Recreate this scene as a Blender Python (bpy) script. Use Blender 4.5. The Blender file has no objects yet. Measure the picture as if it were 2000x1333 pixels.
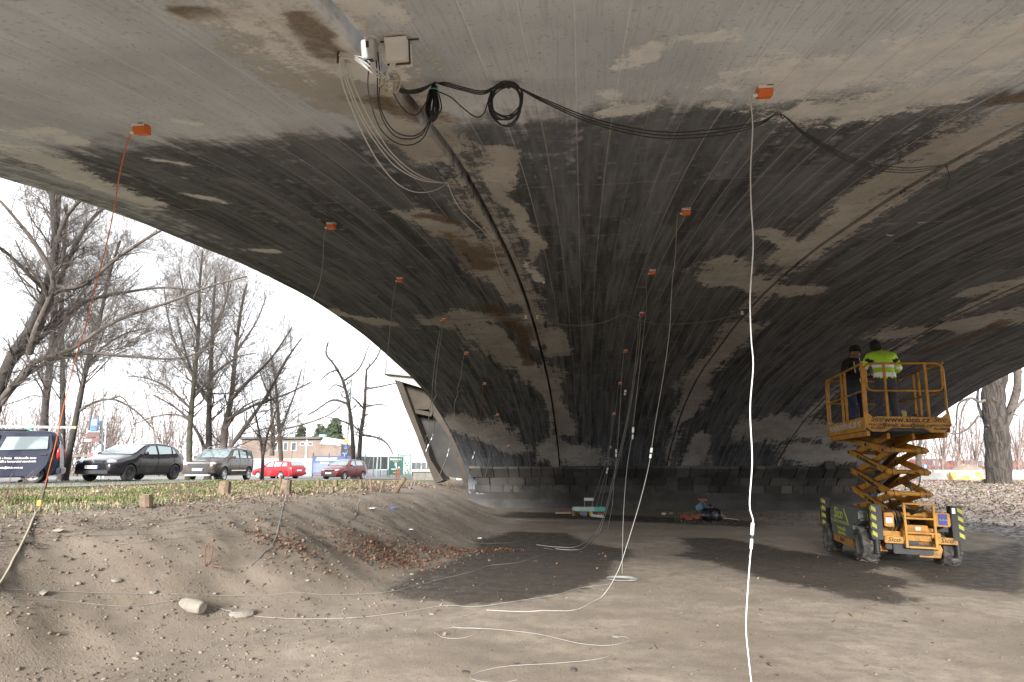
import bpy, bmesh, math, random
import numpy as np
from mathutils import Vector, Matrix
R = math.radians
random.seed(7); RNG = np.random.default_rng(7)
SC = bpy.context.scene
COL = SC.collection

# ------------------------------------------------------------------ camera
CAMZ = 1.65; S = .868
PITCH, YAW = R(11.47), R(6.6)
FPX = 1200.0
cam = bpy.data.cameras.new('camera'); cam.lens = 36 * FPX / 2000; cam.sensor_width = 36
cam.clip_start = 0.05; cam.clip_end = 3000
camo = bpy.data.objects.new('camera', cam); COL.objects.link(camo)
camo.location = (0, 0, CAMZ); camo.rotation_euler = (R(90) + PITCH, 0, YAW)
SC.camera = camo
# ------------------------------------------------------------------ sky, sun, exposure
SUN_EL, SUN_AZ = R(17), R(186)          # low soft sun lamp added behind the camera in place of its flash (azimuth from +Y, clockwise)
wd = bpy.data.worlds.new('World'); SC.world = wd; wd.use_nodes = True
nt = wd.node_tree; nt.nodes.clear()
sky = nt.nodes.new('ShaderNodeTexSky'); sky.sky_type = 'NISHITA'; sky.sun_disc = False
sky.sun_elevation = R(35); sky.sun_rotation = SUN_AZ; sky.dust_density = 1.5; sky.air_density = 1.0; sky.ozone_density = 1.0
bw = nt.nodes.new('ShaderNodeRGBToBW'); mx = nt.nodes.new('ShaderNodeMix'); mx.data_type = 'RGBA'
mx.inputs[0].default_value = 0.88                     # overcast: nearly all colour gone
bg = nt.nodes.new('ShaderNodeBackground'); bg.inputs[1].default_value = 0.05
wo = nt.nodes.new('ShaderNodeOutputWorld')
nt.links.new(sky.outputs[0], bw.inputs[0]); nt.links.new(sky.outputs[0], mx.inputs[6]); nt.links.new(bw.outputs[0], mx.inputs[7])
ov = nt.nodes.new('ShaderNodeMix'); ov.data_type = 'RGBA'; ov.inputs[0].default_value = 0.8; ov.inputs[7].default_value = (9.5, 9.7, 10.0, 1)   # even cloud layer
nt.links.new(mx.outputs[2], ov.inputs[6]); nt.links.new(ov.outputs[2], bg.inputs[0]); nt.links.new(bg.outputs[0], wo.inputs[0])
sl = bpy.data.lights.new('sun', 'SUN'); sl.energy = 2.5; sl.angle = R(16); sl.color = (1, 0.98, 0.95)
so = bpy.data.objects.new('sun', sl); COL.objects.link(so)
sd = Vector((math.sin(SUN_AZ) * math.cos(SUN_EL), math.cos(SUN_AZ) * math.cos(SUN_EL), math.sin(SUN_EL)))
so.rotation_euler = (-sd).to_track_quat('-Z', 'Y').to_euler()
SC.view_settings.view_transform = 'Standard'; SC.view_settings.look = 'None'
SC.view_settings.gamma = 1; SC.view_settings.exposure = 2.6; SC.view_settings.use_curve_mapping = False
SC.cycles.max_bounces = 5; SC.cycles.diffuse_bounces = 4; SC.cycles.transparent_max_bounces = 8
SC.cycles.caustics_reflective = False; SC.cycles.caustics_refractive = False

# ------------------------------------------------------------------ where a point of the photograph lies in the place
CP, SP, CY, SY = math.cos(PITCH), math.sin(PITCH), math.cos(YAW), math.sin(YAW)
def ray(px, py):
    x = (px - 1000) / FPX; y = (666.5 - py) / FPX
    F = CP - y * SP; U = SP + y * CP
    return Vector((x * CY - F * SY, F * CY + x * SY, U))
def P(px, py, t): return Vector((0, 0, CAMZ)) + ray(px, py) * t
PY = np.array([-6, -3, 0, 1.3, 2.6, 4, 5.5, 7.2, 9, 11, 13.5, 16, 18.5, 21.9, 24, 26, 28, 30.6, 32, 33, 33.6, 34]) * S
PZ = np.array([-1.6, .2, 1.45, 1.92, 2.34, 2.72, 3.08, 3.37, 3.57, 3.74, 3.82, 3.75, 3.55, 3.2, 2.85, 2.38, 1.80, .82, .15, -.45, -1.0, -2.6]) * S + CAMZ
def _pchip(xs, ys):
    h = np.diff(xs); d = np.diff(ys) / h; m = np.zeros_like(ys)
    m[1:-1] = np.where(d[1:] * d[:-1] > 0, 2 * d[1:] * d[:-1] / (d[1:] + d[:-1]), 0); m[0] = d[0]; m[-1] = d[-1]
    def f(x):
        x = np.asarray(x, float); i = np.clip(np.searchsorted(xs, x) - 1, 0, len(xs) - 2)
        s = (x - xs[i]) / h[i]
        return ((2*s**3 - 3*s**2 + 1) * ys[i] + (s**3 - 2*s**2 + s) * h[i] * m[i] + (-2*s**3 + 3*s**2) * ys[i+1] + (s**3 - s**2) * h[i] * m[i+1])
    return f
vaultz = _pchip(PY, PZ)
def _hit(px, py, f, t0, t1):
    r = ray(px, py); ts = t0 * (t1 / t0) ** np.linspace(0, 1, 600)
    g = f(r.x * ts, r.y * ts, CAMZ + r.z * ts); k = np.nonzero((g[1:] > 0) != (g[:-1] > 0))[0]
    if len(k) == 0: return None
    lo, hi = ts[k[0]], ts[k[0] + 1]; u = np.linspace(lo, hi, 200); g = f(r.x * u, r.y * u, CAMZ + r.z * u)
    j = np.nonzero((g[1:] > 0) != (g[:-1] > 0))[0]; return float(u[j[0]]) if len(j) else float(lo)
STRIP_DZ = ((-1.27 * S, -.045), (4.13 * S, .0), (9.40 * S, -.008), (99., -.012))   # the four vault strips sit at slightly different levels
def vdz(x):
    return np.select([np.asarray(x) < a for a, _ in STRIP_DZ], [d for _, d in STRIP_DZ])
def Vt(px, py): return _hit(px, py, lambda x, y, z: z - vaultz(y) - vdz(x), 1.0, 40) or 30.0
def V(px, py, off=0.0):
    q = P(px, py, Vt(px, py)); q.z -= off; return q

# value noise -------------------------------------------------------
_T = RNG.random((64, 64))
def vnoise(x, y):
    x = np.asarray(x, float); y = np.asarray(y, float)
    xi = np.floor(x).astype(int); yi = np.floor(y).astype(int); xf = x - xi; yf = y - yi
    u = xf * xf * (3 - 2 * xf); v = yf * yf * (3 - 2 * yf)
    a = _T[xi & 63, yi & 63]; b = _T[(xi + 1) & 63, yi & 63]; c = _T[xi & 63, (yi + 1) & 63]; d = _T[(xi + 1) & 63, (yi + 1) & 63]
    return (a * (1 - u) + b * u) * (1 - v) + (c * (1 - u) + d * u) * v - .5
def fbm(x, y, o=4):
    s = 0; a = 1.0
    for k in range(o):
        s = s + a * vnoise(x + 17.3 * k, y - 9.1 * k); x = x * 2.03; y = y * 2.03; a *= .5
    return s
def smooth(a, b, x):
    t = np.clip((np.asarray(x, float) - a) / (b - a), 0, 1); return t * t * (3 - 2 * t)

def terrain(X, Y, detail=True):
    X = np.asarray(X, float) / S; Y = np.asarray(Y, float) / S
    fl = np.interp(Y, [0, 10, 13.6, 16.5, 24, 33, 60], [0, 0, 0, -.15, -.22, -.3, -.3])
    zl = np.interp(Y, [-30, 0, 9, 14, 22, 27, 35, 48, 57, 120, 400], [1.35, 1.35, 1.30, 1.23, 1.18, 1.21, 1.01, .81, .66, .6, .6])
    xt = np.interp(Y, [-2, 4, 6, 7.5, 9.6, 14, 22, 26, 30, 34], [-5.6, -5.0, -4.6, -3.9, -3.2, -2.75, -2.85, -3.1, -4.2, -5.2])
    xc = np.interp(Y, [-2, 6, 10, 20, 30, 40], [-7.4, -7.2, -6.9, -7.6, -9.2, -10])
    w = 0.35 * fbm(X * .35 + 3, Y * .35, 3)
    k = np.clip((xt + w - X) / (xt - xc), 0, 1); bl = np.where(k < 1, k ** 1.15 * (1 + .6 * (1 - k)) , 1.0); bl = np.clip(bl, 0, 1)
    bl = bl * bl * (3 - 2 * bl) * .55 + bl * .45
    br = smooth(13.6, 23, X + .8 * fbm(X * .2, Y * .2, 2))
    zr = np.interp(Y, [0, 30, 60, 400], [.75, .82, .8, .85])
    z = fl + bl * (zl - fl) + br * (zr - fl)
    if detail:
        near = np.exp(-((X * X + (Y - 6) ** 2) / 900.0))
        bank = np.clip(bl * (1 - bl) * 4, 0, 1)
        z = z + .035 * fbm(X * 1.3, Y * 1.3, 4) * near + bank * (.16 * fbm(X * .9 + 5, Y * .9, 4) + .05 * fbm(X * 4, Y * 4, 3)) * near
        mud = smooth(9, 13, X) * (1 - smooth(15, 18, X)) * smooth(8, 12, Y)
        z = z + mud * .10 * fbm(X * 2.2, Y * 1.1, 4)
        z = z + (.014 * fbm(X * 7, Y * 7, 3) + .006 * fbm(X * 23, Y * 23, 2)) * np.exp(-((X * X + (Y - 5) ** 2) / 60.0))
        for xr_, wv in ((1.25, .5), (2.75, .55), (-.9, .8), (4.6, .4)):
            cxr = xr_ + wv * np.sin(Y * .22 + xr_) + .06 * (Y - 8); d_ = (X - cxr) / .13
            z = z - .014 * np.exp(-d_ * d_) * (.6 + .8 * vnoise(X * 3, Y * 9)) * near * (1 - bl) * (1 - br)
    return z * S
def tz(x, y): return float(terrain(x, y))
def Gt(px, py): return _hit(px, py, lambda x, y, z: z - terrain(x, y), 2.0, 300) or 60.0
def G(px, py, off=0.0):
    q = P(px, py, Gt(px, py)); q.z += off; return q

# ------------------------------------------------------------------ objects
def tag(o, label=None, cat=None, group=None, kind=None):
    if label: o['label'] = label
    if cat: o['category'] = cat
    if group: o['group'] = group
    if kind: o['kind'] = kind
    return o
def empty(name, loc=(0, 0, 0), rz=0.0, label=None, cat=None, group=None, mat=None):
    o = bpy.data.objects.new(name, None); COL.objects.link(o); o.empty_display_size = .2
    if mat is not None: o.matrix_world = mat
    else: o.location = loc; o.rotation_euler = (0, 0, rz)
    return tag(o, label, cat, group)
def obj(name, me, mat=None, parent=None, loc=None, rot=None):
    o = bpy.data.objects.new(name, me); COL.objects.link(o)
    if mat is not None and len(me.materials) == 0: me.materials.append(mat)
    if parent is not None: o.parent = parent
    if loc is not None: o.location = loc
    if rot is not None: o.rotation_euler = rot
    return o
class MB:
    """collects shapes; build() links them as one mesh object"""
    def __init__(s): s.v = []; s.f = []; s.m = []; s.cm = 0
    def add(s, vs, fs):
        n = len(s.v); s.v += [tuple(v) for v in vs]; s.f += [tuple(i + n for i in f) for f in fs]; s.m += [s.cm] * len(fs); return s
    def box(s, c, d, rot=None, taper=1.0):
        x, y, z = d[0] / 2, d[1] / 2, d[2] / 2
        vs = [Vector((sx * x * (taper if sz > 0 else 1), sy * y * (taper if sz > 0 else 1), sz * z)) for sz in (-1, 1) for sx, sy in ((-1, -1), (1, -1), (1, 1), (-1, 1))]
        if rot is not None:
            M = rot if isinstance(rot, Matrix) else Matrix.Rotation(rot, 3, 'Z'); vs = [M @ v for v in vs]
        c = Vector(c); return s.add([v + c for v in vs], [(3, 2, 1, 0), (4, 5, 6, 7), (0, 1, 5, 4), (1, 2, 6, 5), (2, 3, 7, 6), (3, 0, 4, 7)])
    def b6(s, a, b):  # box from corner to corner
        a = Vector(a); b = Vector(b); return s.box((a + b) / 2, [abs(q) for q in (b - a)])
    def bar(s, a, b, w, h=None, up=(0, 0, 1)):  # rectangular bar from a to b
        a = Vector(a); b = Vector(b); d = (b - a); L = d.length; d = d / L; up = Vector(up)
        if abs(d.dot(up)) > .98: up = Vector((0, 1, 0))
        x = d.cross(up).normalized(); y = x.cross(d)
        M = Matrix((x, d, y)).transposed(); return s.box((a + b) / 2, (w, L, h or w), M)
    def tube(s, pts, r, n=8, cap=True, closed=False):
        pts = [Vector(p) for p in pts]; N = len(pts)
        rs = r if hasattr(r, '__len__') else [r] * N
        up = None; vs = []; fs = []
        for i, p in enumerate(pts):
            if closed: d = pts[(i + 1) % N] - pts[i - 1]
            else: d = pts[min(i + 1, N - 1)] - pts[max(i - 1, 0)]
            d = d.normalized() if d.length > 1e-9 else Vector((0, 0, 1))
            if up is None: up = d.orthogonal().normalized()
            else:
                up = up - d * up.dot(d); up = up.normalized() if up.length > 1e-6 else d.orthogonal().normalized()
            w = d.cross(up)
            for k in range(n):
                a = 2 * math.pi * k / n; vs.append(p + (up * math.cos(a) + w * math.sin(a)) * rs[i])
        for i in range(N if closed else N - 1):
            j = (i + 1) % N
            for k in range(n): fs.append((i * n + k, i * n + (k + 1) % n, j * n + (k + 1) % n, j * n + k))
        if cap and not closed: fs += [tuple(range(n - 1, -1, -1)), tuple((N - 1) * n + k for k in range(n))]
        return s.add(vs, fs)
    def cyl(s, a, b, r, r2=None, n=16): return s.tube([a, b], [r, r if r2 is None else r2], n)
    def lathe(s, prof, c=(0, 0, 0), axis='Z', n=24):
        c = Vector(c); vs = []; fs = []; m = len(prof)
        for k in range(n):
            a = 2 * math.pi * k / n
            for r_, h in prof:
                v = (r_ * math.cos(a), r_ * math.sin(a), h)
                if axis == 'X': v = (v[2], v[0], v[1])
                elif axis == 'Y': v = (v[1], v[2], v[0])
                vs.append(c + Vector(v))
        for k in range(n):
            for i in range(m - 1): fs.append((k * m + i, ((k + 1) % n) * m + i, ((k + 1) % n) * m + i + 1, k * m + i + 1))
        return s.add(vs, fs)
    def prism(s, poly, a, b, axis='Y'):  # 2D polygon extruded between a and b
        def mk(u, v, w): return {'Y': (u, w, v), 'X': (w, u, v), 'Z': (u, v, w)}[axis]
        n = len(poly); vs = [mk(u, v, a) for u, v in poly] + [mk(u, v, b) for u, v in poly]
        fs = [tuple(range(n - 1, -1, -1)), tuple(range(n, 2 * n))] + [(i, (i + 1) % n, n + (i + 1) % n, n + i) for i in range(n)]
        return s.add(vs, fs)
    def ico(s, c, r, sub=1, jit=0.0, sc=(1, 1, 1), seed=None):
        bm = bmesh.new(); bmesh.ops.create_icosphere(bm, subdivisions=sub, radius=1.0); rr = random.Random(seed) if seed is not None else random
        c = Vector(c); vs = [c + Vector((v.co.x * sc[0], v.co.y * sc[1], v.co.z * sc[2])) * r * (1 + jit * (rr.random() - .5) * 2) for v in bm.verts]
        fs = [tuple(v.index for v in f.verts) for f in bm.faces]; bm.free(); return s.add(vs, fs)
    def mesh(s, name, mats=None, smooth_angle=None, recalc=True):
        me = bpy.data.meshes.new(name); me.from_pydata(s.v, [], s.f)
        for m in (mats or []): me.materials.append(m)
        if mats and len(mats) > 1: me.polygons.foreach_set('material_index', s.m)
        if recalc:
            bm = bmesh.new(); bm.from_mesh(me); bmesh.ops.recalc_face_normals(bm, faces=bm.faces); bm.to_mesh(me); bm.free()
        if smooth_angle is not None:
            me.polygons.foreach_set('use_smooth', [True] * len(me.polygons)); me.set_sharp_from_angle(angle=R(smooth_angle))
        me.update(); return me
    def build(s, name, mat, parent=None, sa=35, bevel=0, loc=None, rot=None):
        mats = mat if isinstance(mat, (list, tuple)) else [mat]
        me = s.mesh(name, mats, None if bevel else sa)
        if bevel:
            bm = bmesh.new(); bm.from_mesh(me)
            es = [e for e in bm.edges if len(e.link_faces) == 2 and e.calc_face_angle(0) > R(28)]
            bmesh.ops.bevel(bm, geom=es, offset=bevel, segments=2, affect='EDGES', clamp_overlap=True)
            bm.to_mesh(me); bm.free(); me.polygons.foreach_set('use_smooth', [True] * len(me.polygons)); me.set_sharp_from_angle(angle=R(40))
        return obj(name, me, None, parent, loc, rot)
def spline(pts, n=6):
    pts = [Vector(p) for p in pts]; out = []
    for i in range(len(pts) - 1):
        p0 = pts[max(i - 1, 0)]; p1 = pts[i]; p2 = pts[i + 1]; p3 = pts[min(i + 2, len(pts) - 1)]
        for k in range(n):
            t = k / n
            out.append(.5 * ((2 * p1) + (p2 - p0) * t + (2 * p0 - 5 * p1 + 4 * p2 - p3) * t * t + (3 * p1 - p0 - 3 * p2 + p3) * t ** 3))
    out.append(pts[-1]); return out
_FONT = {}
def text(s, size, mat, parent, loc, rot=(0, 0, 0), shear=0.0, sx=1.0, bold=0.0, name='lettering', align='CENTER', ext=.0015):
    cu = bpy.data.curves.new(name, 'FONT'); cu.body = s; cu.size = size; cu.extrude = ext; cu.align_x = align; cu.align_y = 'CENTER'; cu.shear = shear; cu.offset = bold; cu.resolution_u = 2
    o = bpy.data.objects.new(name, cu); COL.objects.link(o)
    bpy.context.view_layer.update()
    me = bpy.data.meshes.new_from_object(o.evaluated_get(bpy.context.evaluated_depsgraph_get()))
    bpy.data.objects.remove(o); bpy.data.curves.remove(cu)
    me.materials.clear(); me.materials.append(mat)
    r = obj(name, me, None, parent, loc, rot); r.scale = (sx, 1, 1); return r
def copy_tree(o, parent=None):
    c = o.copy(); COL.objects.link(c); c.parent = parent
    for ch in list(o.children): copy_tree(ch, c)
    return c

# ------------------------------------------------------------------ materials
def newmat(name):
    m = bpy.data.materials.new(name); m.use_nodes = True; return m, m.node_tree, m.node_tree.nodes['Principled BSDF']
class N:
    """small node-graph helper"""
    def __init__(s, nt): s.nt = nt
    def _in(s, sock, v):
        if v is None: return
        if hasattr(v, 'is_output') or hasattr(v, 'links'): s.nt.links.new(v, sock)
        else:
            if hasattr(sock.default_value, '__len__') and not hasattr(v, '__len__'): v = (v,) * len(sock.default_value)
            if hasattr(v, '__len__') and len(sock.default_value) == 4 and len(v) == 3: v = tuple(v) + (1,)
            sock.default_value = v
    def pos(s): return s.nt.nodes.new('ShaderNodeTexCoord').outputs['Object']
    def gen(s, k='Generated'): return s.nt.nodes.new('ShaderNodeTexCoord').outputs[k]
    def attr(s, name):
        n = s.nt.nodes.new('ShaderNodeAttribute'); n.attribute_name = name; return n.outputs['Fac']
    def attrc(s, name):
        n = s.nt.nodes.new('ShaderNodeAttribute'); n.attribute_name = name; return n.outputs['Color']
    def map(s, v, sc=(1, 1, 1), loc=(0, 0, 0), rot=(0, 0, 0)):
        n = s.nt.nodes.new('ShaderNodeMapping'); s._in(n.inputs[0], v); n.inputs[1].default_value = loc; n.inputs[2].default_value = rot; n.inputs[3].default_value = sc; return n.outputs[0]
    def noise(s, v, scale, detail=4, rough=.55, dist=0.0, out='Fac'):
        n = s.nt.nodes.new('ShaderNodeTexNoise'); s._in(n.inputs['Vector'], v); n.inputs['Scale'].default_value = scale; n.inputs['Detail'].default_value = detail
        n.inputs['Roughness'].default_value = rough; n.inputs['Distortion'].default_value = dist; return n.outputs[out]
    def voro(s, v, scale, feat='F1', out='Distance', rnd=1.0):
        n = s.nt.nodes.new('ShaderNodeTexVoronoi'); n.feature = feat; s._in(n.inputs['Vector'], v); n.inputs['Scale'].default_value = scale; n.inputs['Randomness'].default_value = rnd; return n.outputs[out]
    def math(s, op, a, b=None, c=None, clamp=False):
        n = s.nt.nodes.new('ShaderNodeMath'); n.operation = op; n.use_clamp = clamp
        for i, q in enumerate((a, b, c)):
            if q is not None: s._in(n.inputs[i], q)
        return n.outputs[0]
    def add(s, a, b): return s.math('ADD', a, b)
    def mul(s, a, b): return s.math('MULTIPLY', a, b)
    def ramp(s, v, a, b, lo=0.0, hi=1.0):
        n = s.nt.nodes.new('ShaderNodeMapRange'); n.interpolation_type = 'SMOOTHSTEP'; s._in(n.inputs[0], v)
        for i, q in zip((1, 2, 3, 4), (a, b, lo, hi)): s._in(n.inputs[i], q)
        return n.outputs[0]
    def mix(s, f, a, b, blend='MIX'):
        n = s.nt.nodes.new('ShaderNodeMix'); n.data_type = 'RGBA'; n.blend_type = blend; s._in(n.inputs[0], f); s._in(n.inputs[6], a); s._in(n.inputs[7], b); return n.outputs[2]
    def sep(s, v):
        n = s.nt.nodes.new('ShaderNodeSeparateXYZ'); s._in(n.inputs[0], v); return n.outputs
    def comb(s, x, y, z):
        n = s.nt.nodes.new('ShaderNodeCombineXYZ')
        for i, q in enumerate((x, y, z)): s._in(n.inputs[i], q)
        return n.outputs[0]
    def white(s, v, dim='2D'):
        n = s.nt.nodes.new('ShaderNodeTexWhiteNoise'); n.noise_dimensions = dim; s._in(n.inputs['Vector'] if dim != '1D' else n.inputs['W'], v); return n.outputs['Value']
    def rand(s): return s.nt.nodes.new('ShaderNodeObjectInfo').outputs['Random']
    def bump(s, h, strength=.5, dist=.02, nrm=None):
        n = s.nt.nodes.new('ShaderNodeBump'); n.inputs['Strength'].default_value = strength; n.inputs['Distance'].default_value = dist; s._in(n.inputs['Height'], h)
        if nrm is not None: s._in(n.inputs['Normal'], nrm)
        return n.outputs[0]
_PM = {}
def pm(name, col, rough=.6, metal=0.0, var=.12, scale=9.0, dirt=0.0, dcol=(.12, .10, .08), bump=0.0, bscale=60, coat=0.0, spec=.5, objvar=0.0):
    """painted / plain material with slight uneven colour, dirt and fine relief"""
    if name in _PM: return _PM[name]
    m, nt, b = newmat(name); n = N(nt); p = n.pos()
    ns = n.noise(p, scale, 5, .6)
    c = n.mix(n.ramp(ns, .3, .7), [q * (1 - var) for q in col], [min(1, q * (1 + var)) for q in col])
    if objvar: c = n.mix(n.mul(n.rand(), objvar), c, [q * .35 for q in col])
    if dirt:
        d = n.ramp(n.noise(p, scale * .45, 6, .65), .62 - dirt * .35, .78 - dirt * .2)
        c = n.mix(n.mul(d, min(1, dirt + .25)), c, dcol)
        n._in(b.inputs['Roughness'], n.math('ADD', n.mul(d, .25), rough, clamp=True))
    else: n._in(b.inputs['Roughness'], n.math('ADD', n.mul(n.add(ns, -.5), .18), rough, clamp=True))
    n._in(b.inputs['Base Color'], c); b.inputs['Metallic'].default_value = metal
    b.inputs['Coat Weight'].default_value = coat; b.inputs['Coat Roughness'].default_value = .08; b.inputs['Specular IOR Level'].default_value = spec
    if bump: n._in(b.inputs['Normal'], n.bump(n.noise(p, bscale, 3, .6), bump, .01))
    _PM[name] = m; return m
# ================================================================== ground
def lin_grid(a, b, fine0, fine1, step, grow=1.16, mx=25.0):
    xs = list(np.arange(fine0, fine1 + 1e-6, step)); s = step; x = xs[-1]
    while x < b: s = min(s * grow, mx); x += s; xs.append(x)
    s = step; x = xs[0]; lo = []
    while x > a: s = min(s * grow, mx); x -= s; lo.append(x)
    return np.array(lo[::-1] + xs)
GX = lin_grid(-420, 420, -9, 17, .11, 1.06); GY = lin_grid(-40, 520, 3.5, 15, .09, 1.035)
gx, gy = np.meshgrid(GX, GY, indexing='xy'); gz = terrain(gx, gy)
def pdist(X, Y, pts):
    d = np.full(X.shape, 1e9)
    for (x0, y0), (x1, y1) in zip(pts[:-1], pts[1:]):
        L = (x1 - x0) ** 2 + (y1 - y0) ** 2 + 1e-9; t = np.clip(((X - x0) * (x1 - x0) + (Y - y0) * (y1 - y0)) / L, 0, 1)
        d = np.minimum(d, np.hypot(X - x0 - t * (x1 - x0), Y - y0 - t * (y1 - y0)))
    return d
def inpoly(X, Y, poly):
    c = np.zeros(X.shape, bool); n = len(poly)
    for i in range(n):
        x0, y0 = poly[i]; x1, y1 = poly[i - 1]
        c ^= ((y0 > Y) != (y1 > Y)) & (X < (x1 - x0) * (Y - y0) / (y1 - y0 + 1e-12) + x0)
    return c
def sdf(X, Y, poly):
    d = pdist(X, Y, poly + poly[:1]); return np.where(inpoly(X, Y, poly), d, -d)
def gpoly(pp): return [(q.x, q.y) for q in (P(x, y, (lambda r: -CAMZ / r.z)(ray(x, y))) for x, y in pp)]
def gpolyT(pp): return [(q.x, q.y) for q in (G(x, y) for x, y in pp)]
# damp patches on the floor, as outlined in the photograph
WETP = [gpoly([(745, 1157), (800, 1120), (880, 1095), (925, 1075), (930, 1045), (1000, 1026), (1110, 1030), (1150, 1050), (1235, 1062), (1240, 1085), (1205, 1100), (1190, 1130), (1120, 1155), (1010, 1180), (900, 1182), (850, 1170), (780, 1168)]),
        gpoly([(1325, 1038), (1420, 1040), (1480, 1050), (1560, 1068), (1640, 1082), (1700, 1090), (1740, 1105), (1700, 1118), (1780, 1132), (1790, 1146), (1740, 1152), (1800, 1172), (1740, 1180), (1650, 1166), (1560, 1145), (1470, 1125), (1400, 1100), (1350, 1090), (1310, 1078), (1350, 1064)]),
        gpoly([(1600, 1072), (1690, 1062), (1800, 1062), (1900, 1066), (2010, 1040), (2010, 1162), (1900, 1152), (1800, 1138), (1760, 1110), (1650, 1100)]),
        gpoly([(960, 1000), (1100, 1002), (1250, 1008), (1400, 1015), (1480, 1018), (1480, 1006), (1330, 1000), (1150, 992), (1000, 988)])]
wet = np.full(gx.shape, -9.)
for pl, s in zip(WETP, (1, 1, .9, .5)): wet = np.maximum(wet, np.clip(sdf(gx, gy, pl), -1, .6) * s)
gx0, gy0 = gx, gy; gx, gy = gx / S, gy / S
muds = smooth(11.0, 13.5, gx) * (1 - smooth(16, 19, gx + .06 * (gy - 20))) * (1 - smooth(24, 40, gy))
xc = np.interp(gy, [-2, 6, 10, 20, 30, 40], [-6.9, -6.7, -6.5, -6.9, -8.0, -9])
grass = smooth(-.2, 1.3, (xc - gx) + 1.1 * fbm(gx * .6, gy * .6, 3)) * (1 - smooth(70, 110, gy))
leafR = smooth(13.8, 16.0, gx + .8 * fbm(gx * .5, gy * .5, 3)) * (1 - .4 * smooth(40, 80, gy))
gx, gy = gx0, gy0
me = bpy.data.meshes.new('ground')
ny, nx = gx.shape; idx = np.arange(nx * ny).reshape(ny, nx)
vs = np.stack([gx, gy, gz], -1).reshape(-1, 3)
fs = np.stack([idx[:-1, :-1], idx[:-1, 1:], idx[1:, 1:], idx[1:, :-1]], -1).reshape(-1, 4)
me.from_pydata(vs.tolist(), [], fs.tolist()); me.polygons.foreach_set('use_smooth', [True] * len(me.polygons))
def setattr_f(me, nm, arr):
    a = me.attributes.new(nm, 'FLOAT', 'POINT'); a.data.foreach_set('value', np.ascontiguousarray(arr, dtype=np.float32).ravel())
for nm, a in (('wet', wet), ('mud', muds), ('grass', grass), ('leafr', leafR)): setattr_f(me, nm, a)
M_GROUND, nt_, b_ = newmat('trodden_earth'); n = N(nt_); p = n.pos()
n1 = n.noise(p, .55, 3, .6); n2 = n.noise(p, 5.5, 5, .65); n3 = n.noise(p, 42, 3, .7)
dirt = n.mix(n.ramp(n1, .32, .68), (.190, .150, .110), (.300, .250, .195))
n4 = n.noise(p, 170, 1, .5); nb = n.noise(p, 1.7, 4, .65, .4); dirt = n.mix(n.mul(n.ramp(nb, .52, .70), .55), dirt, (.135, .11, .085)); dirt = n.mix(n.mul(n.ramp(n4, .56, .72), .4), dirt, (.31, .27, .22))
dirt = n.mix(n.ramp(n2, .35, .7), dirt, (.19, .156, .12))
dirt = n.mix(n.mul(n.ramp(n3, .56, .75), .55), dirt, (.28, .238, .195))
dirt = n.mix(n.mul(n.ramp(n3, .44, .28), .6), dirt, (.11, .092, .075))
peb = n.voro(p, 26); dirt = n.mix(n.mul(n.ramp(peb, .20, .08), n.mul(n.ramp(n2, .5, .66), .5)), dirt, (.44, .41, .37))
bank = n.ramp(n.sep(p)[0], -2.2, -3.7)
dirt = n.mix(n.mul(bank, .5), dirt, n.mix(n.ramp(n2, .38, .66), (.10, .078, .058), (.18, .148, .115)))
wt = n.attr('wet'); we = n.add(wt, n.add(n.mul(n.add(n2, -.5), .75), n.mul(n.add(n3, -.5), .30)))
wm = n.ramp(we, -.10, .13)
wetc = n.mix(n.ramp(n2, .3, .7), (.030, .024, .018), (.075, .058, .043))
wetc = n.mix(n.mul(n.ramp(n3, .6, .75), .5), wetc, (.10, .085, .07))
wm = n.mul(wm, n.ramp(n.add(nb, n.mul(wt, .45)), .22, .50, .55, 1.0))
c = n.mix(wm, dirt, wetc)
halo = n.mul(n.ramp(we, -.22, -.02), .35); c = n.mix(n.mul(halo, n.math('SUBTRACT', 1.0, wm)), c, (.12, .10, .083))
md = n.ramp(n.add(n.attr('mud'), n.mul(n.add(n1, -.5), 1.0)), .35, .6)
mudc = n.mix(n.ramp(n2, .35, .65), (.038, .031, .026), (.085, .072, .06))
c = n.mix(n.mul(md, .9), c, mudc)
gr = n.ramp(n.add(n.attr('grass'), n.mul(n.add(n2, -.5), .9)), .40, .72)
gn = n.noise(p, .9, 3, .6); gsoil = n.mix(n.ramp(n3, .3, .7), (.11, .088, .066), (.22, .175, .135))
ggrass = n.mix(n.ramp(n3, .3, .7), (.052, .075, .018), (.105, .135, .04))
c = n.mix(gr, c, n.mix(n.mul(n.ramp(gn, .42, .58), .8), gsoil, ggrass))
lf = n.ramp(n.add(n.attr('leafr'), n.mul(n.add(n2, -.5), .8)), .4, .65)
lcell = n.voro(p, 11, 'F1', 'Color'); lv = n.sep(lcell)[0]
leafc = n.mix(lv, (.14, .105, .085), (.40, .33, .28))
leafc = n.mix(n.mul(n.ramp(gn, .55, .68), .7), leafc, (.075, .105, .03))
c = n.mix(lf, c, leafc)
n._in(b_.inputs['Base Color'], c)
wet_gloss = n.mul(n.math('MAXIMUM', n.mul(wm, .7), md), n.ramp(n2, .42, .62))
n._in(b_.inputs['Roughness'], n.math('SUBTRACT', .95, n.mul(wet_gloss, .48)))
b_.inputs['Specular IOR Level'].default_value = .35
hgt = n.add(n.mul(n2, .3), n.mul(n3, .5))
n._in(b_.inputs['Normal'], n.bump(n.add(hgt, n.mul(n4, .30)), .5, .035))
tag(obj('ground', me, M_GROUND), kind='structure')

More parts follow.
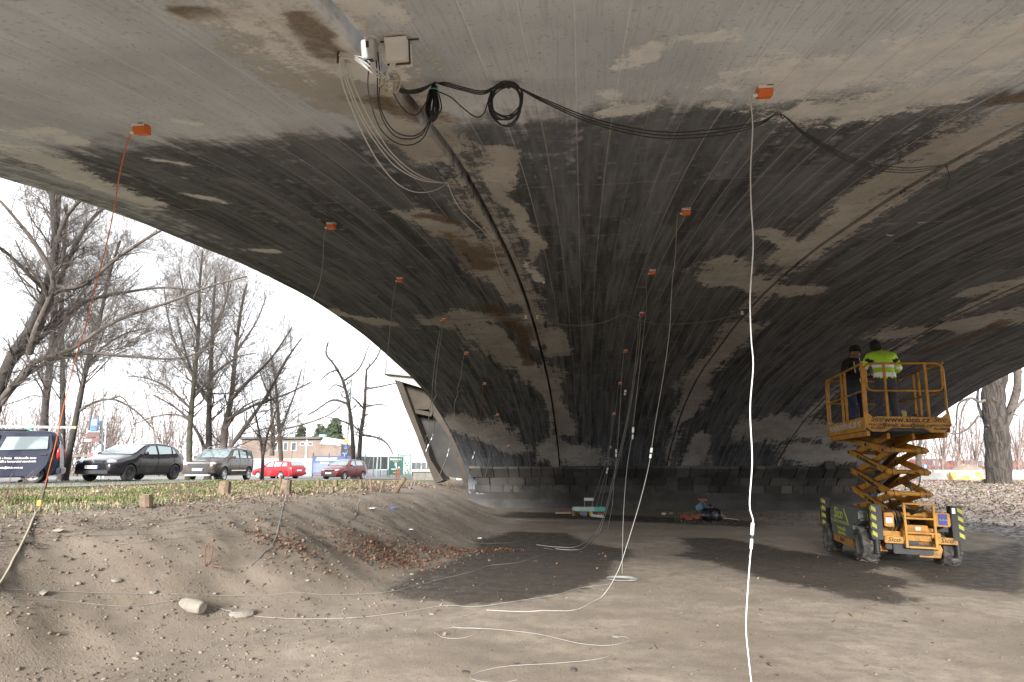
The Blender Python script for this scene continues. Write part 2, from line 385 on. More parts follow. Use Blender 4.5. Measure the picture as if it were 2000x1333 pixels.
# the parking road on the raised ground
M_ASPH = pm('worn_asphalt', (.13, .128, .125), .85, var=.2, scale=2.5, dirt=.35, dcol=(.2, .17, .14), bump=.4, bscale=90)
def sheet(name, X, Y, mat, off, kind='structure'):
    xx, yy = np.meshgrid(X, Y); zz = terrain(xx, yy) + off; m_ = bpy.data.meshes.new(name)
    ny, nx = xx.shape; ix = np.arange(nx * ny).reshape(ny, nx)
    m_.from_pydata(np.stack([xx, yy, zz], -1).reshape(-1, 3).tolist(), [], np.stack([ix[:-1, :-1], ix[:-1, 1:], ix[1:, 1:], ix[1:, :-1]], -1).reshape(-1, 4).tolist())
    return tag(obj(name, m_, mat), kind=kind)
sheet('road', np.linspace(-90, -14.2, 60), np.linspace(12, 60, 70), M_ASPH, .035)

# ================================================================== the bridge
JX = [q * S for q in (-6.26, -1.27, 4.13, 9.40, 14.5)]
VY0, VY1 = 1.3 * S, 33.75 * S
LITE = [([(1530, 165), (1700, 150), (1900, 115), (2000, 90)], .36), ([(1580, 225), (1700, 215), (1850, 185)], .22), ([(1245, 96), (1375, 92)], .10), ([(1180, 212), (1232, 212)], .09), ([(1355, 212), (1388, 210)], .05),
        ([(0, 230), (95, 262)], .13), ([(0, 290), (150, 345), (300, 392)], .28), ([(320, 318), (395, 335)], .09), ([(370, 385), (432, 394)], .10), ([(250, 398), (335, 408)], .09), ([(470, 478), (530, 490)], .13),
        ([(1180, 160), (1200, 180)], .06), ([(1700, 455), (1745, 458)], .05), ([(1790, 425), (1850, 428)], .05), ([(400, 250), (440, 258)], .07), ([(560, 30), (640, 90), (700, 150)], .26), ([(1030, 520), (1062, 548)], .10), ([(600, 0), (700, 10)], .16)]
TAN = [([(2010, 212), (1880, 272), (1760, 342), (1660, 412), (1580, 470), (1530, 508)], .30), ([(1450, 640), (1400, 692), (1362, 752), (1336, 815)], .42), ([(1400, 520), (1480, 565), (1560, 572)], .34), ([(560, 22), (620, 82), (690, 150)], .30),
       ([(640, 175), (705, 215), (765, 255), (830, 300)], .24), ([(820, 430), (900, 470), (960, 520), (1000, 560), (1025, 590)], .34), ([(860, 628), (930, 618), (1010, 628)], .42), ([(930, 640), (1000, 690), (1062, 745)], .62), ([(1062, 650), (1090, 690)], .32), ([(1065, 750), (1092, 800), (1108, 845)], .42),
       ([(655, 612), (745, 628)], .28), ([(1740, 655), (1850, 642), (2000, 618)], .55), ([(1900, 572), (2000, 548)], .35), ([(1490, 835), (1560, 835), (1670, 855)], 1.0), ([(1560, 880), (1700, 900)], .8), ([(900, 825), (960, 850), (1010, 872)], .8), ([(1360, 860), (1350, 900)], .5), ([(960, 300), (1040, 520)], .10), ([(1150, 900), (1080, 880)], .9), ([(1500, 455), (1560, 500)], .2)]
RUST = [([(880, 462), (955, 522)], .36), ([(965, 600), (1012, 660), (1035, 712)], .40), ([(735, 212), (815, 245)], .16), ([(1960, 205), (2010, 180)], .14), ([(430, 40), (600, 45), (660, 140)], .10), ([(820, 430), (880, 440)], .2), ([(1800, 690), (1960, 630)], .3)]
def vmask(X, Y, lst):
    m = np.full(X.shape, -3.)
    wx = X + .30 * fbm(X * 1.1, Y * .7, 3) + .10 * fbm(X * 5, Y * 2, 2); Y = Y + .5 * fbm(X * 1.3 + 31, Y * .8, 3); X = wx
    for pts, r in lst:
        q = [V(a, b) for a, b in pts]; d = pdist(X, Y, [(k.x, k.y) for k in q]); m = np.maximum(m, 1 - d / (r * (1.15 + 1.1 * fbm(X * 1.7 + 7, Y * .5, 3))))
    return m
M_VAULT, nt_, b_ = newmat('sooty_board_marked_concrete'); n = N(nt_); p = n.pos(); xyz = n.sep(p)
n1 = n.noise(p, .8, 3, .62); n2 = n.noise(p, 4.5, 5, .72); n3 = n.noise(p, 34, 3, .65); ns = n.noise(n.map(p, (9, .55, 1)), 1.0, 4, .65); ng = n.noise(n.map(p, (55, 2.2, 1)), 1.0, 2, .6)
bw_ = .265; bx = n.math('DIVIDE', xyz[0], bw_)
bi = n.math('FLOOR', bx); bf = n.math('FRACT', bx)
by = n.math('FLOOR', n.math('DIVIDE', n.add(xyz[1], n.mul(n.white(bi, '1D'), 3.1)), 3.9))
tone = n.white(n.comb(bi, by, 0), '3D'); tone2 = n.white(n.comb(bi, 3.3, 0), '3D')
edge = n.math('ABSOLUTE', n.add(bf, -.5)); ridge = n.ramp(edge, .465, .492)
ridge_on = n.ramp(n.add(n.mul(tone2, .55), n.mul(n2, .6)), .36, .62)
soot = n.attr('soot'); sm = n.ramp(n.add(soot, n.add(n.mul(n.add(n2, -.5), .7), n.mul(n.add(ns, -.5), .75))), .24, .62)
base = n.mix(n.ramp(n1, .3, .7), (.42, .46, .52), (.60, .65, .72))  # concrete colour lightened to carry the missing flash light near the camera
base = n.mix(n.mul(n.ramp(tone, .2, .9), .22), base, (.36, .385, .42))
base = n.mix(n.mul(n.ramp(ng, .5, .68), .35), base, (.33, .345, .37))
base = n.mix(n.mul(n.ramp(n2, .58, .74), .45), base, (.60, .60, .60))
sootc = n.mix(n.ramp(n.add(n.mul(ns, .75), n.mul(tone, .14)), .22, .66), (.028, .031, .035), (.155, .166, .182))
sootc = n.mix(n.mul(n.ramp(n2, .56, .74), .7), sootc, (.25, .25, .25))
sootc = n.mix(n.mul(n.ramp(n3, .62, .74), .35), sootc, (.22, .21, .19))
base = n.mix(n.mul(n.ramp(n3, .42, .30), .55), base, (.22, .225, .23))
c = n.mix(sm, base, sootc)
c = n.mix(n.mul(n.mul(ridge, ridge_on), .72), c, n.mix(sm, (.66, .69, .73), (.34, .33, .315)))
cross = n.math('ABSOLUTE', n.add(n.math('FRACT', n.math('DIVIDE', n.add(xyz[1], n.mul(n1, .12)), 2.05)), -.5))
c = n.mix(n.mul(n.ramp(cross, .4925, .499), n.mul(n.ramp(n2, .42, .6), .6)), c, (.31, .285, .25))
tn = n.ramp(n.add(n.attr('tan'), n.add(n.add(n.mul(n.add(n2, -.5), 2.2), n.mul(n.add(n3, -.5), 1.0)), n.mul(n.add(ns, -.5), 1.4))), .02, .34)
tanc = n.mix(n.ramp(n1, .35, .65), (.37, .355, .335), (.50, .49, .475)); tanc = n.mix(n.mul(n.ramp(n2, .52, .68), .6), tanc, (.23, .20, .17)); tanc = n.mix(n.mul(n.ramp(n3, .6, .72), .5), tanc, (.09, .075, .06))
c = n.mix(n.mul(tn, .86), c, tanc)
lt = n.ramp(n.add(n.attr('lite'), n.add(n.add(n.mul(n.add(n2, -.5), 2.6), n.mul(n.add(n3, -.5), 1.2)), n.mul(n.add(ns, -.5), 1.2))), .02, .55)
litc = n.mix(n.ramp(n2, .35, .7), (.62, .64, .66), (.80, .81, .82))
c = n.mix(n.mul(lt, .75), c, litc)
rs = n.ramp(n.add(n.attr('rust'), n.add(n.mul(n.add(n2, -.5), 1.7), n.mul(n.add(n3, -.5), .6))), .1, .7)
c = n.mix(n.mul(rs, .8), c, n.mix(n.ramp(n3, .35, .65), (.05, .034, .02), (.165, .098, .048)))
n._in(b_.inputs['Base Color'], c); b_.inputs['Roughness'].default_value = .9; b_.inputs['Specular IOR Level'].default_value = .25
hh = n.add(n.mul(ridge, n.mul(tone2, .9)), n.add(n.mul(n3, .45), n.add(n.mul(ng, .3), n.mul(tone, .35))))
n._in(b_.inputs['Normal'], n.bump(hh, .55, .02))
bridge = empty('arch_bridge', (3.6, 28.6, 0), 0, 'wide low concrete arch bridge with sooty board-marked underside spanning overhead', 'bridge')
def child(o, parent):   # keep world placement while parenting to an untransformed-rotation empty
    o.parent = parent; o.matrix_parent_inverse = parent.matrix_world.inverted(); return o
bpy.context.view_layer.update()
def vault_strip(xa, xb, dz, name='vault_strip', step=.10, ext=.0):
    X = np.linspace(xa, xb, max(2, int((xb - xa) / step) + 1)); Y = np.concatenate([np.arange(VY0, 26, step * 1.15), np.linspace(26, VY1, 40)])
    xx, yy = np.meshgrid(X, Y); zz = vaultz(yy) + dz + .012 * fbm(xx * .8, yy * .8, 3)
    ny, nx = xx.shape; ix = np.arange(nx * ny).reshape(ny, nx)
    top = zz + .38
    v = np.concatenate([np.stack([xx, yy, zz], -1).reshape(-1, 3), np.stack([xx, yy, top], -1).reshape(-1, 3)]); o2 = nx * ny
    f = [np.stack([ix[:-1, :-1], ix[1:, :-1], ix[1:, 1:], ix[:-1, 1:]], -1).reshape(-1, 4)]
    for a in (0, nx - 1):
        f.append(np.stack([ix[:-1, a], ix[1:, a], ix[1:, a] + o2, ix[:-1, a] + o2], -1))
    for a in (0, ny - 1):
        f.append(np.stack([ix[a, :-1], ix[a, 1:], ix[a, 1:] + o2, ix[a, :-1] + o2], -1))
    f.append(np.stack([ix[:-1, :-1], ix[:-1, 1:], ix[1:, 1:], ix[1:, :-1]], -1).reshape(-1, 4)[::1] + o2)
    m_ = bpy.data.meshes.new(name); m_.from_pydata(v.tolist(), [], np.concatenate(f).tolist())
    m_.polygons.foreach_set('use_smooth', [True] * len(m_.polygons)); m_.set_sharp_from_angle(angle=R(40))
    jd = np.min([np.abs(xx - j) for j in JX[1:4]], 0)
    us, ws = xx / S, yy / S
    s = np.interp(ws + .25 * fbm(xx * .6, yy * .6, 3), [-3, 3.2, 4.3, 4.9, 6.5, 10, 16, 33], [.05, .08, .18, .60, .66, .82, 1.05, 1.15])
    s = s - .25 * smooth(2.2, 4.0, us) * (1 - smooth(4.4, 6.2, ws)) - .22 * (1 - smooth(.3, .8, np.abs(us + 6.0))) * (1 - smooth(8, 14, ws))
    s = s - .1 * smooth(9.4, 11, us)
    for nm, lst in (('tan', TAN), ('lite', LITE), ('rust', RUST)):
        a = vmask(xx, yy, lst)
        if nm == 'tan': a = np.maximum(a, .42 - jd / .5 + .5 * fbm(xx * 2, yy * .6, 2))
        setattr_f(m_, nm, np.concatenate([a.ravel(), a.ravel()]))
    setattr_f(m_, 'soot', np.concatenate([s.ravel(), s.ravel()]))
    return child(obj(name, m_, M_VAULT), bridge)
EB = .34
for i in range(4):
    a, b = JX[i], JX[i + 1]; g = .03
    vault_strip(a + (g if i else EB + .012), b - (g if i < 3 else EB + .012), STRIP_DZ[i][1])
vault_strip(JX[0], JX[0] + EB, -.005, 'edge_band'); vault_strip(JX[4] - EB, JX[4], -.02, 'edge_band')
M_CONC = pm('weathered_concrete', (.34, .32, .29), .9, var=.18, scale=1.2, dirt=.35, dcol=(.14, .12, .10), bump=.35, bscale=18)
M_CONCL = pm('pale_concrete', (.24, .236, .225), .9, var=.08, scale=1.5, dirt=.15, dcol=(.3, .28, .25), bump=.25, bscale=25)
M_DARK = pm('dark_matte', (.05, .045, .04), .95)  # plain dark matte colour, given to the drain opening
# spandrel walls, road deck and parapets above the vault
for xa, xb in ((JX[0] + .05, JX[0] + .33), (JX[4] - .33, JX[4] - .05)):
    ys = np.linspace(VY0, VY1, 40); poly = [(y, float(vaultz(y)) + .3) for y in ys] + [(VY1, 5.9), (VY0, 5.9)]
    child(MB().prism(poly, xa, xb, 'X').build('spandrel_wall', M_CONC), bridge)
child(MB().b6((JX[0] - .5, VY0 - .2, 5.9), (JX[4] + .5, 55, 6.4)).build('deck_slab', M_CONC), bridge)
for xa in (JX[0] - .5, JX[4] + .25):
    child(MB().b6((xa, VY0 - .2, 6.4), (xa + .25, 55, 7.4)).build('parapet', M_CONC), bridge)
# abutment: backing wall, coursed blocks, concrete footing
abut = child(MB().b6((JX[0] + .1, 29.62, -1.2), (JX[4] - .1, 31.5, 5.89)).build('abutment', M_CONC), bridge)
M_BLOCK, nt_, b_ = newmat('sooty_stone_block'); n = N(nt_); p = n.pos(); rnd = n.rand()
n2 = n.noise(p, 3.0, 6, .65); n3 = n.noise(p, 28, 4, .6)
wp = n.nt.nodes.new('ShaderNodeNewGeometry').outputs['Position']; big = n.noise(wp, .45, 4, .6)
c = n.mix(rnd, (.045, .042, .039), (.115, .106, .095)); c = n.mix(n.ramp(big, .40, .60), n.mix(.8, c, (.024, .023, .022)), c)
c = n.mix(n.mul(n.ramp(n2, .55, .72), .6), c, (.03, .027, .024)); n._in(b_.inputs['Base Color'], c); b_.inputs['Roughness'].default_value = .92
n._in(b_.inputs['Normal'], n.bump(n.add(n.mul(n2, .6), n.mul(n3, .3)), .6, .03))
def block_mesh(seed):
    rr = random.Random(seed); bm = bmesh.new(); bmesh.ops.create_cube(bm, size=1.0)
    bmesh.ops.bevel(bm, geom=list(bm.edges), offset=.035, segments=1, affect='EDGES')
    for v in bm.verts: v.co += Vector([(rr.random() - .5) * .035 for _ in range(3)])
    m_ = bpy.data.meshes.new('stone_block'); bm.to_mesh(m_); bm.free(); m_.materials.append(M_BLOCK); return m_
BMESH = [block_mesh(k) for k in range(8)]
rb = random.Random(3)
def on_slope(z):   # depth of the sloping face at height z (below the springing the face goes on down)
    ys = np.linspace(24, 29.5, 400); return float(np.interp(-z, -vaultz(ys), ys))
bpy.context.view_layer.update()
z = 1.75; courses = ((.43, .54), (.38, .68), (.40, .61))
for ci, (h, w0) in enumerate(courses):
    zc = z - h / 2; y0 = on_slope(z - .02); y1 = on_slope(z - h + .02); yc = (y0 + y1) / 2; lean = math.atan2(y1 - y0, h)
    x = JX[0] + .15 + .3 * rb.random()
    while x < JX[4] - .2:
        w = w0 * (.75 + .55 * rb.random())
        near_joint = any(x < j < x + w for j in JX[1:4])
        o = bpy.data.objects.new('stone_block', BMESH[rb.randrange(8)]); COL.objects.link(o)
        o.matrix_world = Matrix.Translation((x + w / 2, yc + .235 - (.02 if ci else 0) - .025 * rb.random(), zc)) @ Matrix.Rotation(lean, 4, 'X') @ Matrix.Diagonal((w - .02, .5, h / math.cos(lean) - .016, 1))
        child(o, abut); x += w
    z -= h
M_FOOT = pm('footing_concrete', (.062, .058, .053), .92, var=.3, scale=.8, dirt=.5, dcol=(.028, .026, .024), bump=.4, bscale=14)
yf = on_slope(.54)
xs = np.linspace(JX[0] - .1, JX[4] + .1, 60); mbf = MB()
prof = [(yf - .06, .57), (yf + .12, .1), (yf - .1, -.2), (yf - .3, -.9)]
vv = []; 
for k, x in enumerate(xs):
    for j, (y, zz) in enumerate(prof): vv.append((x, y + .10 * float(fbm(x * .9, j * 2.0, 3)), zz + (.06 * float(fbm(x * .7 + 9, j, 2)) if j else 0)))
    vv.append((x, yf + 1.2, .59))
ff = []
m5 = 5
for k in range(len(xs) - 1):
    for j in range(3): ff.append((k * m5 + j, k * m5 + j + 1, (k + 1) * m5 + j + 1, (k + 1) * m5 + j))
    ff.append((k * m5 + 4, k * m5, (k + 1) * m5, (k + 1) * m5 + 4))
mbf.add(vv, ff); child(mbf.build('footing', M_FOOT), bridge)
# drain openings in the abutment
q = P(1600, 908, 27.0)
child(MB().b6((q.x - .2, on_slope(1.74) - .2, 1.5), (q.x + .18, on_slope(1.74) + .4, 1.9)).build('drain_opening', M_DARK), bridge)
# wing of the abutment on the left: deck end, leaning rib, recessed wall, diagonal
TW = 30.8
def wing(pp, t, depth, name, mat):
    pts = [P(a, b, t) for a, b in pp]; n_ = len(pts); dv = Vector((0, depth, 0))
    m = MB(); m.add([v for v in pts] + [v + dv for v in pts], [tuple(range(n_)), tuple(range(2 * n_ - 1, n_ - 1, -1))] + [(i, n_ + i, n_ + (i + 1) % n_, (i + 1) % n_) for i in range(n_)])
    return child(m.build(name, mat), bridge)
wing([(747, 690), (800, 690), (850, 740), (830, 738), (748, 730)], TW - .6, 14, 'deck_end', M_CONCL)
wing([(748, 731), (840, 739), (900, 800), (818, 756), (770, 742)], TW - .3, 12, 'corbel', M_CONC)
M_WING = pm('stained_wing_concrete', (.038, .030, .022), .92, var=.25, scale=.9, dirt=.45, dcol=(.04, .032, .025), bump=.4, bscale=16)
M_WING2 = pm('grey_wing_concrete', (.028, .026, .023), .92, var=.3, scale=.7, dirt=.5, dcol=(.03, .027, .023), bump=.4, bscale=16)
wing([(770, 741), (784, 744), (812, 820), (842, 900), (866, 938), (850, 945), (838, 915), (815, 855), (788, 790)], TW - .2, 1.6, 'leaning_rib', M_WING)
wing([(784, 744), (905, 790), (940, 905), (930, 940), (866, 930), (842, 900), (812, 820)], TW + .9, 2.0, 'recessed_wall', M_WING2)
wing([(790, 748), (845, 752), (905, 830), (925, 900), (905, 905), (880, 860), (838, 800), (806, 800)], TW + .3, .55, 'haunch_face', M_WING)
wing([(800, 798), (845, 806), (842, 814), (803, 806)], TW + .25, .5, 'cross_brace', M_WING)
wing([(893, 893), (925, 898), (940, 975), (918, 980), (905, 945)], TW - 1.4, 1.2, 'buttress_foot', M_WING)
# ================================================================== scissor lift
M_OR = pm('orange_machine_paint', (.46, .215, .022), .5, var=.18, scale=7, dirt=.42, dcol=(.20, .11, .04), bump=.15, bscale=40)
M_ORD = pm('orange_paint_shabby', (.44, .20, .025), .6, var=.2, scale=6, dirt=.55, dcol=(.12, .085, .055), bump=.25, bscale=40)
M_GREYP = pm('grey_green_plastic', (.105, .115, .105), .6, var=.15, scale=3, dirt=.35, dcol=(.2, .18, .15), bump=.1)
M_BLK = pm('black_paint', (.018, .018, .019), .55, var=.25, dirt=.25, dcol=(.1, .09, .08))
M_STEEL = pm('worn_steel', (.3, .29, .28), .45, metal=.7, dirt=.3)
M_TYREM = pm('muddy_tyre', (.035, .033, .031), .85, var=.2, scale=12, dirt=.6, dcol=(.20, .17, .14), bump=.4, bscale=70)
M_INK = pm('black_print', (.015, .013, .012), .6)
M_WPRINT = pm('worn_white_print', (.55, .54, .5), .6, dirt=.4, dcol=(.4, .25, .08), scale=30)
M_YG = pm('yellow_green_print', (.45, .50, .08), .6, var=.1)
M_YEL = pm('hazard_yellow', (.36, .35, .05), .6, var=.1, dirt=.25)
M_RED = pm('red_print', (.5, .03, .03), .5); M_BLUE = pm('blue_sticker', (.03, .045, .24), .5); M_WHITE = pm('white_plastic', (.75, .75, .73), .5, var=.04)
LO = Vector((5.50, 11.89, 0)); LO.z = tz(LO.x, LO.y) + .0
LM = Matrix.Translation(LO) @ Matrix.Rotation(R(-6.5), 4, 'Z') @ Matrix.Rotation(R(1.8), 4, 'Y')
lift = empty('scissor_lift', label='orange scissor lift with raised railed platform and rough-terrain tyres on damp ground', cat='scissor lift', mat=LM)
FX = (R(90), 0, 0)        # text on a face turned to the viewer (-y)
SXr = (R(90), 0, R(-90))  # text on the left side (-x)
# wheels
def tyre_mesh(Rr, w, seed):
    m = MB(); pr = [(Rr * .58, -w * .46), (Rr * .80, -w * .5), (Rr * .93, -w * .46), (Rr * .96, -w * .3), (Rr * .965, 0), (Rr * .96, w * .3), (Rr * .93, w * .46), (Rr * .80, w * .5), (Rr * .58, w * .46)]
    m.lathe(pr, axis='X', n=32); nl = 15
    for k in range(nl):
        for s in (-1, 1):
            a = 2 * math.pi * (k + (.5 if s > 0 else 0)) / nl; M = Matrix.Rotation(a, 3, 'X')
            c = M @ Vector((s * w * .25, 0, Rr * .985)); m.box(c, (w * .56, Rr * .115, Rr * .09), M @ Matrix.Rotation(s * R(32), 3, 'Z'))
    return m
def lift_wheel(x, y, z, side):
    Rr, w = .285, .27
    e = tyre_mesh(Rr, w, 0).build('wheel', M_TYREM, lift, loc=(x, y, z + Rr), rot=(random.random(), 0, 0))
    r = MB(); r.lathe([(.02, side * .11), (.07, side * .115), (.075, side * .085), (.12, side * .07), (.135, side * .10), (.165, side * .125), (.17, side * .09), (.166, -side * .1)], axis='X', n=24); r.build('rim', M_ORD if False else M_GREYP, e)
for x, s in ((-.61, -1), (.61, 1)):
    lift_wheel(x, 0.0, .0 if s < 0 else -.015, s); lift_wheel(x, 2.25, -.13, s)
# chassis
c = MB(); c.b6((-.40, -.30, .26), (.40, 2.6, .46)); c.b6((-.30, -.36, .20), (.30, -.05, .36)); c.build('chassis_frame', M_BLK, lift, bevel=.012)
c = MB(); c.b6((-.46, -.28, .46), (.46, 2.5, .56)); c.b6((-.42, -.1, .56), (.42, 2.45, .62)); c.build('chassis_deck', M_ORD, lift, bevel=.01)
for y in (0.0, 2.25):
    a = MB(); a.b6((-.5, y - .07, .2), (.5, y + .07, .36)); a.b6((.2, y - .12, .16), (.42, y + .12, .34)); a.build('axle', M_ORD, lift, bevel=.01)
p_ = MB(); p_.prism([(.10, .16), (.42, .16), (.46, .30), (.40, .44), (.10, .40)], -.30, -.22, 'Y'); p_.build('axle_plate', M_ORD, lift, bevel=.006)
# side covers
def cover(s):
    m = MB(); prof = [(.33, .30), (.40, .56), (.14, .62), (.02, .70), (.02, .84), (.10, .885), (1.75, .885), (1.9, .80), (1.92, .62), (1.86, .56), (1.90, .30)]
    m.prism(prof, s * .40, s * .70, 'X'); return m.build('engine_cover', M_GREYP, lift, bevel=.03)
cl = cover(-1); cover(1)
text('Sico', .30, M_YG, cl, (-.707, 1.32, .72), SXr, shear=.25, sx=1.25, bold=.006, name='logo_lettering')
l_ = MB(); l_.bar((-.706, 1.75, .585), (-.706, .72, .585), .008, .012); l_.bar((-.706, 1.72, .555), (-.706, .62, .555), .008, .014); l_.bar((-.706, .92, .83), (-.706, .66, .56), .008, .02); l_.build('logo_triangle', M_YG, cl)
text('Pronájem plošin', .085, M_YG, cl, (-.707, 1.15, .45), SXr, bold=.002); text('a lešení 8–28 m', .085, M_YG, cl, (-.707, 1.15, .36), SXr, bold=.002)
st = MB(); st.b6((-.41, .004, .70), (-.56, .018, .82)); s_ = st.build('sticker', M_YEL, cl, sa=30)
for k in range(4): MB().b6((-.43, .000, .795 - k * .024), (-.54, .003, .803 - k * .024)).build('print_line', M_INK, s_)
MB().prism([(.55, .16), (1.82, .16), (1.86, .30), (.55, .30)], -.69, -.40, 'X').build('lower_panel', M_ORD, lift, bevel=.008)
text('ATLAS', .1, M_INK, lift, (-.695, 1.2, .235), SXr)
# outrigger legs with hazard stripes
for x, y, z0, z1 in ((-.55, -.36, .42, 1.0), (.66, -.36, .46, 1.02), (-.68, 2.42, .36, .98), (.68, 2.42, .36, .98)):
    m = MB(); m.b6((x - .085, y - .085, z0), (x + .085, y + .085, z1)); o = m.build('outrigger', M_BLK, lift, bevel=.008)
    MB().cyl((x, y, .23), (x, y, z0 + .02), .04, n=14).build('jack_leg', M_BLK, o)
    MB().lathe([(.0, .20), (.055, .20), (.05, .22), (.03, .24), (0, .24)], (x, y, .0), n=16).build('foot_plate', M_BLK, o)
    sx = -1 if x < 0 else 1; x0 = x + sx * .045
    sd_ = MB(); hh = (z1 - z0 - .03) / 4
    for k in range(4):
        zb = z0 + .02 + k * hh
        sd_.prism([(x0 - .035, zb + hh * .45), (x0 + .035, zb + hh * .12), (x0 + .035, zb + hh * .62), (x0 - .035, zb + hh * .95)], y - .0895, y - .0865, 'Y')
        sd_.prism([(y - .08, zb + hh * .12), (y - .02, zb + hh * .45), (y - .02, zb + hh * .95), (y - .08, zb + hh * .62)], x + sx * .0865, x + sx * .0895, 'X')
    sd_.build('hazard_stripes', M_YEL, o)
st = MB().b6((.59, -.4485, .90), (.64, -.4465, .99)).build('sticker', M_WHITE, lift)
# front boxes
b = MB(); b.b6((.33, -.42, .68), (.57, -.05, .90)); bo = b.build('control_box', M_OR, lift, bevel=.012)
s_ = MB().b6((.385, -.426, .705), (.52, -.423, .885)).build('sticker', M_BLUE, bo); text('12,15 m', .04, M_YG, s_, (.452, -.4275, .79), FX)
text('H12', .035, M_RED, s_, (.452, -.4275, .85), FX)
b = MB(); b.b6((-.42, -.40, .64), (-.27, -.02, .87)); bo = b.build('control_box', M_OR, lift, bevel=.012)
s_ = MB().b6((-.40, -.406, .70), (-.30, -.403, .82)).build('sticker', M_WHITE, bo); MB().b6((-.40, -.409, .79), (-.30, -.407, .82)).build('red_band', M_RED, s_); text('!!', .05, M_INK, s_, (-.35, -.4075, .74), FX)
b = MB(); b.b6((-.15, -.34, .42), (.30, -.28, .62)); b.b6((-.13, -.38, .58), (.24, -.26, .68)); fb = b.build('front_panel', M_ORD, lift, bevel=.008)
s_ = MB().b6((.05, -.385, .60), (.12, -.382, .655)).build('sticker', M_WHITE, fb); MB().prism([(.066, .612), (.104, .612), (.085, .645)], -.388, -.386, 'Y').build('warning_triangle', M_YEL, s_)
b = MB(); b.b6((-.45, -.44, .375), (-.165, -.36, .485)); fb = b.build('bumper', M_OR, lift, bevel=.01); text('Sico', .10, M_INK, fb, (-.315, -.4425, .432), FX, shear=.3, sx=1.15, bold=.002)
MB().bar((-.22, -.4415, .465), (-.18, -.4415, .395), .003, .005).build('logo_stroke', M_INK, fb)
b = MB(); b.b6((.33, -.44, .40), (.64, -.36, .505)); fb = b.build('bumper', M_OR, lift, bevel=.01); text('Sico', .10, M_INK, fb, (.475, -.4425, .455), FX, shear=.3, sx=1.15, bold=.002)
MB().bar((.57, -.4415, .49), (.61, -.4415, .42), .003, .005).build('logo_stroke', M_INK, fb)
# ladder
lad = MB().b6((-.158, -.52, .32), (-.122, -.47, 1.05)).build('ladder', M_OR, lift, bevel=.005)
MB().b6((.282, -.52, .32), (.318, -.47, 1.05)).build('ladder_rail', M_OR, lad, bevel=.005)
for z in (.335, .565, .80, 1.035): MB().b6((-.122, -.525, z - .014), (.282, -.47, z + .014)).build('rung', M_OR, lad, bevel=.005)
# hydraulics and hoses
h = MB(); h.cyl((-.05, .05, .66), (.10, 1.4, .95), .05); h.build('hydraulic_cylinder', M_BLK, lift)
h = MB()
for k in range(5):
    x = -.28 + .06 * k; h.tube(spline([(x, -.1, .5), (x + .02, -.3, .72), (x - .05, -.2, .95), (x + .05, .1, .80)], 6), .011, 6)
h.tube(spline([(.05, -.22, .85), (.13, -.34, .92), (.22, -.3, .98), (.18, -.18, .9)], 6), .025, 8)
h.build('hydraulic_hoses', M_BLK, lift)
# scissor arms
NZ = [.84, 1.19, 1.56, 1.93, 2.19]; YF, YR = -.20, 1.85
SXC = .06
for k in range(4):
    z0, z1 = NZ[k], NZ[k + 1]
    for s in (-1, 1):
        xo = SXC + s * .29; xi = SXC + s * .20
        yb = YF if k < 3 else YF + .12; yr = YR if k < 3 else YR - .1
        o = MB().bar((xo, YF, z0), (xo, YR, z1), .055, .115, up=(0, 0, 1)).build('scissor_arm', M_OR, lift, bevel=.008)
        # arm running up towards the back on the outside, up towards the front on the inside
        MB().bar((xi, YR, z0), (xi, yb, z1), .05, .11).build('scissor_arm', M_OR, lift, bevel=.008)
        MB().cyl((xo + s * .045, (YF + YR) / 2, (z0 + z1) / 2), (xi - s * .03, (YF + YR) / 2, (z0 + z1) / 2), .03, n=12).build('pivot_pin', M_BLK, lift)
    for y, z in ((YF, z0), (YR, z0)):
        MB().cyl((SXC - .345, y, z), (SXC + .345, y, z), .038, n=14).build('cross_tube', M_OR, lift)
        for q in (-.29, -.2, .2, .29):
            MB().lathe([(.03, -.035), (.056, -.035), (.056, .035), (.03, .035)], (SXC + q, y, z), 'X', 14).build('bearing_collar', M_ORD, lift)
        for q in (-.352, .352): MB().lathe([(0, -.012), (.026, -.012), (.026, .012), (0, .012)], (SXC + q, y, z), 'X', 10).build('pivot_cap', M_BLK, lift)
    if k in (1, 2):
        MB().cyl((SXC, YR - .5, z0 - .02), (SXC, .2, z1 - .02), .042, n=12).build('hydraulic_cylinder', M_BLK, lift)
h = MB(); h.tube(spline([(SXC + .1, -.2, 1.58), (SXC + .16, -.3, 1.5), (SXC + .12, -.28, 1.32), (SXC + .02, -.24, 1.25), (SXC + .05, -.2, 1.4)], 6), .01, 6); h.tube(spline([(SXC - .02, -.22, 1.55), (SXC, -.26, 1.42), (SXC - .04, -.18, 1.3)], 6), .012, 6); h.build('hydraulic_hoses', M_BLK, lift)
ARMT = (('602 205 957  www.sico.cz', 2), ('800 100 306  info@sico.cz', 1), ('257 530 008', 0))
for s_, k in ARMT:
    z0, z1 = NZ[k], NZ[k + 1]; a = math.atan2(z1 - z0, YR - YF)
    # the outside arm rises towards the back; its lettering reads down towards the viewer
    o = text(s_, .088, M_INK, lift, (SXC - .319, (YF + YR) / 2 + .05, (z0 + z1) / 2), (0, 0, 0), bold=.004, sx=1.25)
    o.rotation_euler = (Matrix.Rotation(a, 3, 'X') @ Matrix.Rotation(R(-90), 3, 'Z') @ Matrix.Rotation(R(90), 3, 'X')).to_euler()
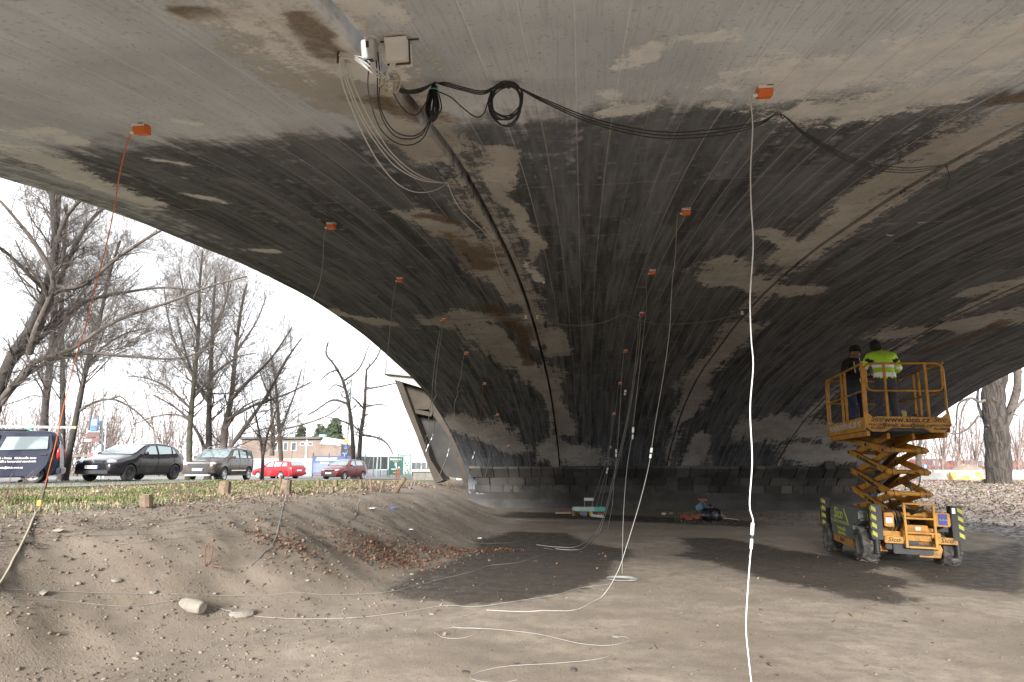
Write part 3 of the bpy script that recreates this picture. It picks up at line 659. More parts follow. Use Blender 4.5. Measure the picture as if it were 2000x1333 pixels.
# platform
PX0, PX1, PY0, PY1, PZ0 = -.62, .70, -.45, 2.02, 2.30
m = MB(); m.b6((PX0 + .02, PY0 + .02, PZ0 - .05), (PX1 - .02, PY1, PZ0)); m.build('platform_floor', M_BLK, lift)
m = MB()
for x in (PX0 + .06, PX1 - .06): m.b6((x - .03, PY0 + .05, PZ0 - .14), (x + .03, PY1 - .05, PZ0 - .051))
m.b6((PX0 + .03, PY1 - .2, PZ0 - .15), (PX1 - .03, PY1 - .12, PZ0 - .06)); m.build('platform_beams', M_OR, lift, bevel=.008)
w = PX1 - PX0; cx = (PX0 + PX1) / 2
fp = [(PX0, 2.58), (PX0 + .05, 2.565), (PX0 + .12, 2.50), (PX1 - .12, 2.50), (PX1 - .05, 2.56), (PX1, 2.60), (PX1 + .02, 2.36), (PX1 - .10, 2.235), (cx + .36, 2.235), (cx + .24, 2.305), (cx - .24, 2.305), (cx - .36, 2.235), (PX0 + .11, 2.235), (PX0, 2.32)]
toe = MB().prism(fp, PY0 - .012, PY0, 'Y').build('toe_board', M_OR, lift)
yt = PY0 - .014
text('www.sico.cz', .125, M_INK, toe, (cx + .0, yt, 2.445), FX, sx=1.12, bold=.003); text('E-mail: sico@sico.cz', .085, M_INK, toe, (cx, yt, 2.35), FX, sx=1.08, bold=.002)
for xx_ in (PX0 + .19, PX1 - .155):
    text('Sico', .115, M_INK, toe, (xx_, yt, 2.455), FX, shear=.35, sx=1.0, bold=.002)
    text('PRACOVNÍ', .052, M_INK, toe, (xx_ + .01, yt, 2.355), FX, sx=1.1, bold=.0015); text('PLOŠINY', .052, M_INK, toe, (xx_ + .01, yt, 2.295), FX, sx=1.1, bold=.0015)
    MB().bar((xx_ + .10, yt, 2.49), (xx_ + .15, yt, 2.415), .002, .004).bar((xx_ - .11, yt, 2.408), (xx_ + .15, yt, 2.408), .002, .004).build('logo_stroke', M_INK, toe)
side = MB().b6((PX0 - .001, PY0 + .01, 2.25), (PX0 + .012, PY1 - .02, 2.49)).build('toe_board', M_OR, lift)
text('PRONÁJEM PLOŠIN  602 205 957', .16, M_WPRINT, side, (PX0 - .004, (PY0 + PY1) / 2, 2.38), SXr, bold=.003, sx=.92)
MB().b6((PX1 - .012, PY0 + .01, 2.25), (PX1 + .001, PY1 - .02, 2.45)).build('toe_board', M_OR, lift); MB().b6((PX0 + .013, PY1 - .012, 2.25), (PX1 - .013, PY1, 2.45)).build('toe_board', M_OR, lift)
def rail(pts, r=.019): return MB().tube(pts, r, 10).build('guard_rail', M_OR, lift)
def rnd(pts, rad=.09, n=5):   # polyline with rounded corners
    pts = [Vector(q) for q in pts]; out = [pts[0]]
    for i in range(1, len(pts) - 1):
        a, b, c_ = pts[i - 1], pts[i], pts[i + 1]; u = (a - b).normalized() * rad; v_ = (c_ - b).normalized() * rad
        for k in range(n + 1):
            t = k / n; out.append((b + u) * (1 - t) ** 2 + b * 2 * t * (1 - t) + (b + v_) * t * t)
    return out + [pts[-1]]
ZT, ZM = 3.44, 2.955; yf = PY0 + .01; yr = PY1 - .02; xl = PX0 + .02; xr = PX1 - .02
rail(rnd([(xl + .03, yf, 2.52), (xl + .03, yf, ZT), (xr, yf, ZT), (xr, yf, 2.45)], .14)); rail(rnd([(xl + .06, yf, ZT - .1), (xl + .06, yf, ZM), (xr - .03, yf, ZM), (xr - .03, yf, ZT - .1)], .11), .016)
for x in (xl + .36, xl + 1.0): MB().b6((x - .02, yf - .02, 2.5), (x + .02, yf + .02, ZT)).build('rail_post', M_OR, lift, bevel=.004)
MB().b6((xl - .025, yf - .025, 2.32), (xl + .025, yf + .025, ZT + .02)).build('rail_post', M_OR, lift, bevel=.004)
for x in (xl, xr):
    rail(rnd([(x, yf, ZT), (x, yr, ZT), (x, yr, 2.3)], .12)); rail([(x, yf, ZM), (x, yr, ZM)], .016)
    rail(rnd([(x, yr - .18, 2.45), (x, yr - .18, ZT - .06), (x, yr - .5, ZT - .03)], .12), .018)
    for y in (.62, .86): MB().b6((x - .02, y - .02, 2.32), (x + .02, y + .02, ZT)).build('rail_post', M_OR, lift, bevel=.004)
rail([(xl, yr, ZT), (xr, yr, ZT)]); rail([(xl, yr, ZM), (xr, yr, ZM)], .016)
MB().b6((cx - .02, yr - .02, 2.32), (cx + .02, yr + .02, ZT)).build('rail_post', M_OR, lift, bevel=.004)
# clutter on the platform floor
def onlift(v): return LM @ Vector(v)
def at_lift(name, m, mat, label, cat, bevel=.01):
    o = m.build(name, mat, None, bevel=bevel); o.matrix_world = LM; return tag(o, label, cat)
at_lift('tool_box', MB().b6((.18, -.2, 2.302), (.42, .02, 2.54)).b6((.26, -.12, 2.54), (.34, -.08, 2.58)), M_BLK, 'small black tool box on the lift platform behind the web address', 'tool box')
M_CLOTH = pm('dark_blue_cloth', (.02, .025, .05), .9, bump=.5, bscale=30)
at_lift('tool_bag', MB().ico((.08, -.05, 2.40), .16, 2, .15, (1.0, .8, .72), 5), M_CLOTH, 'crumpled dark blue bag lying beside the tool box on the platform', 'bag', 0)
g = MB(); g.ico((.10, -.2, 2.56), .06, 1, .2, (.7, .5, 1.1), 3); 
for k in range(4): g.tube([(.075 + .018 * k, -.2, 2.57), (.06 + .02 * k, -.21, 2.64 - .01 * abs(k - 1.5))], [.012, .009], 6)
at_lift('work_glove', g, pm('pale_yellow_glove', (.55, .5, .2), .9), 'pale yellow work glove sticking up from the dark bag on the platform', 'glove', 0)
at_lift('cardboard_tray', MB().b6((.46, -.28, 2.302), (.66, .1, 2.42)), pm('brown_card', (.22, .10, .04), .9), 'brown tray in the right front corner of the lift platform', 'tray')
at_lift('instrument_case', MB().b6((.47, -.05, 2.43), (.66, .16, 2.53)), pm('grey_case', (.10, .10, .11), .6), 'dark grey case standing on the brown tray at the platform corner', 'case')

# ================================================================== people
def skin_mesh(name, J, B, Rd, root, sub=2):
    names = list(J); ix = {k: i for i, k in enumerate(names)}
    me = bpy.data.meshes.new(name); me.from_pydata([J[k] for k in names], [(ix[a], ix[b]) for a, b in B], [])
    o = bpy.data.objects.new(name, me); COL.objects.link(o)
    o.modifiers.new('s', 'SKIN').use_smooth_shade = True
    for i, k in enumerate(names):
        r = Rd[k]; me.skin_vertices[0].data[i].radius = r if hasattr(r, '__len__') else (r, r); me.skin_vertices[0].data[i].use_root = (k == root)
    s = o.modifiers.new('u', 'SUBSURF'); s.levels = sub; s.render_levels = sub
    bpy.context.view_layer.update()
    out = bpy.data.meshes.new_from_object(o.evaluated_get(bpy.context.evaluated_depsgraph_get())); out.name = name
    bpy.data.objects.remove(o); return out
BONES = [('pelvis', 'waist'), ('waist', 'chest'), ('chest', 'collar'), ('collar', 'neck'), ('neck', 'skull'), ('skull', 'crown')]
for q in 'LR': BONES += [('collar', 'sh' + q), ('sh' + q, 'el' + q), ('el' + q, 'wr' + q), ('pelvis', 'hip' + q), ('hip' + q, 'kn' + q), ('kn' + q, 'an' + q), ('an' + q, 'toe' + q)]
RAD = dict(pelvis=(.17, .125), waist=(.155, .115), chest=(.175, .125), collar=(.13, .095), neck=(.06, .06), skull=(.082, .095), crown=(.072, .085))
for q in 'LR': RAD.update({'sh' + q: .075, 'el' + q: .056, 'wr' + q: .037, 'hip' + q: .098, 'kn' + q: .068, 'an' + q: .05, 'toe' + q: (.045, .035)})
SKIN_M = pm('skin', (.42, .24, .17), .6, var=.08, scale=20)
def hand(parent, wrist, d, up, closed=.5, side=1):
    d = Vector(d).normalized(); up = Vector(up).normalized(); s = d.cross(up).normalized() * side; up = s.cross(d) * side
    m = MB(); w = Vector(wrist)
    M = Matrix((s, d, up)).transposed(); m.box(w + d * .05, (.075, .10, .03), M)
    for k, L in enumerate((.062, .075, .07, .055)):
        b = w + d * .095 + s * (.03 - .02 * k); e = b + d * L * .55 - up * L * .25 * closed; t = e + d * L * .45 * (1 - closed) - up * L * .6 * closed
        m.tube([b, e, t], [.010, .0095, .007], 6)
    b = w + d * .03 + s * .035; m.tube([b, b + s * .03 + d * .025 - up * .01, b + s * .03 + d * .06 - up * .02], [.012, .011, .008], 6)
    return m.build('hand', SKIN_M, parent, bevel=.0)
def person(name, label, M, J, mats, assign, rad=None):
    Rd = dict(RAD); Rd.update(rad or {})
    me = skin_mesh('body', J, BONES, Rd, 'pelvis'); o = bpy.data.objects.new(name, me); COL.objects.link(o); me.materials.clear()
    for m_ in mats: me.materials.append(m_)
    segs = [(a, b, Vector(J[a]), Vector(J[b])) for a, b in BONES]
    for f in me.polygons:
        c_ = f.center; best = None
        for a, b, u, v_ in segs:
            dd = v_ - u; t = max(0, min(1, (c_ - u).dot(dd) / dd.length_squared)); d_ = (c_ - u - dd * t).length
            if best is None or d_ < best[0]: best = (d_, a, b, t)
        f.material_index = assign(best[1], best[2], best[3], c_)
    o.matrix_world = M; return tag(o, label, 'person')
def face(parent, c, fw, mat=SKIN_M, glasses=False):
    c = Vector(c); fw = Vector(fw).normalized(); rt = fw.cross(Vector((0, 0, 1))).normalized(); up = rt.cross(fw)
    m = MB(); m.ico(c + fw * .088 - up * .025, .018, 1, 0, (1, 1, 1.5)); m.build('nose', mat, parent)
    for s in (-1, 1):
        MB().ico(c + rt * s * .082 - up * .01, .026, 1, 0, (.5, .8, 1.2)).build('ear', mat, parent)
        e = MB().ico(c + fw * .078 + rt * s * .032 + up * .008, .011, 1).build('eye', M_WHITE, parent); MB().ico(c + fw * .087 + rt * s * .032 + up * .008, .005, 1).build('pupil', M_INK, e)
    MB().bar(c + fw * .083 - up * .062 - rt * .025, c + fw * .083 - up * .062 + rt * .025, .006, .008).build('mouth', pm('lips', (.3, .12, .1), .6), parent)
    if glasses:
        g = MB()
        for s in (-1, 1): g.tube([c + fw * .095 + rt * (s * .034 + .024 * math.cos(a)) + up * (.008 + .019 * math.sin(a)) for a in np.linspace(0, 2 * math.pi, 13)[:-1]], .003, 5, closed=True); g.tube([c + fw * .092 + rt * s * .058 + up * .01, c + rt * s * .086 + up * .005], .003, 5)
        g.build('glasses', M_INK, parent)
# man in the yellow-green jacket, seen from behind, bending over his work
M_HV = pm('yellow_green_jacket', (.50, .80, .06), .85, var=.1, scale=8, bump=.5, bscale=14); M_HVB = pm('black_jacket_panel', (.02, .022, .02), .9)
M_TRG = pm('dark_grey_trousers', (.060, .060, .064), .95, var=.2, scale=10, bump=.5, bscale=22); M_REFL = pm('reflective_tape', (.92, .92, .94), .35, var=.02); M_HAIR = pm('dark_hair', (.015, .013, .012), .85, bump=.8, bscale=80); M_SHOE = pm('dark_boots', (.02, .018, .016), .7)
JH = dict(pelvis=(0, 0, .93), waist=(0, .03, 1.10), chest=(0, .10, 1.30), collar=(-.01, .17, 1.47), neck=(-.03, .22, 1.55), skull=(-.05, .27, 1.63), crown=(-.06, .30, 1.72),
          shL=(-.20, .15, 1.43), elL=(-.33, .20, 1.19), wrL=(-.25, .40, 1.13), shR=(.19, .15, 1.43), elR=(.31, .22, 1.19), wrR=(.12, .42, 1.12),
          hipL=(-.10, 0, .88), knL=(-.12, .03, .48), anL=(-.13, -.02, .09), toeL=(-.14, .13, .045), hipR=(.10, 0, .88), knR=(.12, .05, .48), anR=(.14, 0, .09), toeR=(.16, .15, .045))
HM = LM @ Matrix.Translation((.05, .42, 2.30)) @ Matrix.Rotation(R(-4), 4, 'Z')
def asg_h(a, b, t, c):
    if a in ('neck', 'skull'): return 3
    if a[:2] in ('an',) or (a[:2] == 'kn' and t > .93): return 4
    if a.startswith('hip') or a[:2] == 'kn' or c.z < .99: return 1
    if a[:2] in ('sh', 'el') and abs(c.x) > .14 and 1.20 < c.z < 1.38 and a[:2] == 'sh' and .12 < t < .42: return 2
    return 0
hv = person('person', 'person in yellow-green reflective jacket and grey trousers seen from behind on the lift', HM, JH, [M_HV, M_TRG, M_HVB, SKIN_M, M_SHOE], asg_h,
            dict(chest=(.195, .15), waist=(.19, .15), collar=(.145, .11), shL=.09, shR=.09, elL=.072, elR=.072, wrL=.05, wrR=.05, pelvis=(.175, .135)))
def band(parent, cz, cy, rx, ry, h, tilt=0.0, cx=0.0):
    m = MB(); n_ = 28; vs = []; 
    for k in range(n_):
        a = 2 * math.pi * k / n_
        for z in (-h / 2, h / 2): vs.append((cx + rx * math.cos(a), cy + ry * math.sin(a) + tilt * z, cz + z + .02 * math.cos(a)))
    m.add(vs, [(2 * k, 2 * ((k + 1) % n_), 2 * ((k + 1) % n_) + 1, 2 * k + 1) for k in range(n_)]); return m.build('reflective_band', M_REFL, parent)
def fitband(body, z0, z1, h, name='reflective_band', xlim=9, grow=.008):
    """a tape wrapped on the torso: the body's own faces between two heights, moved outwards"""
    me = body.data; keep = [f for f in me.polygons if z0 <= f.center.z <= z1 and abs(f.center.x) < xlim]
    m = MB()
    for f in keep: m.add([me.vertices[i].co + me.vertices[i].normal * grow for i in f.vertices], [tuple(range(len(f.vertices)))])
    return m
def sliceband(body, z0, z1, grow=.007, xlim=9, cond=None):
    bm = bmesh.new(); bm.from_mesh(body.data)
    for z, nn in ((z0, (0, 0, -1)), (z1, (0, 0, 1))):
        bmesh.ops.bisect_plane(bm, geom=list(bm.verts) + list(bm.edges) + list(bm.faces), plane_co=(0, 0, z), plane_no=nn, clear_outer=True)
    bm.normal_update()
    dele = [f for f in bm.faces if abs(f.calc_center_median().x) > xlim or (cond and not cond(f.calc_center_median()))]; bmesh.ops.delete(bm, geom=dele, context='FACES')
    for v_ in bm.verts: v_.co += v_.normal * grow
    me = bpy.data.meshes.new('reflective_band'); bm.to_mesh(me); bm.free(); me.materials.clear(); me.materials.append(M_REFL); me.polygons.foreach_set('material_index', [0] * len(me.polygons))
    return obj('reflective_band', me, None, body)
sliceband(hv, 1.01, 1.095, xlim=.24); sliceband(hv, 1.19, 1.275, xlim=.235, cond=lambda c: c.y < .40 and abs(c.x) < .22)
sliceband(hv, 1.185, 1.235, cond=lambda c: abs(c.x) > .235)
hd = MB(); hd.ico((-.055, .275, 1.665), .115, 2, .03, (.92, 1.05, 1.05), 4); hd.build('hair', M_HAIR, hv)
hd = MB(); hd.tube([(-.09 + .1 * math.cos(a) + .06, .20 + .085 * math.sin(a), 1.525 + .02 * math.sin(a)) for a in np.linspace(0, 2 * math.pi, 15)[:-1]], .03, 8, closed=True); hd.build('collar', M_HV, hv)
hand(hv, JH['wrL'], (.1, 1, -.1), (0, 0, 1)); hand(hv, JH['wrR'], (-.3, 1, 0), (0, 0, 1), side=-1)
# man in the black jacket and knitted hat, turned towards the viewer
M_JK = pm('black_jacket', (.013, .013, .015), .8, var=.2, bump=.5, bscale=15); M_NAVY = pm('navy_trousers', (.022, .035, .075), .9, var=.2, bump=.5, bscale=20)
JD = dict(pelvis=(0, 0, .93), waist=(0, 0, 1.10), chest=(0, .0, 1.30), collar=(0, .0, 1.46), neck=(.01, -.01, 1.53), skull=(.02, -.04, 1.62), crown=(.025, -.05, 1.72),
          shL=(.20, -.01, 1.41), elL=(.27, -.08, 1.15), wrL=(.16, -.30, 1.20), shR=(-.20, -.01, 1.41), elR=(-.27, -.04, 1.14), wrR=(-.02, -.28, 1.12),
          hipL=(.10, 0, .88), knL=(.11, -.03, .48), anL=(.12, .02, .09), toeL=(.14, -.13, .045), hipR=(-.10, 0, .88), knR=(-.11, -.02, .48), anR=(-.12, .02, .09), toeR=(-.15, -.13, .045))
DM = LM @ Matrix.Translation((-.22, 1.30, 2.30)) @ Matrix.Rotation(R(22), 4, 'Z')
def asg_d(a, b, t, c):
    if a in ('neck', 'skull') and c.z > 1.525: return 2
    if a[:2] == 'an' or (a[:2] == 'kn' and t > .93): return 3
    if (a.startswith('hip') or a[:2] == 'kn' or a == 'pelvis') and c.z < .90: return 1
    return 0
dm = person('person', 'person in black jacket and knitted hat facing the camera on the lift platform', DM, JD, [M_JK, M_NAVY, SKIN_M, M_SHOE], asg_d, dict(chest=(.20, .14), waist=(.185, .14), pelvis=(.18, .14), shL=.085, shR=.085, elL=.07, elR=.07, wrL=.048, wrR=.048, collar=(.14, .1)))
face(dm, (.02, -.04, 1.63), (.25, -1, -.15), glasses=True)
bn = MB(); bn.lathe([(.109, 0), (.112, .03), (.108, .07), (.088, .115), (.05, .14), (.0, .148)], (.022, -.035, 1.655), n=24); bn.lathe([(.111, 0), (.117, .0), (.117, .035), (.11, .035)], (.022, -.035, 1.65), n=24); bn.build('knitted_hat', pm('black_knit', (.012, .012, .013), .95, bump=.8, bscale=120), dm)
pp = MB()
for pts in ([(-.10, -.135, 1.43), (-.11, -.155, 1.30), (-.10, -.16, 1.2)], [(.05, -.12, 1.46), (.09, -.15, 1.40), (.06, -.165, 1.30), (.07, -.165, 1.2)], [(-.02, -.15, 1.14), (.0, -.155, 1.02), (.03, -.15, .94), (.10, -.14, .91)], [(.05, -.11, 1.47), (.06, -.11, 1.52)], [(.13, -.14, 1.03), (.15, -.12, .97), (.11, -.14, .93)]):
    pp.tube(spline(pts, 5), .0065, 5)
pp.build('jacket_piping', M_REFL, dm)
hand(dm, JD['wrL'], (-.4, -.9, .1), (0, 0, 1)); hand(dm, JD['wrR'], (.5, -.8, .3), (0, 0, 1), side=-1)
pen = MB().cyl((0, 0, 0), (.06, 0, .13), .005, n=6).build('pen', M_WHITE); pen.matrix_world = DM @ Matrix.Translation((.07, -.40, 1.15)); tag(pen, 'thin pale pen held by the person in the black jacket', 'pen')
pad = MB().box((0, 0, 0), (.15, .20, .008)).build('note_pad', M_WHITE); pad.matrix_world = DM @ Matrix.Translation((.10, -.42, 1.13)) @ Matrix.Rotation(R(25), 4, 'X'); tag(pad, 'small white note pad in the hands of the person in the black jacket', 'note pad')
# ================================================================== parked vehicles
def paint(name, col, coat=.5, rough=.35): return pm(name, col, rough, var=.06, scale=3, dirt=.18, dcol=(.16, .14, .12), coat=coat, spec=.3)
M_GLASS, nt_, b_ = newmat('car_glass'); b_.inputs['Base Color'].default_value = (.30, .36, .37, 1); b_.inputs['Metallic'].default_value = .6; b_.inputs['Roughness'].default_value = .07
M_GLASSD, nt_, b_ = newmat('dark_glass'); b_.inputs['Base Color'].default_value = (.06, .07, .075, 1); b_.inputs['Metallic'].default_value = .3; b_.inputs['Roughness'].default_value = .07
M_LAMP, nt_, b_ = newmat('headlight_glass'); b_.inputs['Base Color'].default_value = (.6, .62, .64, 1); b_.inputs['Metallic'].default_value = .6; b_.inputs['Roughness'].default_value = .12
M_TAIL, nt_, b_ = newmat('tail_light_glass'); b_.inputs['Base Color'].default_value = (.45, .015, .015, 1); b_.inputs['Roughness'].default_value = .15
M_RUB = pm('black_rubber', (.022, .022, .022), .75, dirt=.3, dcol=(.09, .08, .07)); M_ALLOY = pm('silver_wheel_trim', (.5, .5, .5), .35, metal=.6); M_TRIM = pm('black_plastic_trim', (.02, .02, .021), .6)
M_CHROME = pm('chrome', (.7, .7, .7), .15, metal=1.0, var=.02); M_PLATE = pm('number_plate_white', (.78, .78, .76), .5, var=.02); M_EU = pm('plate_blue', (.02, .06, .4), .5)
def interp(tab, x): return float(np.interp(x, [q[0] for q in tab[::-1]], [q[1] for q in tab[::-1]]))
class Car:
    def __init__(s, name, label, cat, sp, loc, heading, body, pitch=0.0):
        s.sp = sp; s.L, s.W, s.H, s.R = sp['L'], sp['W'], sp['H'], sp['R']; s.top = sp['top']; s.zb = sp.get('zb', .2); s.belt = sp['belt']
        rz = math.atan2(heading[1], heading[0])
        s.M = Matrix.Translation(loc) @ Matrix.Rotation(rz, 4, 'Z') @ Matrix.Rotation(pitch, 4, 'Y')
        s.o = empty(name, label=label, cat=cat, mat=s.M); s.body_mat = body; s.build()
    def hw(s, x):
        u = abs(x) / (s.L / 2); f = 1 - .16 * max(0, (u - .72) / .28) ** 2.2 - .08 * max(0, (u - .93) / .07) ** 2
        return s.W / 2 * f
    def bz(s, x): return interp(s.belt, x)
    def wt(s, x):
        zt = interp(s.top, x); return s.hw(x) * .985 - s.sp.get('tumble', .36) * max(0, zt - .07 - s.bz(x))
    def sec(s, x):
        w = s.hw(x); zt = interp(s.top, x); zb = s.zb + .10 * max(0, abs(x) / (s.L / 2) - .8) / .2; b = s.bz(x)
        low = [(0, zb), (w * .88, zb), (w * .965, zb + .10)]
        if zt > b + .10:
            wt = s.wt(x); zs = zt - .07
            return low + [(w, zb + (b - zb) * .5), (w * .985, b)] + [(w * .985 + (wt - w * .985) * k, b + (zs - b) * k) for k in (.33, .66)] + [(wt, zs), (wt - .07, zt - .012), (wt * .5, zt + .008), (0, zt + .014)]
        k = (zt - zb)
        return low + [(w, zb + k * .5), (w * .99, zb + k * .72), (w * .965, zb + k * .84), (w * .93, zb + k * .915), (w * .88, zb + k * .96), (w * .78, zt - .008), (w * .4, zt + .01), (0, zt + .014)]
    def sidey(s, x, z):
        w = s.hw(x); b = s.bz(x)
        if z <= b: return w * (1.0 - .015 * abs(z - .55) / .4)
        zs = interp(s.top, x) - .07; k = (z - b) / max(.01, zs - b); return w * .985 + (s.wt(x) - w * .985) * k
    def build(s):
        xs = sorted(set([q[0] for q in s.top] + list(np.linspace(-s.L / 2 * .97, s.L / 2 * .97, 15))), reverse=True)
        rows = [s.sec(x) for x in xs]; vs = []; n = 20
        for x, r in zip(xs, rows): vs += [(x, y, z) for y, z in r] + [(x, -y, z) for y, z in r[-2:0:-1]]
        fs = [(i * n + k, i * n + (k + 1) % n, (i + 1) * n + (k + 1) % n, (i + 1) * n + k) for i in range(len(xs) - 1) for k in range(n)] + [tuple(range(n)), tuple((len(xs) - 1) * n + k for k in range(n - 1, -1, -1))]
        me = MB().add(vs, fs).mesh('body', [s.body_mat], 30)
        o = bpy.data.objects.new('body', me); COL.objects.link(o); sb = o.modifiers.new('s', 'SUBSURF'); sb.levels = 1; sb.render_levels = 1
        ax = (s.L / 2 - s.sp['fo'], s.L / 2 - s.sp['fo'] - s.sp['wb']); cut = MB()
        for x in ax:
            for y in (-1, 1): cut.cyl((x, y * (s.W / 2 - .26), s.R), (x, y * (s.W / 2 + .3), s.R), s.R * 1.15, n=28)
        co = cut.build('cut', M_TRIM); bo = o.modifiers.new('b', 'BOOLEAN'); bo.object = co; bo.operation = 'DIFFERENCE'; bo.solver = 'EXACT'
        bpy.context.view_layer.update(); me2 = bpy.data.meshes.new_from_object(o.evaluated_get(bpy.context.evaluated_depsgraph_get()))
        bpy.data.objects.remove(o); bpy.data.objects.remove(co); me2.materials.clear(); me2.materials.append(s.body_mat)
        if len(me2.materials) < 2: me2.materials.append(M_TRIM)
        for f in me2.polygons:
            c = f.center; inside = any(math.hypot(c.x - x, c.z - s.R) < s.R * 1.17 for x in ax) and abs(c.y) < s.hw(c.x) - .012
            f.material_index = 1 if inside else 0
        me2.polygons.foreach_set('use_smooth', [True] * len(me2.polygons)); me2.set_sharp_from_angle(angle=R(38)); s.body = obj('body', me2, None, s.o)
        for x in ax:
            for y in (-1, 1): s.wheel(x, y * (s.W / 2 - .11), y)
        for seg in s.sp['win']:
            for y in (-1, 1): s.panel('side_window', seg, y, s.sp.get('glass_side', M_GLASS))
        s.shield('windshield', *s.sp['ws']); s.shield('rear_window', *s.sp['rw'])
        for xd in s.sp['seams']:
            for y in (-1, 1):
                b = s.bz(xd); zz = np.linspace(s.zb + .06, b - .02, 6)
                m = MB(); pts = [(xd - .05 * (k / 5.0), y * (s.sidey(xd, z) + .004), z) for k, z in enumerate(zz)]
                for a, c in zip(pts[:-1], pts[1:]): m.bar(a, c, .008, .006)
                m.build('door_seam', M_TRIM, s.o)
        for xh in s.sp['handles']:
            for y in (-1, 1): MB().box((xh, y * (s.sidey(xh, s.bz(xh) - .1) + .012), s.bz(xh) - .10), (.19, .03, .035)).build('door_handle', s.sp.get('hmat', s.body_mat), s.o, bevel=.008)
        xm = s.sp['mirror']
        for y in (-1, 1):
            m = MB().ico((xm, y * (s.hw(xm) + .10), s.bz(xm) + .09), .1, 2, 0, (.75, 1.05, .72)); m.build('wing_mirror', s.body_mat, s.o); 
    def wheel(s, x, y, side):
        Rr, w = s.R, .20; m = MB(); m.lathe([(Rr * .62, -w * .45), (Rr * .85, -w * .5), (Rr * .97, -w * .4), (Rr, -w * .2), (Rr, w * .2), (Rr * .97, w * .4), (Rr * .85, w * .5), (Rr * .62, w * .45)], axis='Y', n=32)
        e = m.build('wheel', M_RUB, s.o, loc=(x, y, Rr)); mt = s.sp.get('rim', M_ALLOY)
        r = MB(); r.lathe([(0, side * .085), (.05, side * .085), (.06, side * .065), (Rr * .5, side * .06), (Rr * .57, side * .085), (Rr * .65, side * .10), (Rr * .66, side * .07), (Rr * .64, -side * .09)], axis='Y', n=28); r.build('rim', mt, e)
        if mt is M_ALLOY:
            for k in range(6):
                a = k * math.pi / 3 + .3; M = Matrix.Rotation(a, 3, 'Y')
                MB().box(M @ Vector((0, side * .068, Rr * .38)), (.055, .012, Rr * .17), M).build('rim_opening', M_TRIM, e, bevel=.004)
        else:
            r = MB(); r.lathe([(Rr * .34, side * .068), (Rr * .44, side * .085), (Rr * .47, side * .068)], axis='Y', n=28); r.build('rim_ring', M_TRIM, e)
    def panel(s, name, poly, y, mat, off=.008):
        pts = []
        N_ = len(poly)
        for i in range(N_):
            a, b = poly[i], poly[(i + 1) % N_]
            for k in range(3): pts.append((a[0] + (b[0] - a[0]) * k / 3, a[1] + (b[1] - a[1]) * k / 3))
        cx = sum(p_[0] for p_ in pts) / len(pts); cz = sum(p_[1] for p_ in pts) / len(pts)
        vs = [(x, y * (s.sidey(x, z) + off), z) for x, z in pts]; vs.append((cx, y * (s.sidey(cx, cz) + off), cz)); n = len(pts)
        MB().add(vs, [(i, (i + 1) % n, n) for i in range(n)]).build(name, mat, s.o, sa=60)
        ed = MB(); ed.tube(vs[:-1], .012, 5, closed=True); ed.build('window_seal', M_TRIM, s.o)
    def shield(s, name, x0, x1, k0, k1, mat=None):
        vs = []; U, Vv = 6, 9
        for i in range(U + 1):
            x = x0 + (x1 - x0) * i / U; w = s.wt(x) if interp(s.top, x) > s.bz(x) + .1 else s.hw(x) * .86
            kk = k0 + (k1 - k0) * i / U; z = interp(s.top, x)
            for j in range(Vv):
                t = -1 + 2 * j / (Vv - 1); vs.append((x + (.02 if x0 > 0 else -.02), t * w * kk, z + .016 - .02 * t * t + .006))
        MB().add(vs, [(i * Vv + j, i * Vv + j + 1, (i + 1) * Vv + j + 1, (i + 1) * Vv + j) for i in range(U) for j in range(Vv - 1)]).build(name, mat or M_GLASS, s.o, sa=60)
    def lamp(s, name, c, r, sc, mat, rz=0.0, ry=0.0):
        for y in (-1, 1):
            o = MB().ico((0, 0, 0), r, 2, 0, sc).build(name, mat, s.o, loc=(c[0], y * c[1], c[2]), rot=(0, ry, y * rz))
    def plate(s, x, z, txt=None, y=0.0, back=False, w=.52):
        k = -1 if back else 1
        o = MB().b6((x - .008, y - w / 2, z - .055), (x + .008, y + w / 2, z + .055)).build('number_plate', M_PLATE, s.o)
        MB().b6((x + k * .0095, y + k * (w / 2 - .045), z - .05), (x + k * .012, y + k * (w / 2), z + .05)).build('blue_strip', M_EU, o)
        if txt: text(txt, .10, M_INK, o, (x + k * .012, y - k * .02, z), (R(90), 0, R(90 if not back else -90)), bold=.001)
def cam_dir(x, f): v = Vector((x * CY - f * SY, f * CY + x * SY)); return v.normalized()
GOLF = dict(L=4.2, W=1.76, H=1.48, R=.315, fo=.87, wb=2.58, tumble=.40, top=[(2.1, .60), (2.07, .68), (1.95, .77), (1.6, .87), (1.05, .985), (.72, 1.17), (.30, 1.37), (.05, 1.44), (-.4, 1.48), (-1.0, 1.45), (-1.38, 1.36), (-1.74, 1.10), (-1.96, .94), (-2.06, .80), (-2.1, .55)], belt=[(2.1, .90), (1, .95), (-1.5, 1.02), (-2.1, 1.02)],
            win=[[(.62, 1.0), (-.20, 1.02), (-.20, 1.37), (.10, 1.36), (.33, 1.25)], [(-.28, 1.02), (-1.05, 1.05), (-1.12, 1.34), (-.28, 1.385)], [(-1.12, 1.05), (-1.36, 1.08), (-1.24, 1.28), (-1.16, 1.33)]],
            ws=(1.0, .22, .90, .88), rw=(-1.42, -1.72, .85, .9), seams=(.78, -.24, -1.2), handles=(.02, -.95), mirror=.62, rim=pm('black_steel_wheel', (.03, .03, .032), .6))
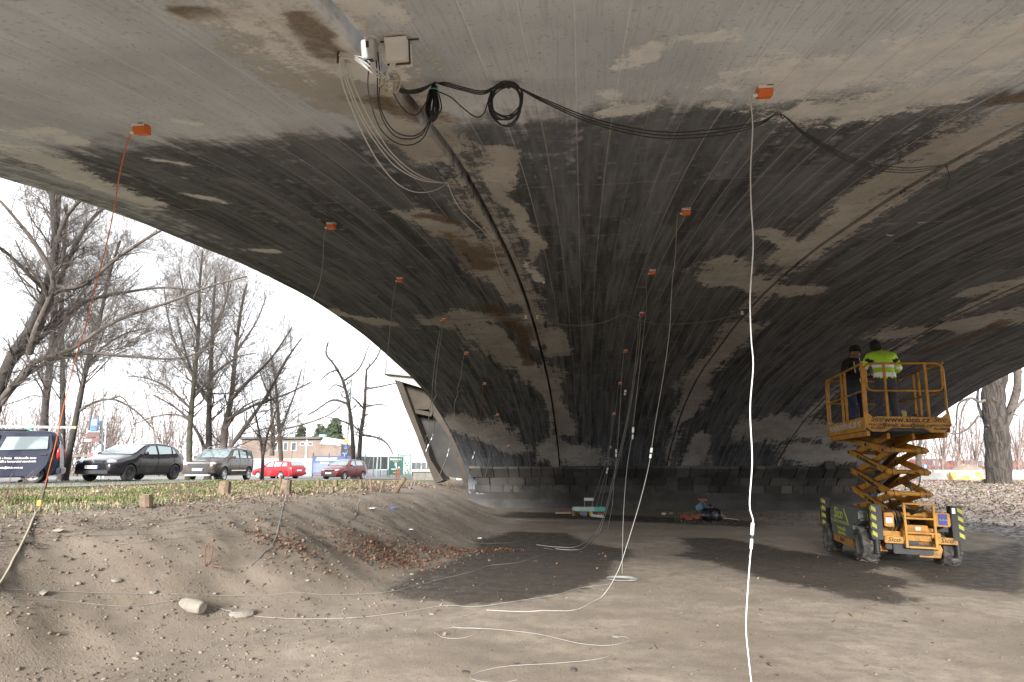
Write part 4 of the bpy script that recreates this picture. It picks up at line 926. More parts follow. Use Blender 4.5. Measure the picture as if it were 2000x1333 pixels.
YETI = dict(L=4.22, W=1.79, H=1.69, R=.345, fo=.86, wb=2.58, tumble=.26, zb=.26, top=[(2.11, .70), (2.09, .86), (1.98, .96), (1.6, 1.03), (1.0, 1.11), (.70, 1.33), (.38, 1.54), (.15, 1.61), (-.5, 1.66), (-1.45, 1.63), (-1.86, 1.56), (-1.98, 1.20), (-2.06, 1.02), (-2.09, .80), (-2.11, .6)], belt=[(2.11, 1.02), (1, 1.07), (-2.1, 1.12)],
            win=[[(.66, 1.12), (-.16, 1.13), (-.16, 1.55), (.30, 1.51)], [(-.26, 1.13), (-1.0, 1.14), (-1.0, 1.56), (-.26, 1.56)], [(-1.10, 1.14), (-1.72, 1.16), (-1.62, 1.52), (-1.10, 1.55)]],
            ws=(.96, .30, .92, .9), rw=(-1.87, -1.98, .85, .9), seams=(.80, -.21, -1.12), handles=(.04, -.86), mirror=.64)
OCT = dict(L=4.57, W=1.73, H=1.46, R=.31, fo=.90, wb=2.51, tumble=.38, top=[(2.28, .55), (2.24, .68), (2.1, .76), (1.5, .90), (1.05, .97), (.72, 1.15), (.38, 1.34), (.1, 1.42), (-.6, 1.46), (-1.5, 1.43), (-1.9, 1.37), (-2.12, 1.05), (-2.20, .95), (-2.26, .75), (-2.28, .5)], belt=[(2.28, .88), (1, .93), (-2.28, .99)],
           win=[[(.60, .97), (-.22, .98), (-.22, 1.35), (.15, 1.34), (.36, 1.22)], [(-.30, .98), (-1.05, .99), (-1.12, 1.35), (-.30, 1.37)], [(-1.20, 1.0), (-1.78, 1.02), (-1.66, 1.30), (-1.22, 1.34)]],
           ws=(1.0, .25, .9, .88), rw=(-1.92, -2.11, .85, .9), seams=(.78, -.26, -1.15), handles=(.0, -.93), mirror=.62)
FAB = dict(L=3.96, W=1.65, H=1.45, R=.295, fo=.78, wb=2.46, tumble=.40, top=[(1.98, .55), (1.95, .66), (1.82, .74), (1.4, .88), (1.0, .97), (.68, 1.16), (.34, 1.36), (.05, 1.43), (-.5, 1.45), (-1.15, 1.42), (-1.5, 1.35), (-1.78, 1.05), (-1.88, .92), (-1.95, .75), (-1.98, .5)], belt=[(1.98, .88), (1, .93), (-1.98, 1.0)],
           win=[[(.58, .97), (-.20, .98), (-.20, 1.35), (.12, 1.34), (.33, 1.22)], [(-.28, .98), (-1.22, 1.02), (-1.16, 1.33), (-.28, 1.36)]],
           ws=(.96, .24, .9, .88), rw=(-1.52, -1.77, .85, .9), seams=(.76, -.24, -1.2), handles=(.0, -.9), mirror=.6)
# black hatchback
GM = paint('black_car_paint', (.010, .009, .012), .6, .3)
g = Car('parked_car', 'black hatchback with white number plate parked between dark blue van and brown car', 'car', GOLF, P(257, 939, 24.4), cam_dir(-.12, -.99), GM)
g.lamp('headlight', (1.90, .62, .70), .16, (1.1, 1.15, .62), M_LAMP, rz=.5, ry=-.35)
gr = MB().b6((2.02, -.42, .655), (2.085, .42, .735)).build('grille', M_TRIM, g.o, bevel=.01)
for z in (.675, .70, .725): MB().b6((2.086, -.41, z - .004), (2.092, .41, z + .004)).build('grille_bar', M_CHROME if z == .7 else M_RUB, gr)
MB().lathe([(0, .02), (.05, .02), (.062, .01), (.062, 0)], (2.09, 0, .70), 'X', 20).build('badge', M_CHROME, g.o); text('W', .07, M_CHROME, g.o, (2.113, 0, .70), (R(90), 0, R(90)))
MB().b6((2.07, -.66, .28), (2.115, .66, .42)).build('lower_grille', M_TRIM, g.o, bevel=.012); g.plate(2.13, .53, '4H2 8727'); 
for y in (-1, 1): MB().b6((-1.0, y * .875, .555), (.55, y * .892, .60)).build('side_moulding', M_TRIM, g.o, bevel=.006)
g.lamp('tail_light', (-2.0, .66, .86), .11, (.6, .9, 1.0), M_TAIL)
MB().bar((-1.36, -.5, 1.39), (-1.36, .5, 1.39), .10, .02).build('roof_spoiler', GM, g.o, bevel=.006)
# brown off-road car
YM = paint('brown_metallic_paint', (.060, .044, .034), .45, .3)
y_ = Car('parked_car', 'brown boxy off-road car with silver roof rails and black grille', 'car', YETI, P(428, 939.5, 31.3), cam_dir(-.04, -1), YM)
y_.lamp('headlight', (1.97, .62, .83), .15, (.9, 1.25, .75), M_LAMP, rz=.45, ry=-.2); y_.lamp('fog_light', (2.04, .56, .62), .075, (.8, 1, 1), M_LAMP)
gr = MB().prism([(-.48, .68), (.48, .68), (.56, .86), (-.56, .86)], 2.07, 2.13, 'X').build('grille', M_TRIM, y_.o, bevel=.01); MB().b6((2.06, -.60, .862), (2.12, .60, .90)).build('grille_surround', M_CHROME, y_.o, bevel=.01)
MB().b6((2.07, -.55, .36), (2.135, .55, .48)).build('lower_grille', M_TRIM, y_.o, bevel=.012); MB().b6((2.05, -.62, .27), (2.13, .62, .35)).build('skid_plate', M_ALLOY, y_.o, bevel=.015); y_.plate(2.145, .57)
for y in (-1, 1):
    MB().b6((1.95, y * .58, .40), (2.10, y * .80, .52)).build('fog_light_recess', M_TRIM, y_.o, bevel=.02)
    MB().b6((-.95, y * .885, .50), (.6, y * .905, .54)).build('side_moulding', M_CHROME, y_.o, bevel=.005); MB().b6((-1.05, y * .86, .27), (.75, y * .898, .37)).build('sill_trim', M_TRIM, y_.o, bevel=.01)
    rr_ = MB(); rr_.tube(spline([(.25, y * .62, 1.62), (.05, y * .62, 1.70), (-.6, y * .61, 1.73), (-1.4, y * .60, 1.70), (-1.6, y * .60, 1.63)], 5), .018, 8); rr_.build('roof_rail', M_ALLOY, y_.o)
y_.lamp('tail_light', (-2.02, .70, 1.0), .1, (.6, .8, 1.2), M_TAIL)
# red estate car seen from its rear quarter
OM = paint('bright_red_paint', (.34, .008, .014), .45, .3)
o_ = Car('parked_car', 'bright red estate car seen from the rear quarter behind the young tree', 'car', OCT, G(543, 936), cam_dir(-.90, .44), OM)
o_.lamp('tail_light', (-2.19, .68, .82), .12, (.5, .9, 1.0), M_TAIL); o_.plate(-2.30, .70, None, back=True); MB().b6((-2.31, -.8, .36), (-2.2, .8, .56)).build('rear_bumper', OM, o_.o, bevel=.04)
MB().b6((-2.318, -.72, .47), (-2.305, .72, .50)).build('bumper_strip', M_TRIM, o_.o); o_.lamp('headlight', (2.1, .62, .66), .13, (.8, 1.2, .6), M_LAMP, rz=.4)
for y in (-1, 1): MB().b6((-1.1, y * .86, .50), (.7, y * .876, .545)).build('side_moulding', OM, o_.o, bevel=.006)
# dark red hatchback
FM = paint('dark_red_paint', (.15, .013, .018), .45, .35)
f_ = Car('parked_car', 'dark red hatchback parked in front of the blue billboard', 'car', FAB, G(672, 937), cam_dir(-.30, -.95), FM)
f_.lamp('headlight', (1.83, .56, .66), .15, (.85, 1.2, .55), M_LAMP, rz=.45, ry=-.3); MB().prism([(-.30, .60), (.30, .60), (.36, .72), (-.36, .72)], 1.93, 1.99, 'X').build('grille', M_TRIM, f_.o, bevel=.01); MB().b6((1.92, -.38, .722), (1.985, .38, .75)).build('grille_surround', M_CHROME, f_.o, bevel=.008)
MB().b6((1.95, -.62, .26), (2.0, .62, .40)).build('lower_grille', M_TRIM, f_.o, bevel=.012); f_.plate(2.01, .48); f_.lamp('tail_light', (-1.88, .62, .86), .1, (.6, .8, 1.2), M_TAIL)
for y in (-1, 1): MB().b6((-1.0, y * .818, .50), (.6, y * .836, .545)).build('side_moulding', FM, f_.o, bevel=.006)
# dark blue van with its sliding door pushed back
VANS = dict(L=4.36, W=1.75, H=1.81, R=.32, fo=.82, wb=2.81, tumble=.20, zb=.22, top=[(2.18, .62), (2.14, .86), (2.0, .97), (1.6, 1.06), (1.2, 1.14), (.85, 1.42), (.55, 1.62), (.25, 1.74), (-.4, 1.80), (-1.6, 1.80), (-1.98, 1.76), (-2.10, 1.30), (-2.15, .95), (-2.17, .75), (-2.18, .5)], belt=[(2.18, 1.02), (1.2, 1.09), (-2.18, 1.14)],
            win=[[(.95, 1.13), (.10, 1.14), (.10, 1.60), (.42, 1.58), (.62, 1.48)]], ws=(1.16, .42, .92, .9), rw=(-1.99, -2.09, .85, .9), seams=(1.02, .06), handles=(.26,), mirror=.95, glass_side=M_GLASS)
VM = paint('dark_blue_paint', (.010, .012, .026), .35, .35)
vd = Vector(cam_dir(-.86, -.51))
vq = G(-38, 947)
v_ = Car('parked_van', 'dark blue van with open sliding door, white lettering and ladders on its roof', 'van', VANS, vq, vd, VM, pitch=R(.8))
for y in (1,):   # near side as seen from the bridge
    MB().b6((-.45, y * .80, .30), (.02, y * .884, 1.66)).build('door_opening', M_TRIM, v_.o)
    dr = MB(); pr = [(-.02, .26), (-.05, 1.0), (-.22, 1.68), (-1.52, 1.70), (-1.62, 1.2), (-1.50, .62), (-1.25, .26)]
    dr.prism([(-.35 + a + .0, b) for a, b in pr], y * .925, y * .965, 'Y') if False else None
    dm_ = MB(); base = [(x - .32, z) for x, z in pr]; vsn = []
    for (x, z) in base: vsn.append((x, y * (.945 - .16 * max(0, z - 1.12)), z))
    for (x, z) in base: vsn.append((x, y * (.985 - .20 * max(0, z - 1.12)), z))
    nb = len(base); dm_.add(vsn, [tuple(range(nb)), tuple(range(2 * nb - 1, nb - 1, -1))] + [(i, (i + 1) % nb, nb + (i + 1) % nb, nb + i) for i in range(nb)])
    door = dm_.build('sliding_door', VM, v_.o)
    gw = [(-.50, 1.12), (-.64, 1.58), (-1.78, 1.60), (-1.80, 1.16)]; gv = [(x, y * (.990 - .20 * max(0, z - 1.12)), z) for x, z in gw]
    MB().add(gv, [(0, 1, 2, 3)]).build('window', M_GLASS, door); MB().tube(gv, .014, 5, closed=True).build('window_seal', M_TRIM, door)
    MB().box((-1.70, y * 1.0, .98), (.20, .03, .04)).build('handle', M_TRIM, door, bevel=.008)
    TR = (R(90), 0, R(180))
    text('České vysoké učení technické v Praze   Kloknerův ústav', .088, M_WPRINT, v_.o, (-.52, y * 1.0, .86), TR, bold=.0025); text('zkušebny a diagnostika materiálů a konstrukcí stavebních', .088, M_WPRINT, v_.o, (-.52, y * 1.0, .75), TR, bold=.0025)
    text('tel.: 224 353 537, e-mail: klok@klok.cvut.cz', .088, M_WPRINT, v_.o, (-.42, y * 1.0, .55), TR, bold=.002)
v_.lamp('tail_light', (-2.10, .80, 1.02), .12, (.45, .5, 1.7), M_TAIL); v_.lamp('headlight', (1.98, .62, .82), .16, (.8, 1.1, .9), M_LAMP)
MB().b6((-2.24, -.82, .3), (-2.1, .82, .55)).build('rear_bumper', VM, v_.o, bevel=.04); MB().box((-.3, 0, 1.83), (1.6, 1.1, .04)).build('roof_rack', M_TRIM, v_.o, bevel=.01)
def on_van(name, m, mat, label, cat, parts=(), bevel=0):
    e = empty(name, label=label, cat=cat, mat=v_.M)
    for nm, mm, mt in ((name if not parts else 'side_rail', m, mat),) + tuple(parts): mm.build(nm, mt, e, bevel=bevel)
    return e
M_ALU = pm('aluminium', (.30, .31, .32), .4, metal=.6, dirt=.15)
for k, (yy_, zz_, x0, x1, lb) in enumerate(((.42, 1.93, 1.9, -2.45, 'aluminium ladder tied on the van roof, nearest the camera'), (.02, 1.95, 1.7, -2.3, 'second aluminium ladder on the van roof behind the nearest one'))):
    e = empty('ladder', label=lb, cat='ladder', mat=v_.M)
    for q in (-.17, .17): MB().b6((x1, yy_ + q - .012, zz_ - .04), (x0, yy_ + q + .012, zz_ + .04)).build('side_rail', M_ALU, e)
    x = x1 + .15
    while x < x0: MB().cyl((x, yy_ - .16, zz_), (x, yy_ + .16, zz_), .014, n=6).build('rung', M_ALU, e); x += .28
    for x in (x1 - .02, x0 + .02): MB().box((x, yy_ + .17, zz_), (.05, .035, .085)).build('end_cap', pm('orange_plastic', (.75, .35, .03), .6), e)
# person behind the van: cap above the roof, legs below the open door
pq = v_.M @ Vector((-.95, -1.45, 0)); pq.z = tz(pq.x, pq.y)
M_GRN = pm('green_white_cap', (.05, .25, .14), .9); M_GJ = pm('dark_work_jacket', (.03, .05, .045), .9)
PM_ = Matrix.Translation(pq) @ Matrix.Rotation(math.atan2(vd.y, vd.x) + R(90), 4, 'Z') @ Matrix.Scale(1.12, 4)
JP = {k: (q[0], q[1], q[2]) for k, q in JD.items()}
pv = person('person', 'person in green and white cap half hidden behind the dark blue van', PM_, JP, [M_GJ, M_NAVY, SKIN_M, M_SHOE], asg_d)
face(pv, (.02, -.04, 1.63), (.1, -1, 0)); cp_ = MB().lathe([(.113, 0), (.112, .05), (.09, .10), (.05, .13), (0, .14)], (.022, -.035, 1.66), n=22).build('cap', M_GRN, pv); MB().lathe([(.115, -.01), (.118, .0), (.118, .035), (.112, .04)], (.022, -.035, 1.66), n=22).build('cap_band', M_WHITE, cp_)
hand(pv, JP['wrL'], (-.4, -.9, .1), (0, 0, 1)); hand(pv, JP['wrR'], (.5, -.8, .3), (0, 0, 1), side=-1)
# ================================================================== measuring equipment under the vault
M_CD = pm('dusty_pale_cable', (.27, .26, .24), .7); M_CW = pm('white_cable', (.60, .60, .59), .5, var=.03); M_CG = pm('grey_cable', (.22, .215, .205), .6, var=.05); M_CB = pm('black_cable', (.016, .016, .017), .5); M_CO = pm('orange_cable', (.62, .15, .04), .5); M_CR = pm('red_brown_cable', (.20, .05, .035), .6); M_CI = pm('ivory_cable', (.42, .39, .30), .6)
M_SO = pm('orange_sensor_housing', (.62, .13, .015), .45, var=.05); M_SW = pm('white_sensor_bracket', (.70, .70, .70), .45, var=.04); M_RUSTS = pm('rusty_steel', (.10, .05, .03), .85, dirt=.4, dcol=(.11, .06, .035), scale=20)
def path3(pts):
    """points of a cable: (x, y, 'v') lies on the vault, (x, y, 'g') on the ground, (x, y) hangs between"""
    ts = [None] * len(pts)
    for i, q in enumerate(pts):
        if len(q) > 2: ts[i] = {'v': lambda: Vt(q[0], q[1]) - .03, 'g': lambda: Gt(q[0], q[1])}[q[2]]() if isinstance(q[2], str) else q[2]
    kn = [i for i, t in enumerate(ts) if t is not None]
    for i in range(len(pts)):
        if ts[i] is None:
            a = max([k for k in kn if k < i], default=kn[0]); b = min([k for k in kn if k > i], default=kn[-1])
            u = 0 if a == b else (i - a) / (b - a); ts[i] = 1 / ((1 - u) / ts[a] + u / ts[b])
    out = []
    for q, t in zip(pts, ts):
        p_ = P(q[0], q[1], t)
        if len(q) > 2 and q[2] == 'g': p_.z = tz(p_.x, p_.y) + .006
        out.append(p_)
    return out
def clear_ground(ps, r=.004):
    zs = terrain([p_.x for p_ in ps], [p_.y for p_ in ps])
    for p_, z in zip(ps, zs): p_.z = max(p_.z, float(z) + r)
    return ps
ALLP = []
def proj(p_):
    v = p_ - Vector((0, 0, CAMZ)); a = v.x * CY + v.y * SY; f_ = -v.x * SY + v.y * CY; d = f_ * CP + v.z * SP; return 1000 + FPX * a / d, 666.5 - FPX * (-f_ * SP + v.z * CP) / d, d
def t_on_cable(px, py):   # depth of the hanging cable seen at this point
    b = min(ALLP, key=lambda q: abs(q[0] - px) * 2 + abs(q[1] - py)); return b[2]
def cable(name, pts, r, mat, label, cat='cable', n=6, seg=6, group=None, jit=0.0):
    ps = clear_ground(spline(path3(pts), seg), r)
    if jit:
        for i, p_ in enumerate(ps[1:-1]): p_ += Vector((math.sin(i * 1.9) * jit, math.cos(i * 1.3) * jit, 0))
    if name == 'hanging_cable': ALLP.extend(proj(p_) for p_ in ps)
    return tag(MB().tube(ps, r, n).build(name, mat, None, sa=80), label, cat, group)
# sensors, each on a white bracket; rows run along the vault away from the camera
def sensor(px, py, label, size=1.0, group=None, mat=None):
    q = V(px, py); e = empty('sensor_box', q, 0, label, 'sensor', group)
    sl_ = (float(vaultz(q.y + .05)) - float(vaultz(q.y - .05))) / .1; a = math.atan(sl_)
    e.rotation_euler = (a, 0, 0); s = size
    m = MB(); m.prism([(-.085 * s, -.02 * s), (.085 * s, -.02 * s), (.085 * s, -.055 * s), (.05 * s, -.125 * s), (-.085 * s, -.125 * s)], -.07 * s, .07 * s, 'X')
    m = MB(); w, d, h = .082 * s, .062 * s, .13 * s
    m.prism([(-d, -.012), (d, -.012), (d, -h), (-d * .55, -h), (-d, -h * .62)], -w, w, 'X'); m.build('housing', mat or M_SO, e, bevel=.004)
    MB().b6((-w * 1.02, -d - .004, -.045 * s), (w * 1.02, -d - .001, -.010)).build('bracket', M_SW, e)
    MB().b6((-w * 1.1, -d * 1.05, -.010), (w * 1.1, d * 1.1, .004)).build('base_plate', M_SW, e)
    if True: MB().b6((w * .1, -d - .006, -.022 * s), (w * .95, -d - .0042, -.014 * s)).build('slot', M_INK, e)
    MB().cyl((-w - .028, -d * .3, -h * .8), (-w + .002, -d * .3, -h * .8), .011, n=8).build('cable_gland', M_WHITE, e)
    return e
ORD = ['nearest', 'second', 'third', 'fourth', 'fifth', 'sixth', 'seventh', 'farthest']
LEFTS = [(276, 242), (647, 436), (781, 543), (867, 622), (912, 688), (947, 748), (972, 809), (993, 871)]
RIGHTS = [(1493, 168), (1340, 408), (1274, 528), (1254, 611), (1222, 684), (1212, 747), (1200, 807), (1193, 873)]
for k, (x, y) in enumerate(LEFTS): sensor(x, y, f'orange sensor box under the vault, {ORD[k]} of the left-hand row', .58, 'orange sensor boxes under the vault')
for k, (x, y) in enumerate(RIGHTS): sensor(x, y, f'orange sensor box under the vault, {ORD[k]} of the right-hand row', .58, 'orange sensor boxes under the vault', M_RED if k == 3 else None)
def conn(pts_px, t, r, parent=None):
    m = MB(); a = P(pts_px[0][0], pts_px[0][1], t); b = P(pts_px[1][0], pts_px[1][1], t); m.cyl(a, b, r, n=8); return m
cable('hanging_cable', [(262, 252, 'v'), (255, 262), (243, 300), (232, 350), (222, 412), (205, 490), (190, 545), (172, 620), (150, 692), (130, 770), (108, 870), (92, 933), (82, 982), (78, 992, 'g')], .0048, M_CO, 'orange cable hanging from the nearest left sensor past the trees', 'cable')
def connector(px, py, px2, py2, t, r, label, mat=None):
    t = t_on_cable((px + px2) / 2, (py + py2) / 2); r = min(r, 3.2 / FPX * t)
    e = empty('cable_connector', P(px, py, t), 0, label, 'connector', 'cable connectors')
    a, b = P(px, py, t) - e.location, P(px2, py2, t) - e.location
    MB().cyl(a, a.lerp(b, .45), r, n=10).build('plug', mat or M_WHITE, e); MB().cyl(a.lerp(b, .45), a.lerp(b, .62), r * .55, n=10).build('collar', M_BLK, e); MB().cyl(a.lerp(b, .62), b, r * .85, n=10).build('socket', mat or M_WHITE, e); return e
tg = Gt(78, 992)
connector(92, 936, 82, 976, tg, .014, 'black and white plug at the lower end of the orange cable', M_BLK)
e = MB().box(P(76, 983, tg), (.035, .012, .06), .5).build('cable_tag', pm('yellow_tag', (.75, .42, .03), .6)); tag(e, 'small yellow tag at the lower end of the orange cable', 'tag')
cable('rope', [(78, 994, 'g'), (58, 1032, 'g'), (35, 1080, 'g'), (0, 1142, 'g'), (-40, 1200, 'g')], .011, pm('dirty_rope', (.22, .19, .14), .9), 'dirty grey rope running down the bank at the left edge', 'rope')
def hang(pts, r, label, mat=M_CG, jit=0.0): return cable('hanging_cable', pts, r, mat, label, 'cable', jit=jit)
hang([(641, 440, 'v'), (633, 465), (630, 520), (622, 560), (611, 587), (604, 640), (597, 705), (590, 760), (577, 850), (567, 907), (556, 980, 'g'), (540, 1048, 'g'), (512, 1085, 'g'), (490, 1106, 'g')], .005, 'grey cable hanging from the second left sensor down to the bank')
hang([(775, 547, 'v'), (768, 580), (762, 640), (757, 690), (746, 780), (731, 860), (713, 940), (701, 981, 'g'), (694, 1009, 'g'), (668, 1027, 'g')], .005, 'grey cable hanging from the third left sensor down to the bank')
hang([(862, 628, 'v'), (858, 655), (852, 690), (845, 749), (843, 781), (838, 810), (837, 846), (832, 854), (833, 863), (829, 880), (824, 905), (806, 955, 'g')], .009, 'left strand of the two grey cables below the fourth left sensor')
hang([(865, 629, 'v'), (862, 655), (857, 690), (850, 758), (852, 772), (845, 789), (848, 823), (847, 844), (843, 855), (838, 871), (836, 900), (826, 952, 'g')], .009, 'right strand of the two grey cables below the fourth left sensor')
hang([(907, 691, 'v'), (902, 715), (901, 735), (894, 757), (894, 772), (888, 787), (887, 815), (882, 850), (877, 880), (868, 905), (858, 930, 23.0)], .009, 'grey cable hanging from the fifth left sensor')
hang([(944, 751, 'v'), (939, 800), (934, 845), (926, 884), (916, 920), (902, 962, 'g')], .008, 'thin red-brown cable hanging from the sixth left sensor', M_CR)
hang([(969, 812, 'v'), (964, 845), (957, 885), (950, 922), (941, 952), (926, 968, 'g')], .009, 'grey cable hanging from the seventh left sensor')
hang([(991, 874, 'v'), (986, 897), (977, 930), (969, 955), (957, 977, 'g')], .009, 'grey cable hanging from the farthest left sensor')
for (x, y, x2, y2, t, lb) in ((837, 868, 832, 882, 24, 'white plug on the left strand below the fourth left sensor'), (846, 848, 842, 860, 24, 'white plug on the right strand below the fourth left sensor'), (878, 876, 873, 892, 24, 'white plug on the cable of the fifth left sensor'), (927, 882, 923, 896, 24, 'white plug on the cable of the sixth left sensor'), (943, 949, 939, 960, 22, 'white plug on the cable of the seventh left sensor')): connector(x, y, x2, y2, t, .015, lb)
hang([(1476, 181, 'v'), (1468, 190), (1467, 205), (1470, 250), (1466, 330), (1467, 400), (1471, 480), (1465, 580), (1467, 660), (1471, 715), (1465, 800), (1469, 900), (1464, 985), (1471, 1020), (1467, 1068), (1462, 1130), (1457, 1222), (1462, 1285), (1469, 1345), (1480, 1420, 'g')], .0043, 'long white cable hanging from the nearest right sensor to the foreground', M_CW)
tw = Vt(1476, 181) * 1.08
connector(1470, 1022, 1467, 1072, tw, .014, 'white plug on the long white foreground cable')
hang([(1332, 413, 'v'), (1323, 425), (1319, 500), (1312, 562), (1308, 640), (1298, 720), (1281, 820), (1272, 880), (1265, 920), (1250, 980), (1226, 1060), (1205, 1120), (1172, 1170, 'g'), (1120, 1193, 'g'), (1030, 1196, 'g'), (950, 1193, 'g')], .0044, 'white cable curving from the second right sensor to the ground', M_CD)
connector(1273, 875, 1270, 895, 9.5, .016, 'white plug on the cable of the second right sensor')
hang([(1268, 532, 'v'), (1262, 548), (1263, 590), (1258, 640), (1246, 750), (1235, 845), (1224, 920), (1218, 1000), (1216, 1060), (1215, 1122, 'g')], .0044, 'grey cable hanging from the third right sensor to the damp patch')
connector(1237, 835, 1235, 858, 11.5, .018, 'white plug on the cable of the third right sensor')
hang([(1249, 616, 'v'), (1243, 690), (1233, 770), (1222, 832), (1210, 885), (1196, 940), (1181, 1000), (1162, 1045, 'g'), (1122, 1070, 'g'), (1048, 1065, 'g')], .008, 'left grey strand below the red fourth right sensor')
hang([(1252, 616, 'v'), (1247, 690), (1235, 772), (1224, 835), (1213, 885), (1199, 940), (1184, 1000), (1168, 1045, 'g'), (1135, 1074, 'g'), (1085, 1073, 'g')], .008, 'right grey strand below the red fourth right sensor')
hang([(1218, 688, 'v'), (1214, 740), (1211, 800), (1207, 860), (1204, 895), (1199, 940), (1196, 985), (1187, 1035, 'g')], .008, 'grey cable hanging from the fifth right sensor')
hang([(1208, 750, 'v'), (1202, 800), (1194, 850), (1184, 900), (1168, 950), (1150, 1005, 'g')], .009, 'grey cable hanging from the sixth right sensor')
hang([(1197, 811, 'v'), (1193, 860), (1187, 905), (1180, 935), (1166, 985), (1158, 1003, 'g')], .009, 'grey cable hanging from the seventh right sensor')
hang([(1191, 877, 'v'), (1188, 910), (1183, 945), (1176, 975), (1172, 1000, 'g')], .009, 'grey cable hanging from the farthest right sensor')
connector(1222, 762, 1220, 772, 17, .03, 'white plug on the grey strands below the red sensor'); connector(1204, 878, 1203, 892, 19, .03, 'white plug on the cable of the fifth right sensor'); connector(1187, 914, 1185, 925, 21, .035, 'white plug on the cable of the seventh right sensor')
# garland of wire across the vault
cable('wire_garland', [(868, 625, 'v'), (900, 625), (950, 622), (1000, 618), (1026, 611, 'v'), (1036, 612, 'v'), (1060, 624), (1090, 633), (1140, 636), (1185, 628), (1217, 615, 'v'), (1245, 625), (1288, 633, 'v'), (1340, 632), (1400, 625), (1450, 610, 'v')], .007, M_CG, 'thin wire looped across the vault between the two sensor rows', 'wire')
for (x, y, lb) in ((1027, 616, 'small white clip left of the vault joint beside the wire'), (1049, 616, 'small white clip right of the vault joint beside the wire'), (1449, 608, 'small white clip at the right end of the wire'), (1062, 549, 'small white clip high on the vault near the joint')):
    q = V(x, y, .03); tag(MB().box(q, (.05, .03, .10 if y > 600 else .03)).build('wall_clip', M_WHITE, bevel=.004), lb, 'clip')
cable('wire', [(874, 358, 'v'), (900, 410), (956, 466, 'v'), (970, 505), (988, 555, 'v')], .005, M_CW, 'thin white wire running along the vault joint', 'wire'); cable('wire', [(957, 466, 'v'), (962, 490), (975, 530, 'v'), (1004, 575, 'v')], .004, M_CG, 'thin grey wire beside the vault joint lower down', 'wire')
# boxes by the joint
def vbox(px, py, rz=0.0): q = V(px, py); return q
q = V(778, 78); e = empty('junction_box', q, 0, 'large white junction box on a rusty bracket fixed to the vault', 'junction box')
e.rotation_euler = (math.atan(float(vaultz(q.y + .05) - vaultz(q.y - .05)) / .1), 0, 0)
e.scale = (.74,) * 3
bx_ = MB().b6((-.075, -.075, -.165), (.075, .075, -.012)).build('box', M_SW, e, bevel=.006); MB().b6((-.078, -.079, -.05), (.078, -.0755, -.012)).build('lid_rim', M_WHITE, bx_)
MB().b6((-.13, -.005, -.012), (-.0755, .005, .0)).build('bracket_arm', M_RUSTS, e); MB().b6((.0755, -.005, -.012), (.145, .005, .0)).build('bracket_arm', M_RUSTS, e)
MB().b6((.0755, -.02, -.17), (.083, .0, -.013)).b6((-.083, -.02, -.174), (.083, 0, -.166)).build('bracket', M_RUSTS, e)
for k in range(5): MB().cyl((-.05 + .025 * k, .04, -.166), (-.05 + .025 * k, .04, -.178), .008, n=8).build('gland', M_WHITE, e)
q = V(722, 82); e = empty('junction_box', q, 0, 'small pale junction box with dark window beside the vault joint', 'junction box')
e.rotation_euler = (math.atan(float(vaultz(q.y + .05) - vaultz(q.y - .05)) / .1), 0, 0)
bx_ = MB().b6((-.035, -.04, -.10), (.035, .04, -.002)).build('box', pm('pale_grey_plastic', (.55, .56, .57), .5), e, bevel=.005); MB().b6((-.022, -.035, -.1025), (.022, .0, -.1005)).build('dark_window', M_INK, bx_); MB().b6((-.008, -.0425, -.045), (.008, -.0405, -.012)).build('label_plate', M_RUSTS, bx_)
tb = min(Vt(740, 110), Vt(664, 108), Vt(690, 112)) - .05
def loose(pts, r, mat, label, cat='cable'): return cable('cable', [(a, b, tb + (c_ if len(q_) > 2 else 0)) if True else None for q_ in pts for a, b, c_ in [(q_[0], q_[1], q_[2] if len(q_) > 2 else 0)]], r, mat, label, cat)
WB = [[(664, 104), (690, 109), (715, 116), (738, 138), (752, 150)], [(662, 108), (695, 113), (722, 130), (738, 146), (756, 150)], [(663, 112), (690, 116), (716, 134), (735, 150), (748, 152)], [(665, 115), (700, 118), (728, 145), (745, 153), (760, 148)]]
e = empty('cable_bundle', V(662, 108), 0, 'bundle of white cables between hook and junction boxes', 'cable bundle')
bpy.context.view_layer.update()
e.scale = (1, 1, 1)
for w_ in WB: child(MB().tube(spline([P(a, b, tb - .02) for a, b in w_], 6), .0042, 6).build('strand', M_CW), e)
for w_ in ([(778, 112), (770, 128), (760, 146)], [(774, 113), (766, 128), (757, 148)], [(770, 113), (763, 127), (754, 147)]): child(MB().tube(spline([P(a, b, tb - .02) for a, b in w_], 6), .0048, 6).build('strand', M_CW), e)
tag(MB().cyl(V(661, 100), V(661, 100) + Vector((0, 0, -.07)), .006, n=8).build('hook', M_RUSTS), 'short steel hook holding the white cables', 'hook')
t2 = Vt(872, 358); WL = [[(664, 110, tb), (672, 150), (690, 200), (712, 245), (738, 285), (772, 325), (815, 350), (850, 357), (872, 357, t2 - .02)], [(666, 112, tb), (680, 160), (702, 215), (728, 260), (758, 300), (800, 338), (838, 354), (872, 358, t2 - .02)], [(668, 112, tb), (684, 150), (708, 205), (735, 255), (766, 300), (806, 335), (842, 352), (872, 358, t2 - .02)], [(664, 112, tb), (668, 160), (690, 220), (715, 275), (745, 325), (780, 362), (815, 376), (850, 372), (872, 359, t2 - .02)]]
for k, w_ in enumerate(WL): cable('sagging_cable', w_, .0042, M_CW, ['left', 'middle', 'right', 'lowest'][k] + ' one of the white cables sagging from the steel hook', 'cable')
